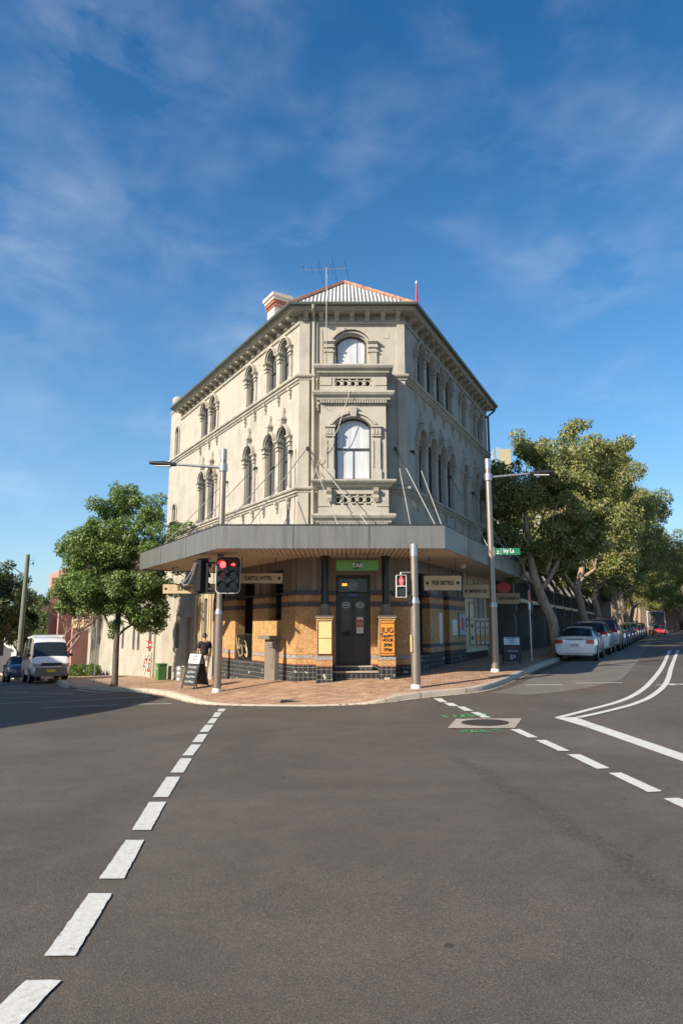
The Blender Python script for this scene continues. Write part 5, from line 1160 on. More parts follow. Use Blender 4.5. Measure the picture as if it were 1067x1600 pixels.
# ------------------------------------------------------------ antenna and dish on the hotel
an = thing('tv_antenna', 'tall silver television aerial on a pole above the front gutter', 'antenna', (-.42, 21.7, 10.4))
X0 = -.50; mb = MB(); mb.tube([(X0, 21.62, 10.35), (X0, 21.3, 10.7), (X0, 21.3, 13.66)], .014, 8); mb.build('mast', M_RODT, an)
mb = MB(); mb.tube([(X0 - .83, 21.3, 13.54), (X0 + .70, 21.3, 13.62)], .013, 6); mb.build('boom', M_STEEL, an)
mb = MB()
for dx_, L_ in ((-.78, .22), (-.5, .24), (-.27, .25), (-.22, .75), (.02, .3), (.16, .3), (.25, .75), (.66, .6)): mb.tube([(X0 + dx_ - .10 * L_, 21.3 - .2 * L_, 13.58 + L_ * .45), (X0 + dx_ + .14 * L_, 21.3 + .3 * L_, 13.58 - L_ * .5)], .007, 4)
mb.build('elements', M_DKMETAL, an)
dsp = TL(LEN_L + .1, -.5, 0); dz_ = 7.3
ds = thing('satellite_dish', 'dark satellite dish bolted to the far left edge of the hotel wall', 'satellite dish', (dsp[0], dsp[1], dz_))
mb = MB(); rings = []; d0 = Vector((dsp[0], dsp[1], dz_))
ax = Vector((-.75, -.45, .35)).normalized(); ua = ax.cross(Vector((0, 0, 1))).normalized(); ub = ax.cross(ua)
for r, d_ in ((.02, 0), (.2, .02), (.38, .07), (.48, .12)): rings.append([mb.p(*(d0 + ax * (.18 + d_) + ua * r * math.cos(a) + ub * r * math.sin(a))) for a in np.linspace(0, 2 * math.pi, 21)[:-1]])
for i in range(3):
    for k in range(20): mb.idx([rings[i][k], rings[i][(k + 1) % 20], rings[i + 1][(k + 1) % 20], rings[i + 1][k]])
mb.idx(rings[0]); mb.build('reflector', M_DKMETAL, ds, recalc=False, smooth=60)
mb = MB(); q = Vector((dsp[0], dsp[1], dz_)); mb.tube([q + Vector((.1, .1, 0)), q + ax * .2], .03, 6); mb.tube([q + ax * .3 - ub * .4, q + ax * .65], .015, 5); mb.build('bracket', M_DKMETAL, ds)

# ------------------------------------------------------------ lower building on the left, pink block, others
def pane_on(T, parent, u, w, z0, z1, v, mat_=M_GLASS, name='window', frame_m=M_FRAME):
    mb = MB(T)
    for a in ((u - w / 2, u - w / 2 + .06, z0, z1), (u + w / 2 - .06, u + w / 2, z0, z1), (u - w / 2 + .06, u + w / 2 - .06, z0, z0 + .06), (u - w / 2 + .06, u + w / 2 - .06, z1 - .06, z1)): mb.box(a[0], a[1], v - .02, v + .04, a[2], a[3])
    o = mb.build(name, frame_m, parent); mb = MB(T); mb.face([(u - w / 2, v, z0), (u + w / 2, v, z0), (u + w / 2, v, z1), (u - w / 2, v, z1)]); mb.build('pane', mat_, o, recalc=False); return o
ax0 = LEN_L + .02; ax1 = 32.5
annex = thing('low_rendered_building', 'pale grey rendered single storey wing with narrow windows behind the left street tree', 'building', TL(20, -2, -1))
wins = [(16.6, .5), (18.9, .5), (19.9, .5), (22.4, .5)]
mb = MB(TL); wall_panel(mb, ax0, ax1, -3, 4.6, [(u, w, .45, 1.75, 0) for u, w in wins] + [(31.2, 1.3, -1.6, .55, 0)], 0, .2)
mb.face([(ax1, 0, -3), (ax1, -9, -3), (ax1, -9, 4.6), (ax1, 0, 4.6)]); mb.face([(ax0, 0, 4.6), (ax1, 0, 4.6), (ax1, -9, 4.6), (ax0, -9, 4.6)]); mb.build('wall', M_ANNEX, annex, recalc=False)
mb = MB(); mould(mb, [TL(ax1, 0, 0)[:2], TL(ax0, 0, 0)[:2]], [(0, 4.35), (.10, 4.35), (.16, 4.45), (.16, 4.66), (0, 4.66)], side=1); mb.build('parapet_coping', M_TRIM, annex)
for u, w in wins: pane_on(TL, annex, u, w - .002, .45, 1.75, -.17)
mb = MB(TL); mb.box(30.56, 31.84, -.17, -.12, -1.6, .55); mb.build('door', M_TAUPE, annex)
mb = MB(TL); mb.box(28.6, 29.6, .0, .5, -1.6, 3.0); mb.build('pier', M_ANNEX, annex); mb = MB(TL); mb.box(24.2, 24.5, 0, .12, -1.5, 4.3); mb.build('pier', M_ANNEX, annex)
mb = MB(TL); mb.tube([(15.6, .08, 4.3), (15.6, .08, -.8)], .05, 8); mb.build('downpipe', M_ANNEX, annex, smooth=50)
mb = MB(TL); mb.box(16.1, 17.5, .0, .05, -.85, .42); hat = mb.build('poster_hatch', M_ANNEX, annex); r_ = random.Random(2)
for i in range(7):
    for j in range(6):
        m_ = r_.choice([M_REDP, M_PLATE, M_INK, M_TAUPE, M_TAUPE, M_PLATE, M_INK, M_YELLOW, M_BLUEP]); mb = MB(TL); u = 16.2 + i * .18; z = -.75 + j * .18; mb.box(u, u + r_.uniform(.10, .17), .05, .054 + .001 * ((i + j) % 3), z, z + r_.uniform(.09, .17)); mb.build('sticker', m_, hat)
mb = MB(TL); mb.box(16.2, 16.7, .0, .02, .62, .98); mb.box(16.85, 17.2, 0, .02, .62, .98); rs_ = mb.build('warning_sign', M_REDP, annex); mb = MB(TL); mb.box(16.26, 16.64, .02, .024, .76, .84); mb.box(16.92, 17.13, .02, .024, .68, .92); mb.build('panel', M_WHITE, rs_)
# projecting sign of the far end and ball lamp
c = TL(30.0, .9, 0)
sg = thing('projecting_sign', 'pale yellow sign board projecting from the far end of the low grey building', 'sign', (c[0], c[1], 1.2)); Tq = frame((c[0], c[1], 1), 90)
mb = MB(Tq); mb.box(-.75, .75, -.05, .05, 1.65, 2.25); mb.build('board', M_SIGN, sg); mb = MB(Tq); mb.box(-.85, .85, -.06, .06, 2.27, 2.35); mb.box(-.85, -.77, -.06, .06, 1.6, 2.27); mb.build('edge', M_SIGNEDGE, sg); text('HOTEL', .34, Tq(0, .056, 1.95), (1, 0, 0), (0, 0, 1), M_INK, sg)
c = TL(32.2, .3, 0); mb = MB(); mb.lathe([(.03, 1.45), (.15, 1.52), (.2, 1.66), (.15, 1.8), (.03, 1.87)], c[0], c[1], 12)
o = mb.build('ball_lamp', M_WHITE, smooth=60); tag(o, 'white round wall lamp at the far corner of the low grey building', 'wall lamp')

pk = thing('pink_building', 'tall pink rendered building with dark recesses at the far left of the hotel row', 'building', (-24, 62, -2))
TP = frame((-19.6, 50.6, -1), AZL)
mb = MB(TP); wall_panel(mb, 0, 13, -3.5, 6.4, [(3.2, 1.5, -1.9, 4.2, 0), (7.5, 1.2, .6, 2.4, 0), (7.5, 1.2, 3.6, 5.2, 0), (10.5, 1.2, .6, 2.4, 0)], 0, .6); mb.face([(0, 0, -3.5), (0, -10, -3.5), (0, -10, 6.4), (0, 0, 6.4)]); mb.face([(13, 0, -3.5), (13, -10, -3.5), (13, -10, 6.4), (13, 0, 6.4)]); mb.face([(0, 0, 6.4), (13, 0, 6.4), (13, -10, 6.4), (0, -10, 6.4)])
mb.build('wall', M_PINK, pk, recalc=False)
mb = MB(TP); mb.prism([(-10, 6.4), (0, 6.4), (-5, 7.6)], -.1, 13.1, 'x'); mb.build('roof', M_PINK, pk)
mb = MB(TP); mb.box(.6, 1.3, 0, .9, -3.4, 5.2); mb.box(5.2, 5.8, 0, .9, -3.4, 5.6); mb.build('buttress', M_PINK, pk)
for (u, w, z0, z1) in ((3.2, 1.49, -1.9, 4.2), (7.5, 1.19, .6, 2.4), (7.5, 1.19, 3.6, 5.2), (10.5, 1.19, .6, 2.4)): pane_on(TP, pk, u, w, z0, z1, -.5)
def house(name, label, x, y, az, L, Dp, H, m_, zb=-3, wins=(), roof=0, roof_m=None, cat='building', sd=1):
    T = frame((x, y, sd), az); t = thing(name, label, cat, (x, y, zb)); mb = MB(T)
    wall_panel(mb, 0, L, zb, H, [(u, w, z0, z1, 0) for u, w, z0, z1 in wins], 0, .2)
    for q in ([(0, 0), (0, -Dp)], [(L, 0), (L, -Dp)], [(0, -Dp), (L, -Dp)]): mb.face([(q[0][0], q[0][1], zb), (q[1][0], q[1][1], zb), (q[1][0], q[1][1], H), (q[0][0], q[0][1], H)])
    mb.face([(0, 0, H), (L, 0, H), (L, -Dp, H), (0, -Dp, H)]); mb.build('wall', m_, t, recalc=False)
    for u, w, z0, z1 in wins: pane_on(T, t, u, w - .004, z0, z1, -.16)
    if roof: mb = MB(T); mb.prism([(.3, H + .01), (-Dp - .3, H + .01), (-Dp / 2, H + roof)], -.3, L + .3, 'x'); mb.build('roof', roof_m or M_RUST, t)
    else: mb = MB(T); mb.box(-.08, L + .08, -.1, .12, H, H + .18); mb.build('coping', M_TRIM, t)
    return t
house('white_house', 'small white house behind the dark trees at the far left', -34, 66, 90, 7, 8, 2.6, M_WHITE, -3.5, [(1.5, 1, -1, 1), (4, 1, -1, 1)], 1.2, M_GUTTER)
house('brick_shop', 'low cream shop front far down the left street', -41, 62, 90, 5, 6, 3.2, M_CREAM, -3.5, [(1.5, 1, -1.5, .8)])
# the tall building across the left street whose shadow lies on the road
ob = thing('office_block', 'plain two storey rendered corner block across the left street, out of frame', 'building', (-17.3, 11.7, -.4)); HB = 8.9
c0 = (-17.3, 11.7); To = frame((*c0, -1), 189.8); Tn = frame((*c0, 1), AZL)
for T, L_ in ((To, 26), (Tn, 34)):
    ws = [(2.5 + 3.6 * i, 1.4, z0, z0 + 1.9, 0) for i in range(int((L_ - 2) / 3.6)) for z0 in (.6,)]; w2 = [(2.5 + 3.6 * i, 1.4, 4.4, 6.2, 0) for i in range(int((L_ - 2) / 3.6))]
    mb = MB(T); wall_panel(mb, 0, L_, -2.5, 3.5, ws, 0, .2); wall_panel(mb, 0, L_, 3.5, HB, w2, 0, .2); mb.build('wall', M_CREAM, ob, recalc=False)
    for q in ws + w2: pane_on(T, ob, q[0], q[1] - .004, q[2], q[3], -.16)
pts_ = [c0, Tn(34, 0, 0)[:2], (-46, -8), To(26, 0, 0)[:2]]
mb = MB(); mb.face([(*q, HB) for q in pts_]); mb.face([(*pts_[1], -2.5), (*pts_[2], -2.5), (*pts_[2], HB), (*pts_[1], HB)]); mb.face([(*pts_[3], -2.5), (*pts_[2], -2.5), (*pts_[2], HB), (*pts_[3], HB)]); mb.build('roof', M_TRIM, ob, recalc=False)
# cream apartment block behind the terraces
house('apartment_block', 'cream sunlit apartment block with balconies rising behind the dark terrace roofs', 15.5, 80, 90, 9.5, 10, 16.8, M_CREAM, 0, [(1.4 + 2.6 * i, 1.5, 12.6, 15.2) for i in range(3)])
# terrace row on the right
def terrace(T0, u, idx, w=4.8):
    T = lambda a, b, c: TR(u + a, b, c)
    lab = ('dark two storey terrace house with verandah, next to the hotel', 'terrace house behind the leaning trunk, second from the hotel', 'terrace house beside the white sedan, third from the hotel', 'terrace house beside the white SUV, fourth from the hotel',
           'terrace house beside the silver four wheel drive, fifth from the hotel', 'terrace house beside the blue hatchback, sixth from the hotel', 'terrace house beside the dark red car, seventh from the hotel', 'terrace house second last from the far end of the row', 'terrace house, third last from the far end of the row', 'terrace house, fourth last from the far end of the row', 'terrace house at the far end of the row')[idx]
    t = thing('terrace_house', lab, 'terrace house', TR(u + w / 2, -3, .3), group='terrace houses along the right street')
    mb = MB(T); wall_panel(mb, 0, w, -.5, 6.4, [(1.2, 1.0, .45, 2.7, 0), (3.2, 1.5, 1.0, 2.6, 0), (1.5, 1.1, 3.7, 5.7, 0), (3.5, 1.1, 3.7, 5.7, 0)], -1.6, .2)
    mb.face([(0, -1.6, 6.4), (w, -1.6, 6.4), (w, -8, 6.4), (0, -8, 6.4)]); mb.build('wall', M_BRICKD, t, recalc=False)
    mb = MB(T)
    prof = [(-1.6, -.5), (.0, -.5), (.0, 2.2), (-.12, 2.4), (.06, 2.6), (.08, 3.1), (-.05, 3.3), (.0, 4.9), (-.15, 5.1), (.05, 5.3), (.0, 5.9), (-1.6, 7.2)]
    mb.prism(prof, -.14, .14, 'x'); mb.build('wing_wall', M_WINGW, t)
    mb = MB(T); mb.box(.145, w - .145, -1.6, -.02, 3.1, 3.3); mb.build('balcony_floor', M_SIGN, t)
    mb = MB(T); mb.prism([(-1.6, 6.7), (.12, 5.75), (.12, 5.82), (-1.6, 6.8)], .145, w - .145, 'x'); mb.build('verandah_roof', M_GUTTER, t)
    mb = MB(T); mb.prism([(-1.6, 6.4), (-8, 6.4), (-4.8, 8.6)], .145, w - .145, 'x'); mb.build('roof', M_GUTTER, t)
    mb = MB(T)
    for k in range(20): a = .25 + k * (w - .5) / 19; mb.box(a - .012, a + .012, -.09, -.06, 3.3, 4.25)
    mb.box(.15, w - .15, -.10, -.05, 4.25, 4.31); mb.build('railing', M_DKMETAL, t)
    for (a, w_, z0, z1) in ((1.2, .99, .45, 2.7), (3.2, 1.49, 1.0, 2.6), (1.5, 1.09, 3.7, 5.7), (3.5, 1.09, 3.7, 5.7)): pane_on(T, t, a, w_, z0, z1, -1.76)
M_BRICKD = plain('dark_brick', (.12, .085, .07), .85, var=.3, sc=8); M_WINGW = stucco('pale_blue_grey_render', (.17, .16, .148), .5)
for i in range(11): terrace(TR, 12.2 + i * 4.85, i)
# far end of the right street
c = TR(67.5, -1.0, 0); house('corner_shop_block', 'dark brick building beyond the last terrace house on the right street', c[0], c[1], AZR, 34, 14, 7.2, M_BRICKD, 0, [(3 + 4 * i, 1.8, z0, z0 + 1.8) for i in range(7) for z0 in (1.2,)])
house('far_shop_row', 'row of low brick shops at the far end of the right street', 60, 150, 115.3, 30, 12, 7.5, M_BRICKD, 0, [(3 + 5 * i, 2.4, 1, 3) for i in range(5)])
house('far_cream_building', 'cream building at the far right end of the street behind the truck', 74, 138, 115.3, 14, 12, 6.2, M_CREAM, 0, [(3 + 5 * i, 1.6, 1.5, 3.4) for i in range(2)])
# construction crane mast and wrapped building far behind the trees
cr_ = thing('crane_mast', 'thin grey lattice mast rising far behind the trees beside the hotel', 'crane', (47, 215, 0)); mb = MB()
for a, b in ((-.8, -.8), (.8, -.8), (.8, .8), (-.8, .8)): mb.tube([(47 + a, 215 + b, 0), (47 + a, 215 + b, 62)], .12, 4)
for k in range(30): z = 4 + k * 1.95; s = 1 if k % 2 else -1; mb.tube([(47 - .8 * s, 214.2, z), (47 + .8 * s, 214.2, z + 1.95)], .08, 4); mb.tube([(47 - .8, 214.2, z), (47 + .8, 214.2, z)], .08, 4)
mb.build('mast', M_STEEL, cr_)
wb = thing('wrapped_tower', 'distant tower wrapped in yellow and blue mesh behind the trees', 'building', (55, 220, 0)); mb = MB(); mb.box(50, 51.6, 216, 226, 0, 59.5); mb.build('wall', M_BLUEP, wb); mb = MB(); mb.box(51.61, 55.0, 216, 226, 0, 59); mb.build('mesh_wrap', plain('yellow_mesh', (.42, .36, .20), .7), wb)
rc = thing('red_roof_mast', 'slim red lattice mast standing above the right end of the front gutter', 'mast', (3.1, 25.5, 13.0)); mb = MB()
for a in (0, 2.1, 4.2): mb.tube([(3.0 + .13 * math.cos(a), 25.5 + .13 * math.sin(a), 12.9), (3.0, 25.5, 15.3)], .022, 4)
for k in range(6): z = 13.2 + k * .33; r = .13 * (15.3 - z) / 2.4; mb.tube([(3.0 - r, 25.5, z), (3.0 + r, 25.5, z)], .016, 4); mb.tube([(3.0 - r, 25.5, z), (3.0 + r * .8, 25.5, z + .33)], .014, 4)
mb.build('lattice', plain('red_mast_paint', (.6, .06, .07), .5), rc); mb = MB(); mb.lathe([(.03, 15.3), (.04, 15.36), (.02, 15.42)], 3.0, 25.5, 8); mb.build('tip', M_WHITE, rc)

# ------------------------------------------------------------ trees
def leaves_mesh(name, centres, radii, n, size, mat_, seed, squash=.85, droop=.3, hollow=.35, lobes=7):
    g = np.random.default_rng(seed); C = np.array(centres, float); Rr = np.array(radii, float)
    # each clump becomes several smaller lobes so the outline is uneven
    LC, LR = [], []
    for c, r in zip(C, Rr):
        for _ in range(lobes):
            d = g.normal(size=3); d /= np.linalg.norm(d); LC.append(c + d * r * g.uniform(.25, .85) * np.array([1, 1, squash])); LR.append(r * g.uniform(.26, .52))
    LC = np.array(LC); LR = np.array(LR); wt = LR ** 2; wt /= wt.sum(); k = g.choice(len(LC), n, p=wt)
    d = g.normal(size=(n, 3)); d /= np.linalg.norm(d, axis=1)[:, None]; rad = g.uniform(hollow, 1.0, n) ** .6
    P = LC[k] + d * (LR[k] * rad)[:, None] * np.array([1, 1, squash]); P += g.normal(scale=size * .25, size=P.shape)
    nrm = d * .8 + g.normal(scale=.55, size=(n, 3)) + np.array([0, 0, .45]); nrm /= np.linalg.norm(nrm, axis=1)[:, None]
    t = np.cross(nrm, g.normal(size=(n, 3))); t /= np.linalg.norm(t, axis=1)[:, None]; t[:, 2] -= droop; t /= np.linalg.norm(t, axis=1)[:, None]; b = np.cross(nrm, t); b /= np.linalg.norm(b, axis=1)[:, None]
    s = size * g.uniform(.6, 1.35, n)[:, None]
    q0 = P - t * s * .5; q1 = P + b * s * .24 - nrm * s * .06; q2 = P + t * s * .55; q3 = P - b * s * .24 - nrm * s * .06
    V = np.stack([q0, q1, q2, q3], 1).reshape(-1, 3); me = bpy.data.meshes.new(name)
    me.vertices.add(len(V)); me.vertices.foreach_set('co', V.ravel()); me.loops.add(n * 4); me.loops.foreach_set('vertex_index', np.arange(n * 4)); me.polygons.add(n); me.polygons.foreach_set('loop_start', np.arange(0, n * 4, 4)); me.polygons.foreach_set('loop_total', np.full(n, 4)); me.update(calc_edges=True); me.materials.append(mat_)
    return me
def limb_pts(p0, p1, r, g, n=5, wob=.12):
    p0, p1 = Vector(p0), Vector(p1); L_ = (p1 - p0).length; pts = []
    for i in range(n + 1):
        s = i / n; q = p0.lerp(p1, s)
        if 0 < i < n: q += Vector((g.uniform(-1, 1), g.uniform(-1, 1), g.uniform(-.5, .5))) * L_ * wob * .5
        pts.append(q)
    return pts
def tree(name, label, x, y, z, trunk, limbs, clumps, n, size, leaf, bark_m, seed, group=None, droop=.3, lobes=7, twigs=True, **kw):
    t = thing(name, label, 'tree', (x, y, z), group=group); g = random.Random(seed); mb = MB()
    mb.tube([q[:3] for q in trunk], [q[3] for q in trunk], 10)
    for (p0, p1, r0) in limbs:
        pts = limb_pts(p0, p1, r0, g); mb.tube(pts, [r0 * (1 - .75 * i / (len(pts) - 1)) for i in range(len(pts))], 7)
        if twigs:
            for k in range(4):
                q = pts[2 + k % 3]; e = q + Vector((g.uniform(-1, 1), g.uniform(-1, 1), g.uniform(.1, 1))) * (pts[-1] - pts[0]).length * .4; mb.tube([q, q.lerp(e, .5) + Vector((0, 0, .1)), e], [r0 * .35, r0 * .25, r0 * .08], 5)
    mb.build('trunk', bark_m, t, smooth=60, off=(0, 0, 0))
    if n:
        me = leaves_mesh('crown', [c[:3] for c in clumps], [c[3] for c in clumps], n, size, leaf, seed, droop=droop, lobes=lobes, **kw); o = bpy.data.objects.new('crown', me); COL.objects.link(o); o.parent = t
    return t
# the street tree on the left corner
tx, ty = -9.35, 28.9; tz = pv(tx, ty)
off = lambda dx_, z, r, dy_=0: (dx_ * 1.02, dy_, z - tz, r * 1.08)
g = random.Random(5)
cl = [off(0.0, 7.45, .85), off(-.15, 6.8, 1.0, .4), off(-.75, 6.5, .85, -.3), off(1.15, 6.75, .8, .2), off(1.55, 6.1, .8, -.3), off(.4, 6.0, 1.0, -.6), off(-.7, 5.6, 1.0, .5), off(-1.7, 5.0, 1.05, 0), off(-2.0, 4.3, .85, .3), off(-1.3, 4.6, 1.0, -.7), off(.1, 5.0, 1.15, -.8), off(1.2, 5.1, 1.05, -.5), off(2.1, 5.2, .8, .2), off(2.3, 4.5, .7, .3), off(1.6, 4.2, 1.0, .6),
      off(-1.8, 3.3, .9, -.4), off(-.9, 3.6, 1.0, -.9), off(.1, 3.7, 1.1, -.9), off(1.1, 3.6, 1.0, -.6), off(1.9, 3.4, .8, 0), off(-1.2, 2.7, .8, .3), off(-.3, 2.8, .85, -.5), off(.9, 2.5, .9, -.4), off(1.7, 2.4, .8, .2), off(1.4, 1.75, .65, -.2), off(-1.75, 3.0, .85, -.2), off(-1.35, 5.8, .85, -.3), off(-.7, 4.6, 1.1, -.9), off(2.35, 5.9, .6, 0), off(-1.5, 3.9, .95, -.6), off(-1.9, 2.6, .6, 0), off(-1.0, 3.1, .9, -.8), off(-1.2, 5.3, .85, -.4), off(-.1, 1.75, .5, .0), off(-.2, 4.4, 1.2, .9), off(.8, 3.2, 1.0, .9), off(-.9, 3.5, 1.0, 1.0), off(.2, 2.9, .9, .8)]
tree('street_tree', 'bushy green street tree at the kerb left of the hotel awning', tx, ty, tz, [(0, 0, -.1, .17), (.02, 0, .5, .13), (0, .02, 1.6, .115), (.03, 0, 3.2, .10), (-.04, .05, 5.0, .07), (0, 0, 7.2, .03), (0, 0, 8.3, .015)],
     [((0, 0, 2.0), (1.6, -.2, 3.2), .06), ((0, 0, 2.3), (-1.6, .2, 4.1), .06), ((0, 0, 3.0), (.9, .9, 4.9), .05), ((0, 0, 3.3), (-.8, -.9, 5.0), .05), ((0, 0, 4.2), (1.9, .1, 5.8), .045), ((0, 0, 4.4), (-1.7, 0, 5.6), .045), ((0, 0, 5.6), (1.2, .2, 7.2), .03), ((0, 0, 5.8), (-.8, -.2, 7.2), .03)],
     cl, 78000, .118, M_LEAF, M_BARK, 11, lobes=7)
# right hand avenue
def avenue_meshes():
    out_ = []
    for sd, (sc) in ((21, 1), (22, 1), (23, 1)):
        g = random.Random(sd); cl = []
        n_ = 23
        for i in range(n_):
            a = g.uniform(0, 2 * math.pi); zz = g.uniform(4.1, 12.0); rr = g.uniform(.3, 1) ** .6 * (3.9 if 5.2 < zz < 9.6 else 2.6); cl.append((rr * math.cos(a), rr * math.sin(a), zz, g.uniform(1.0, 1.75)))
        cl += [(0, 0, 12.3, 1.3), (.3, 0, 10.5, 1.8)]
        tr_pts = [(0, 0, -.2, .30), (.05, 0, .4, .24), (-.15 + g.uniform(-.2, .2), .1, 1.6, .22), (-.35 * g.choice((-1, 1)), 0, 3.2, .20), (0, 0, 4.4, .16), (.2, .1, 7.0, .11), (0, 0, 11.5, .03)]
        limbs = [((tr_pts[3][0], 0, 3.2), (g.uniform(1.5, 2.8), g.uniform(-1.5, 1.5), 6.4), .13), ((tr_pts[3][0], 0, 3.1), (-g.uniform(1.5, 2.8), g.uniform(-1.5, 1.5), 6.8), .13), ((0, 0, 4.4), (1.2, 2.2, 8.2), .10), ((0, 0, 4.6), (-1.0, -2.4, 8.4), .10), ((.1, 0, 6), (2.4, -.6, 9.5), .08), ((.1, 0, 6.2), (-2.2, .8, 10), .08), ((.2, 0, 7), (.8, .6, 11.5), .06)]
        out_.append((tr_pts, limbs, cl))
    return out_
AV = avenue_meshes()
protos = []
def av_tree(i, x, y, rz, s, label, group, zs=1.0):
    k = i % 3
    if k >= len(protos) or protos[k] is None:
        tp, lb, cl = AV[k]
        t = tree('avenue_tree', label, x, y, S(x, y) + .05, tp, lb, cl, 46000, .175, M_LEAF2, M_PAPERBARK, 31 + k, group=group, droop=.6, lobes=9); protos.append(t)
    else:
        t = copy_tree(protos[k]); t.location = (x, y, S(x, y) + .05); t['label'] = label
    t.rotation_euler = (0, 0, rz); t.scale = (s, s, s * zs); return t
# first tree: its own leaning double trunk, whole crown in the hotel's shade
x0, y0 = 9.45, 31.0; z0 = pv(x0, y0); g = random.Random(91)
cl = [(-1.4, .5, 4.6, 1.3), (-1.9, 1.0, 6.0, 1.5), (-1.0, 0, 7.2, 1.6), (.2, .4, 8.0, 1.5), (-1.9, 1.5, 8.2, 1.4), (-2.6, 1.2, 7.2, 1.2), (.8, -.4, 6.6, 1.4), (1.4, .5, 5.4, 1.3), (.3, -.6, 5.3, 1.3), (-.5, 0, 9.0, 1.2), (1.6, .4, 7.6, 1.1), (-.4, 1.2, 4.4, 1.1), (-2.4, .2, 5.0, 1.0), (.9, 1.5, 4.6, 1.0), (1.1, -.2, 4.7, 1.1), (2.2, .3, 6.2, 1.1), (-1.5, .3, 3.9, .9), (2.3, .6, 5.0, .9), (2.6, .8, 7.4, .9)]
tree('avenue_tree', 'big tree with a thick leaning pale trunk right behind the white sedan', x0, y0, z0, [(.12, 0, -.2, .34), (.1, 0, .5, .25), (.0, .1, 1.6, .24), (-.45, 0, 2.6, .22), (-.75, 0, 3.6, .19), (-.9, .1, 5.0, .13), (-1.0, .2, 7.5, .06), (-.8, .2, 8.6, .02)],
     [((-.55, 0, 2.9), (.6, -.2, 4.6), .13), ((.3, 0, 3.9), (1.2, .3, 6.2), .09), ((-.8, 0, 3.7), (-2.0, .8, 6.4), .10), ((-.9, 0, 4.6), (.4, .8, 7.6), .08), ((-.7, 0, 3.2), (-2.2, -.6, 5.2), .09), ((-.2, -.1, 3.7), (.2, -1.2, 6.8), .08)],
     cl, 62000, .15, M_LEAF2, M_PAPERBARK, 77, group='trees along the right street', droop=.6, lobes=9)
pos = [(15.4, 43.8, 0, 1.14, 'tall tree behind the second and third parked cars on the right street'), (18.9, 50.8, 2, 1.08, 'tree with a pale trunk above the blue parked car'), (22.9, 58.4, 4, 1.32, 'avenue tree with bulging pale trunk beyond the blue car'),
       (27.2, 67.6, 1, 1.28, 'avenue tree, fifth along the parked cars'), (31.4, 76.6, 3, 1.28, 'avenue tree just before the yellow diamond sign'), (35.4, 85.9, 5, 1.22, 'avenue tree behind the yellow diamond sign'), (41, 98, 2.5, 1.2, 'avenue tree near the far crossing'), (48, 113, 0.5, 1.3, 'avenue tree, last clear one before the far bend'), (56, 130, 1.5, 1.35, 'hazy avenue tree at the far end of the row')]
for i, (x, y, rz, s, lab) in enumerate(pos): av_tree(i, x, y, rz, s, lab, 'trees along the right street')
for i, (x, y, rz, s, lab) in enumerate([(44.5, 86, 1.2, .95, 'dark tree at the right edge of the photo across the street'), (50.5, 100, 3.2, 1.0, 'tree across the street beyond the right edge tree'), (58, 117, 5.0, 1.05, 'farther tree across the street near the truck')]): av_tree(i + 1, x, y, rz, s, lab, 'trees across the right street', 1)
for i, (x, y, rz, s, lab) in enumerate([(66, 142, .4, 1.2, 'tree closing the view at the far end of the street, left one'), (73.5, 146, 2.2, 1.15, 'tree closing the view at the far end of the street, middle one'), (64, 128, 4.2, 1.15, 'tree across the street just beyond the truck')]): av_tree(i, x, y, rz, s, lab, 'trees closing the far end of the street', 1)
# left background trees
def bushy(label, x, y, zb, h, r, n, seed, leaf=M_LEAF3, size=.3, trunk_h=1.6):
    g = random.Random(seed); cl = []
    for i in range(12):
        zz = g.uniform(trunk_h + r * .5, h - r * .4); a = g.uniform(0, 6.28); rr = r * .7 * g.uniform(.2, 1); cl.append((rr * math.cos(a), rr * math.sin(a), zz, r * g.uniform(.38, .55)))
    cl.append((0, 0, h - r * .3, r * .45))
    return tree('tree', label, x, y, zb, [(0, 0, -.3, .22), (.05, 0, trunk_h, .17), (0, 0, h * .6, .1), (0, 0, h * .9, .03)], [((0, 0, trunk_h), (r * .7, 0, h * .5), .09), ((0, 0, trunk_h), (-r * .7, .3, h * .55), .09), ((0, 0, h * .4), (.2, r * .6, h * .75), .07)], cl, n, size, leaf, M_BARK, seed)
bushy('dark green tree at the left edge behind the timber power pole', -26.3, 52, S(-25.6, 50), 9.0, 3.4, 26000, 41, size=.2)
bushy('dark green tree between the timber pole and the pink building', -24.5, 60, S(-24.5, 60), 7.6, 2.6, 16000, 43, size=.2)
bushy('dark rounded tree filling the gap left of the bare tree', -29.5, 64, S(-29.5, 64), 8.2, 3.2, 18000, 47, size=.2)
bushy('low dark tree at the extreme left edge', -30.5, 60, S(-30.5, 60), 7.5, 3.2, 18000, 44, size=.2)
# bare winter tree in front of the pink building
bt = thing('bare_tree', 'leafless tree with fine grey branches in front of the pink building', 'tree', (-18.2, 45.5, S(-18.2, 45.5))); g = random.Random(19); mb = MB()
def grow(p, d, L_, r, lv):
    q = p + d * L_ * .5 + Vector((g.uniform(-1, 1), g.uniform(-1, 1), 0)) * L_ * .06; e = p + d * L_; mb.tube([p, q, e], [r, r * .85, r * .65], 5 if lv > 2 else 3, cap=False)
    if lv == 0: return
    for k in range(3 if lv > 1 else 4):
        nd = (d + Vector((g.uniform(-1, 1), g.uniform(-1, 1), g.uniform(-.35, .8))) * .75).normalized(); grow(p + d * L_ * g.uniform(.6, 1), nd, L_ * g.uniform(.62, .82), r * .62, lv - 1)
grow(Vector((0, 0, -.2)), Vector((.05, 0, 1)), 2.2, .14, 6)
mb.build('branches', plain('grey_twigs', (.26, .17, .13), .9), bt, recalc=False, off=(0, 0, 0))
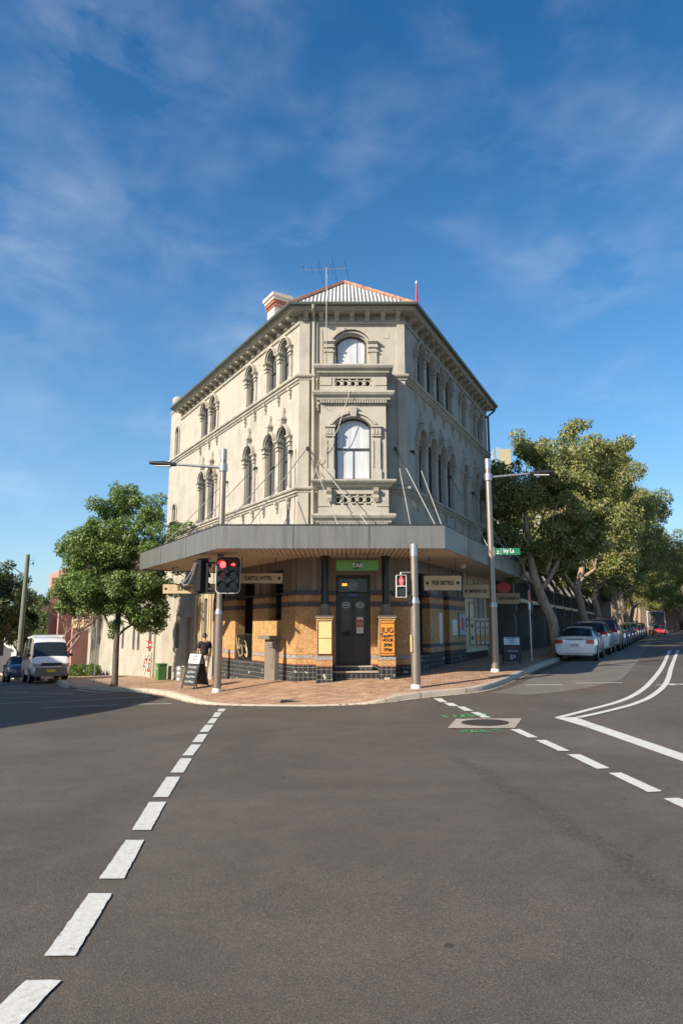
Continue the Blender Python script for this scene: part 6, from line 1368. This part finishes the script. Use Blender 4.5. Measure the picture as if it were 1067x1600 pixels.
mb = MB(); mb.tube([(0, 0, -.2), (.03, 0, .8), (.08, 0, 1.6)], [.17, .15, .13], 8); mb.build('trunk', M_BARK, bt, off=(0, 0, 0))
# hedge
C_, Rr_ = [], []
for i in range(26):
    u = 25.5 + i * .36; p = TL(u, .8, 0); C_.append((p[0], p[1], pv(p[0], p[1]) + .35)); Rr_.append(.42)
me = leaves_mesh('hedge', C_, Rr_, 17000, .12, M_HEDGE, 55, squash=1.0, droop=0, lobes=8); hd = bpy.data.objects.new('hedge', me); COL.objects.link(hd)
tag(hd, 'low clipped green hedge along the wall beside the parked white van', 'hedge')
# shrub under the far left
C_ = [(-26.5 + i * .5, 46 + i * .1, S(-26.5, 46) + .4) for i in range(8)]
# timber power pole
PX, PY = -22.6, 49.0; zb = pv(PX, PY); pp = thing('power_pole', 'weathered greenish timber power pole behind the white van', 'power pole', (PX, PY, zb))
M_TIMB = bark('weathered_timber', (.10, .13, .09), (.16, .18, .12), (.24, .22, .15))
mb = MB(); mb.tube([(PX - .05, PY, zb - .2), (PX, PY, zb + 4.5), (PX + .05, PY, zb + 8.7)], [.20, .17, .14], 12); mb.build('pole', M_TIMB, pp, smooth=60)
mb = MB(); mb.tube([(PX + .2, PY, zb + 7.0), (PX - .8, PY - .1, zb + 7.7), (PX - 2.2, PY - .3, zb + 8.3)], .05, 6); mb.build('arm', M_STEEL, pp); mb = MB()
for s in (-1, 1): mb.lathe([(.04, zb + 8.0), (.07, zb + 8.06), (.04, zb + 8.15)], PX + .2 + s * .27, PY, 8)
for zz in (8.0, 8.3): mb.box(PX - .08, PX + .5, PY - .05, PY + .05, zb + zz - .02, zb + zz)
mb.build('insulators', M_DKMETAL, pp)

# ------------------------------------------------------------ vehicles (local: +x forward, z up)
def car(name, label, cat, kind, paint, L=4.4, W=1.72, H=1.43, group=None, plate=M_PLATE, lamps=M_TAIL, rack=False, detail=True):
    t = thing(name, label, cat, (0, 0, 0), group=group)
    if kind == 'sedan':
        st = [(-2.20, .36, .70, .74, .74, .66, 0), (-2.14, .26, .86, .90, .93, .80, 0), (-1.80, .22, .93, 1.00, 1.0, .82, 0), (-1.42, .20, .95, 1.03, 1.0, .80, 1), (-.80, .19, .95, 1.36, 1.0, .66, 2), (-.12, .19, .93, 1.42, 1.0, .66, 3), (-.02, .19, .93, 1.42, 1.0, .66, 2), (.48, .19, .92, 1.37, 1.0, .67, 1), (1.15, .20, .90, .97, 1.0, .78, 0), (1.85, .22, .78, .84, .96, .74, 0), (2.12, .28, .66, .70, .88, .66, 0), (2.20, .38, .58, .60, .78, .6, 0)]; H0 = 1.43; L0 = 4.4
    elif kind == 'suv':
        st = [(-2.20, .42, .80, .84, .82, .74, 0), (-2.13, .30, .98, 1.06, .95, .84, 1), (-1.82, .25, 1.02, 1.52, 1.0, .72, 2), (-1.0, .24, 1.02, 1.60, 1.0, .72, 3), (-.9, .24, 1.01, 1.60, 1.0, .72, 2), (.0, .24, 1.0, 1.61, 1.0, .72, 3), (.1, .24, 1.0, 1.61, 1.0, .72, 2), (.60, .24, .99, 1.53, 1.0, .72, 1), (1.22, .25, .98, 1.08, 1.0, .80, 0), (1.9, .28, .90, .98, .96, .76, 0), (2.14, .34, .74, .78, .88, .7, 0), (2.20, .44, .62, .64, .8, .62, 0)]; H0 = 1.62; L0 = 4.4
    else:  # van
        st = [(-2.30, .42, 1.0, 1.1, .92, .90, 0), (-2.26, .34, 1.10, 1.98, 1.0, .86, 3), (-2.15, .30, 1.12, 2.12, 1.0, .84, 2), (-.75, .28, 1.12, 2.18, 1.0, .82, 3), (-.62, .28, 1.12, 2.18, 1.0, .82, 2), (.55, .28, 1.12, 2.17, 1.0, .82, 3), (.68, .28, 1.12, 2.16, 1.0, .82, 2), (1.25, .28, 1.12, 2.06, 1.0, .80, 3), (1.34, .28, 1.12, 1.90, 1.0, .82, 1), (1.98, .30, 1.10, 1.22, 1.0, .90, 0), (2.22, .34, .92, .98, .97, .88, 0), (2.30, .42, .74, .78, .92, .84, 0)]; H0 = 2.18; L0 = 4.6
    sx, sz, hw = L / L0, H / H0, W / 2
    body = MB(); gl = MB(); rings = []
    for (x, zb, zl, zt, kw, kr, fl) in st:
        w = hw * kw; wr = hw * kr; zm = zb + (zl - zb) * .55; x *= sx; zb *= sz; zl *= sz; zt *= sz; zm *= sz
        half = [(0, zb), (w * .82, zb), (w * .965, zb + .10), (w, zm), (w * .985, zl - .03), (w * .955, zl), (wr + (.02 if zt - zl > .2 else 0), zt - .06 if zt - zl > .2 else zl + (zt - zl) * .5), (wr * .86, zt - .012), (wr * .5, zt), (0, zt + .008)]
        rings.append([(x, a, b) for a, b in half] + [(x, -a, b) for a, b in half[-2:0:-1]])
    n = len(rings[0]); hN = 9
    for i in range(len(rings) - 1):
        fl = st[i][6]; fl2 = st[i + 1][6]
        for j in range(n):
            q = [rings[i][j], rings[i][(j + 1) % n], rings[i + 1][(j + 1) % n], rings[i + 1][j]]
            jj = j if j < hN else n - 1 - j      # mirrored band
            isg = False
            sidew = jj == 5
            slope = (st[i][3] < st[i + 1][3] - .12 or st[i][3] > st[i + 1][3] + .12) and max(st[i][3], st[i + 1][3]) > st[i][2] * 1.2
            if sidew and (fl in (1, 2) or (slope and fl2 in (1, 2))) and not (kind == 'van' and fl == 2 and i in (2,) and False): isg = True
            if jj in (6, 7, 8) and slope and (fl == 1 or fl2 == 2 or fl2 == 3) and not (kind == 'van' and i < 3): isg = True
            (gl if isg else body).face(q)
    body.face(rings[0][::-1]); body.face(rings[-1])
    bo = body.build('body', paint, t, smooth=38, off=(0, 0, 0)); gl.build('windows', M_GLASS2, t, smooth=30, off=(0, 0, 0), recalc=False)
    # wheels
    wr_ = .31 if kind == 'sedan' else .35; wx = (1.28 * sx, -1.32 * sx) if kind != 'van' else (1.30 * sx, -1.35 * sx)
    for x in wx:
        for s in (-1, 1):
            Tw = lambda a, b, c, x=x, s=s: (x + a, s * (hw - .20 + c), wr_ + b)
            mb = MB(Tw); mb.lathe([(wr_ * .66, 0.0), (wr_ * .97, .0), (wr_, .03), (wr_, .17), (wr_ * .96, .205), (wr_ * .68, .21), (wr_ * .66, .17)], 0, 0, 18); w_ = mb.build('wheel', M_RUBBER, t, smooth=35, off=(0, 0, 0))
            mb = MB(Tw); mb.lathe([(wr_ * .655, .15), (wr_ * .655, .19), (.05, .17), (.02, .17)], 0, 0, 18)
            for k in range(5): a = 2 * math.pi * k / 5; mb.tube([(.03 * math.cos(a), .03 * math.sin(a), .185), (wr_ * .6 * math.cos(a), wr_ * .6 * math.sin(a), .195)], .022, 4)
            mb.build('rim', M_RIM, w_, off=(0, 0, 0))
            mb = MB(); a = np.linspace(0, math.pi, 13); R1 = wr_ + .07
            for k in range(12): mb.face([(x + R1 * math.cos(a[k]), s * (hw + .004), wr_ + R1 * math.sin(a[k])), (x + R1 * math.cos(a[k + 1]), s * (hw + .004), wr_ + R1 * math.sin(a[k + 1])), (x + R1 * math.cos(a[k + 1]), s * (hw - .3), wr_ + R1 * math.sin(a[k + 1])), (x + R1 * math.cos(a[k]), s * (hw - .3), wr_ + R1 * math.sin(a[k]))])
            mb.face([(x + R1 * math.cos(k), s * (hw + .003), wr_ + R1 * math.sin(k)) for k in a] + [(x - R1, s * (hw + .003), .2), (x + R1, s * (hw + .003), .2)]); mb.build('wheel_arch', M_BLACK, t, recalc=False, off=(0, 0, 0))
    xr, xf = -L / 2, L / 2
    # rear lamps, plate, bumper
    zl = .80 * sz if kind == 'sedan' else .98 * sz
    for s in (-1, 1):
        mb = MB(); y0, y1 = sorted((s * hw * .56, s * hw * .93)); mb.box(xr - .005, xr + .16, y0, y1, zl - .07, zl + (.10 if kind == 'sedan' else .13)); mb.build('tail_light', lamps, t, off=(0, 0, 0))
        mb = MB(); y0, y1 = sorted((s * hw * .52, s * hw * .90)); zh = .66 * sz if kind != 'van' else .80; mb.box(xf - .16, xf + .002 , y0, y1, zh - .07, zh + .09); mb.build('headlight', M_HEAD, t, off=(0, 0, 0))
        mb = MB(); xm = .95 * sx if kind != 'van' else 1.55; y0, y1 = sorted((s * (hw + .0), s * (hw + .19))); zc = .98 * sz if kind != 'van' else 1.30; mb.box(xm - .06, xm + .06, y0, y1, zc - .06, zc + .07); mb.build('wing_mirror', paint if kind != 'van' else M_BLACK, t, off=(0, 0, 0))
    mb = MB(); mb.box(xr - .03, xr + .06, -hw * .86, hw * .86, .36 * sz, .58 * sz); mb.build('rear_bumper', paint, t, off=(0, 0, 0))
    mb = MB(); mb.box(xr - .025 - (.012 if kind == 'sedan' else .02), xr - .02, -.19, .19, (.62 if kind == 'sedan' else .66) * sz, (.62 if kind == 'sedan' else .66) * sz + .11); mb.build('number_plate', plate, t, off=(0, 0, 0))
    mb = MB(); mb.box(xf - .08, xf + .03, -hw * .84, hw * .84, .30 * sz, .52 * sz); mb.build('front_bumper', paint if kind != 'van' else M_TAUPE, t, off=(0, 0, 0))
    for s in (-1, 1):
        mb = MB(); zt_ = (.90 if kind == 'sedan' else 1.0) * sz if kind != 'van' else 1.08
        for x in ((-.98, -.02, .98) if kind != 'van' else (-1.0, .60, 1.55)): y0, y1 = sorted((s * (hw * .985), s * (hw + .003))); mb.box(x * sx - .007, x * sx + .007, y0, y1, .34, zt_)
        for x in (-.75, .2) if kind != 'van' else (.75,): y0, y1 = sorted((s * hw * .98, s * (hw + .022))); mb.box(x * sx - .08, x * sx + .08, y0, y1, zt_ - .16, zt_ - .13)
        mb.build('door_trim', M_FRAME, t, off=(0, 0, 0))
    if rack:
        mb = MB()
        for s in (-1, 1): mb.tube([(-1.5, s * hw * .66, H + .02), (-1.4, s * hw * .66, H + .07), (.3, s * hw * .66, H + .07), (.4, s * hw * .66, H + .02)], .02, 5)
        for x in (-1.1, -.1): mb.box(x - .03, x + .03, -hw * .70, hw * .70, H + .07, H + .10)
        mb.build('roof_rack', M_DKMETAL, t, off=(0, 0, 0))
    return t
def place(t, x, y, az, dz=0):
    """az = compass direction the nose points to; follows the slope of the road"""
    d = Vector((math.sin(R(az)), math.cos(R(az)))); za, zb_ = S(x - d.x * 1.3, y - d.y * 1.3), S(x + d.x * 1.3, y + d.y * 1.3)
    t.location = (x, y, (za + zb_) / 2 + dz + .005); t.rotation_euler = (0, -math.atan2(zb_ - za, 2.6), R(90 - az)); return t
DR = Vector((math.sin(R(AZR)), math.cos(R(AZR))))
def park(i_s, t, L, side=0):
    p = Vector((9.80, 29.3)) + DR * (i_s + L / 2) + Vector((DR.y, -DR.x)) * side; return place(t, p.x, p.y, AZR)
GR = 'cars parked along the right street'
P_WHITE = carpaint('white_car_paint', (.78, .78, .77)); P_SILV = carpaint('silver_car_paint', (.36, .37, .38)); P_BLUE = carpaint('bright_blue_car_paint', (.02, .17, .48)); P_DRED = carpaint('dark_red_car_paint', (.06, .018, .02))
P_DK = carpaint('charcoal_car_paint', (.035, .037, .04)); P_NAVY = carpaint('navy_car_paint', (.015, .025, .06)); P_YEL = carpaint('yellow_car_paint', (.62, .42, .02)); P_RED = carpaint('red_car_paint', (.6, .025, .03))
sub = car('parked_car', 'white sedan parked nearest the corner on the right street', 'car', 'sedan', P_WHITE, 4.42, 1.70, 1.44, GR)
mb = MB(); mb.box(-2.20, -2.05, -.35, .35, .905, .925); mb.build('boot_line', M_FRAME, sub, off=(0, 0, 0))
text('AVJ 09B', .085, (-2.245, 0, .675), (0, -1, 0), (0, 0, 1), M_BLUEPL, sub)
park(0, sub, 4.4)
park(5.55, car('parked_car', 'white SUV parked second, just in front of the white sedan', 'car', 'suv', P_WHITE, 4.45, 1.84, 1.68, GR), 4.45, .05)
park(10.9, car('parked_car', 'tall silver four wheel drive with a roof rack, third in the parked row', 'car', 'suv', P_SILV, 5.0, 1.88, 1.86, GR, rack=True), 5.0, .15)
park(16.9, car('parked_car', 'bright blue hatchback parked fourth in the row', 'car', 'suv', P_BLUE, 4.1, 1.74, 1.50, GR), 4.1, .2)
first_dk = car('parked_car', 'dark red car parked behind the bright blue hatchback', 'car', 'suv', P_DRED, 4.3, 1.76, 1.50, GR); park(22.2, first_dk, 4.3, .2)
cs = [('charcoal hatchback parked sixth in the row', 'suv', P_DK, 1.50), ('charcoal sedan parked seventh in the row', 'sedan', P_DK, 1.45), ('silver SUV parked eighth in the row', 'suv', P_SILV, 1.66), ('navy sedan parked ninth in the row', 'sedan', P_NAVY, 1.45), ('silver sedan parked tenth in the row', 'sedan', P_SILV, 1.45), ('yellow car near the far crossing, last bright one in the row', 'suv', P_YEL, 1.5), ('charcoal SUV parked beyond the yellow car', 'suv', P_DK, 1.7)]
s_ = 27.7
for lab, kd, pt, H_ in cs: park(s_, car('parked_car', lab, 'car', kd, pt, 4.35, 1.76, H_, GR), 4.35, .2); s_ += 5.6 + (.8 if 'ninth' in lab else 0)
place(car('moving_car', 'red car on the road in front of the distant truck', 'car', 'sedan', P_RED, 4.4, 1.76, 1.45), 46.2, 101, AZR + 180)
place(car('moving_car', 'white car on the road at the far left of the distant truck', 'car', 'suv', P_WHITE, 4.4, 1.76, 1.6), 44.5, 106, AZR + 180)
# distant truck
tk = thing('truck', 'grey box truck seen at the far end of the right street', 'truck', (0, 0, 0)); mb = MB(); mb.box(-3, 2.2, -1.25, 1.25, .7, 3.6); mb.build('box', plain('grey_truck_box', (.12, .115, .11), .5), tk, off=(0, 0, 0))
mb = MB(); mb.prism([(2.25, .5), (4.0, .5), (4.0, 1.4), (3.7, 2.5), (2.25, 2.6)], -1.15, 1.15, 'y'); mb.build('cab', P_WHITE, tk, off=(0, 0, 0)); mb = MB(); mb.box(-3.05, -3.0, -1.28, 1.28, 3.5, 3.62); mb.box(-3.04, -3, -1.28, -1.2, .8, 3.5); mb.box(-3.04, -3, 1.2, 1.28, .8, 3.5); mb.build('edge_frame', M_WHITE, tk, off=(0, 0, 0))
mb = MB(); mb.prism([(3.95, 1.5), (4.005, 1.45), (3.72, 2.4), (3.66, 2.4)], -1.0, 1.0, 'y'); mb.build('windscreen', M_GLASS2, tk, off=(0, 0, 0))
for x in (-1.8, 3.0):
    for s in (-1, 1): mb = MB(lambda a, b, c, x=x, s=s: (x + a, s * (.95 + c), .5 + b)); mb.lathe([(.3, 0), (.5, 0), (.5, .28), (.3, .28)], 0, 0, 16); mb.build('wheel', M_RUBBER, tk, off=(0, 0, 0))
for s in (-1, 1): mb = MB(); mb.box(-3.06, -3.0, s * 1.0 - .15, s * 1.0 + .15, .8, 1.0); mb.build('tail_light', M_TAIL, tk, off=(0, 0, 0))
place(tk, 50.5, 111, AZR)
# the white van and the dark car behind it on the left street
van = car('parked_van', 'white high roofed van with yellow number plate parked on the left street facing us', 'van', 'van', P_WHITE, 4.7, 1.72, 2.22)
mb = MB(); mb.box(2.33, 2.37, -.46, .46, .78, .93); mb.build('grille', M_DKMETAL, van, off=(0, 0, 0)); mb = MB(); mb.box(2.375, 2.39, -.19, .19, .50, .62); mb.build('number_plate', M_PLATEY, van, off=(0, 0, 0)); mb = MB(); mb.box(2.2, 2.375, -.70, .70, .34, .72)
mb.build('bumper_face', M_TAUPE, van, off=(0, 0, 0))
mb = MB()
for s in (-1, 1): mb.tube([(-1.8, s * .68, 2.24), (.9, s * .68, 2.24)], .025, 5)
for x in (-1.5, -.3, .85): mb.box(x - .03, x + .03, -.74, .74, 2.25, 2.31)
mb.build('roof_rack', M_WHITE, van, off=(0, 0, 0))
mb = MB(); mb.box(2.30, 2.352, -.80, -.72, .74, .92); mb.box(2.30, 2.352, .72, .80, .74, .92); mb.build('indicator', M_ORANGE, van, off=(0, 0, 0))
def vplace(t, px_x, y, az): return place(t, px_x, y, az)
vplace(van, -15.0, 35.4, 180 + AZL + 1)
vplace(car('parked_car', 'dark navy car parked behind the white van', 'car', 'suv', P_NAVY, 4.3, 1.76, 1.5, plate=M_PLATEY), -18.9, 41.4, 180 + AZL + 1)
# yellow diamond warning sign
zx = S(33.2, 80.5) + .12; dw = thing('warning_sign', 'yellow diamond warning sign above the row of parked cars', 'road sign', (33.2, 80.5, zx)); mb = MB(); mb.tube([(33.2, 80.5, zx), (33.2, 80.5, zx + 3.6)], .04, 6); mb.build('post', M_STEEL, dw)
mb = MB(); c = zx + 3.5; mb.prism([(33.2 - .62, c), (33.2, c - .62), (33.2 + .62, c), (33.2, c + .62)], 80.40, 80.43); pl = mb.build('plate', plain('yellow_sign', (.75, .45, .01), .4), dw); mb = MB(); mb.box(33.15, 33.25, 80.39, 80.399, c - .3, c + .2); mb.box(33.02, 33.38, 80.39, 80.399, c + .2, c + .27); mb.build('symbol', M_INK, pl)
# wheelie bins far left
for i, (x, y, lab, m_) in enumerate([(-19.9, 39.0, 'dark wheelie bin with yellow lid beside the navy car on the left street', M_PLATEY)]):
    z = S(x, y) + .1; b = thing('wheelie_bin', lab, 'bin', (x, y, z)); mb = MB(); mb.frustum(x, y, z + .05, z + 1.0, .24, .26, .30, .34); mb.build('body', M_BLACK, b); mb = MB(); mb.box(x - .32, x + .32, y - .37, y + .36, z + 1.0, z + 1.06); mb.build('lid', m_, b)
    for s in (-1, 1): mb = MB(lambda a, bb, c, s=s: (x + s * (.2 + c), y + .28 + a, z + .1 + bb)); mb.lathe([(.02, 0), (.1, 0), (.1, .05), (.02, .05)], 0, 0, 12); mb.build('wheel', M_RUBBER, b)

# ------------------------------------------------------------ people
def skin_body(name, chains, mat_, parent, levels=2, root=0):
    """chains: list of lists of ((x,y,z), radius or (rx,ry)); identical points are welded"""
    V, Rr, E_ = [], [], []; key = {}
    def vid(p, r):
        k = tuple(round(c, 4) for c in p)
        if k not in key: key[k] = len(V); V.append(p); Rr.append(r if isinstance(r, tuple) else (r, r))
        return key[k]
    for ch in chains:
        ids = [vid(p, r) for p, r in ch]
        for a, b in zip(ids, ids[1:]):
            if a != b and (a, b) not in E_: E_.append((a, b))
    me = bpy.data.meshes.new(name + '_sk'); me.from_pydata(V, E_, []); o = bpy.data.objects.new(name + '_sk', me); COL.objects.link(o)
    m = o.modifiers.new('s', 'SKIN'); m.use_smooth_shade = True
    for i, v in enumerate(me.skin_vertices[0].data): v.radius = Rr[i]; v.use_root = (i == root)
    ss = o.modifiers.new('ss', 'SUBSURF'); ss.levels = levels; ss.render_levels = levels
    dg_ = bpy.context.evaluated_depsgraph_get(); ev = o.evaluated_get(dg_); m2 = bpy.data.meshes.new_from_object(ev, depsgraph=dg_); m2.name = name
    bpy.data.objects.remove(o); m2.materials.clear(); m2.materials.append(mat_); m2.polygons.foreach_set('use_smooth', [True] * len(m2.polygons))
    r = bpy.data.objects.new(name, m2); COL.objects.link(r); r.parent = parent; return r
def ellip(mb, c, r, n=14, m_=9, top=1, keep=None):
    rows = []
    for i in range(m_ + 1):
        ph = math.pi * i / m_; rows.append([mb.p(c[0] + r[0] * math.sin(ph) * math.cos(2 * math.pi * k / n), c[1] + r[1] * math.sin(ph) * math.sin(2 * math.pi * k / n), c[2] + r[2] * math.cos(ph)) for k in range(n)])
    for i in range(m_):
        for k in range(n): mb.idx([rows[i][k], rows[i][(k + 1) % n], rows[i + 1][(k + 1) % n], rows[i + 1][k]])
def fingers(hx, hy, hz, d, side):
    out_ = []
    for k, L_ in enumerate((.072, .082, .076, .060)):
        o_ = (k - 1.5) * .019; b0 = (hx + o_ * d[0], hy + o_ * d[1], hz - .075)
        out_.append([((hx, hy, hz - .04), (.034, .016)), (b0, .0095), ((b0[0] + .006 * side, b0[1], b0[2] - L_ * .5), .009), ((b0[0] + .018 * side, b0[1] - .004, b0[2] - L_), .007)])
    out_.append([((hx, hy, hz - .01), (.026, .016)), ((hx + d[0] * -.035, hy - d[1] * .035, hz - .045), .010), ((hx - d[0] * .045, hy - d[1] * .045, hz - .085), .008)])
    return out_
def person(label, x, y, z, rz):
    """standing, faces local -y"""
    t = thing('person', label, 'person', (x, y, z), rz)
    hip, chest, neck = (0, .02, .98), (0, .03, 1.32), (0, .02, 1.50)
    ch = [[(hip, (.145, .105)), ((0, .02, 1.12), (.135, .095)), (chest, (.165, .115)), ((0, .03, 1.43), (.12, .085)), (neck, .056), ((0, .0, 1.565), .056), ((0, -.015, 1.62), (.072, .088)), ((0, -.012, 1.68), (.078, .096)), ((0, .0, 1.74), (.060, .078))]]
    for s in (-1, 1):
        ch.append([(hip, (.145, .105)), ((s * .095, .02, .90), .098), ((s * .10, .01, .70), .080), ((s * .105, .0, .50), .056), ((s * .105, .015, .36), .055), ((s * .105, .03, .10), .038), ((s * .108, .01, .055), (.040, .045)), ((s * .118, -.10, .035), (.040, .026)), ((s * .122, -.16, .028), (.032, .02))])
        ch.append([((0, .03, 1.43), (.12, .085)), ((s * .17, .03, 1.42), .062), ((s * .21, .035, 1.36), .055), ((s * .235, .05, 1.14), .043), ((s * .225, .0, .93), .030), ((s * .215, -.03, .86), (.024, .022)), ((s * .212, -.04, .82), (.034, .018))])
    for s in (-1, 1):
        hx, hy, hz = s * .212, -.04, .82
        for f in fingers(hx, hy, hz, (0, 1), -s): f[0] = ((hx, hy, hz), (.034, .018)); ch.append(f)
    body = skin_body('body', ch, M_SKIN, t)
    # face: nose, ears, eyes
    mb = MB(); ellip(mb, (0, -.108, 1.645), (.014, .022, .022), 8, 6)
    for s in (-1, 1): ellip(mb, (s * .082, .0, 1.65), (.012, .022, .032), 8, 6)
    mb.build('ears_and_nose', M_SKIN, t, smooth=80, off=(0, 0, 0))
    mb = MB()
    for s in (-1, 1): ellip(mb, (s * .030, -.098, 1.675), (.012, .008, .008), 8, 5)
    mb.box(-.024, .024, -.104, -.094, 1.594, 1.602); mb.build('eyes_and_mouth', M_HAIR, t, off=(0, 0, 0))
    mb = MB(); rows = []
    for i in range(7):
        ph = math.pi * .56 * i / 6; rows.append([mb.p(.088 * math.sin(ph) * math.cos(a), .012 + .108 * math.sin(ph) * math.sin(a) * (1.0 if math.sin(a) > 0 else .86), 1.695 + .098 * math.cos(ph) - (.05 * i / 6 if math.sin(a) > .1 else 0)) for a in np.linspace(0, 2 * math.pi, 17)[:-1]])
    for i in range(6):
        for k in range(16): mb.idx([rows[i][k], rows[i][(k + 1) % 16], rows[i + 1][(k + 1) % 16], rows[i + 1][k]])
    mb.build('hair', M_HAIR, t, smooth=80, off=(0, 0, 0))
    # clothing
    cc = [[((0, .02, .93), (.172, .140)), ((0, .02, 1.12), (.165, .130)), ((0, .03, 1.32), (.200, .155)), ((0, .03, 1.43), (.155, .120)), ((0, .025, 1.475), (.072, .066))]]
    for s in (-1, 1): cc.append([((0, .03, 1.43), (.132, .095)), ((s * .17, .03, 1.42), .076), ((s * .212, .035, 1.36), .070), ((s * .228, .045, 1.20), .062)])
    skin_body('tshirt', cc, M_TSHIRT, t)
    cc = [[((0, .02, 1.0), (.155, .118)), ((0, .02, .92), (.160, .125))]]
    for s in (-1, 1): cc.append([((0, .02, .92), (.160, .125)), ((s * .10, .015, .82), .108), ((s * .105, .01, .60), .092), ((s * .105, .005, .52), .090)])
    skin_body('shorts', cc, M_SHORTS, t)
    for s in (-1, 1): mb = MB(); mb.prism([(s * .118 - .045, .05), (s * .118 + .045, .05), (s * .122 + .048, -.12), (s * .122 + .02, -.19), (s * .122 - .02, -.19), (s * .122 - .048, -.12)], 0, .075, 'z'); mb.build('shoe', M_BLACK, t, off=(0, 0, 0), smooth=50)
    return t
q = TL(5.35, 1.1, 0); 
person('man in black T-shirt and white shorts standing behind the tall left pole', q[0], q[1], pv(q[0], q[1]), R(205))
# seated drinker behind the railing, in hi-vis
def sitter(label, x, y, z, rz):
    t = thing('person', label, 'person', (x, y, z), rz)
    hp = (0, .1, .52)
    ch = [[(hp, (.14, .11)), ((0, .05, .72), (.13, .10)), ((0, -.04, .92), (.15, .11)), ((0, -.07, 1.02), (.11, .08)), ((0, -.08, 1.09), .055), ((0, -.11, 1.15), .055), ((0, -.13, 1.22), (.075, .09)), ((0, -.12, 1.31), (.065, .08))]]
    for s in (-1, 1):
        ch.append([(hp, (.14, .11)), ((s * .10, .02, .52), .09), ((s * .13, -.35, .52), .068), ((s * .13, -.38, .48), .06), ((s * .13, -.34, .25), .05), ((s * .13, -.33, .06), .038), ((s * .13, -.45, .03), (.035, .025))])
        ch.append([((0, -.07, 1.02), (.11, .08)), ((s * .17, -.08, 1.0), .06), ((s * .24, -.2, .84), .045), ((s * .16, -.42, .86), .032), ((s * .10, -.50, .88), (.03, .02))])
        for k in range(4): ch.append([((s * .10, -.50, .88), (.03, .02)), ((s * .08 - s * .0, -.54, .90 - k * .018), .009), ((s * .04, -.56, .90 - k * .018), .008), ((s * .01, -.54, .895 - k * .018), .007)])
        ch.append([((s * .10, -.50, .88), (.03, .02)), ((s * .10, -.50, .92), .010), ((s * .07, -.53, .94), .008)])
    skin_body('body', ch, M_SKIN, t)
    cc = [[((0, .09, .50), (.15, .12)), ((0, .05, .72), (.145, .115)), ((0, -.04, .92), (.165, .125)), ((0, -.07, 1.03), (.12, .09))]]
    for s in (-1, 1): cc.append([((0, -.07, 1.03), (.12, .09)), ((s * .17, -.08, 1.0), .075), ((s * .22, -.16, .90), .065)])
    skin_body('hi_vis_shirt', cc, M_HIVIS, t)
    cc = [[((0, .1, .56), (.15, .12)), ((0, .1, .50), (.155, .12))]]
    for s in (-1, 1): cc.append([((0, .1, .50), (.155, .12)), ((s * .10, .02, .52), .10), ((s * .13, -.35, .52), .08), ((s * .13, -.38, .46), .072), ((s * .13, -.34, .25), .062), ((s * .13, -.33, .12), .055)])
    skin_body('trousers', cc, M_JEANS, t)
    mb = MB(); ellip(mb, (0, -.215, 1.22), (.013, .02, .02), 8, 6)
    for s in (-1, 1): ellip(mb, (s * .08, -.13, 1.23), (.012, .02, .03), 8, 6)
    mb.build('ears_and_nose', M_SKIN, t, off=(0, 0, 0)); mb = MB(); ellip(mb, (0, -.115, 1.29), (.085, .10, .075), 12, 7); mb.build('hair', M_HAIR, t, off=(0, 0, 0), smooth=80)
    mb = MB()
    for s in (-1, 1): ellip(mb, (s * .028, -.207, 1.25), (.011, .007, .007), 8, 5)
    mb.box(-.02, .02, -.206, -.199, 1.175, 1.182); mb.build('eyes_and_mouth', M_HAIR, t, off=(0, 0, 0)); return t
q = TL(4.0, -.85, 0); st0 = thing('bar_stool', 'dark bar stool behind the window railing under the man in hi-vis', 'stool', (q[0], q[1], .51)); mb = MB(); mb.lathe([(.02, .99), (.18, .99), (.19, 1.03), (.02, 1.04)], q[0], q[1], 14); mb.build('seat', M_DOOR, st0)
for a in range(4): mb = MB(); c_, s_ = math.cos(a * 1.571 + .78), math.sin(a * 1.571 + .78); mb.tube([(q[0] + .10 * c_, q[1] + .10 * s_, .99), (q[0] + .2 * c_, q[1] + .2 * s_, .51)], .016, 6); mb.build('leg', M_DKMETAL, st0)
sitter('person in a bright hi-vis shirt sitting behind the railing of the open window', q[0], q[1], .62, R(-58))
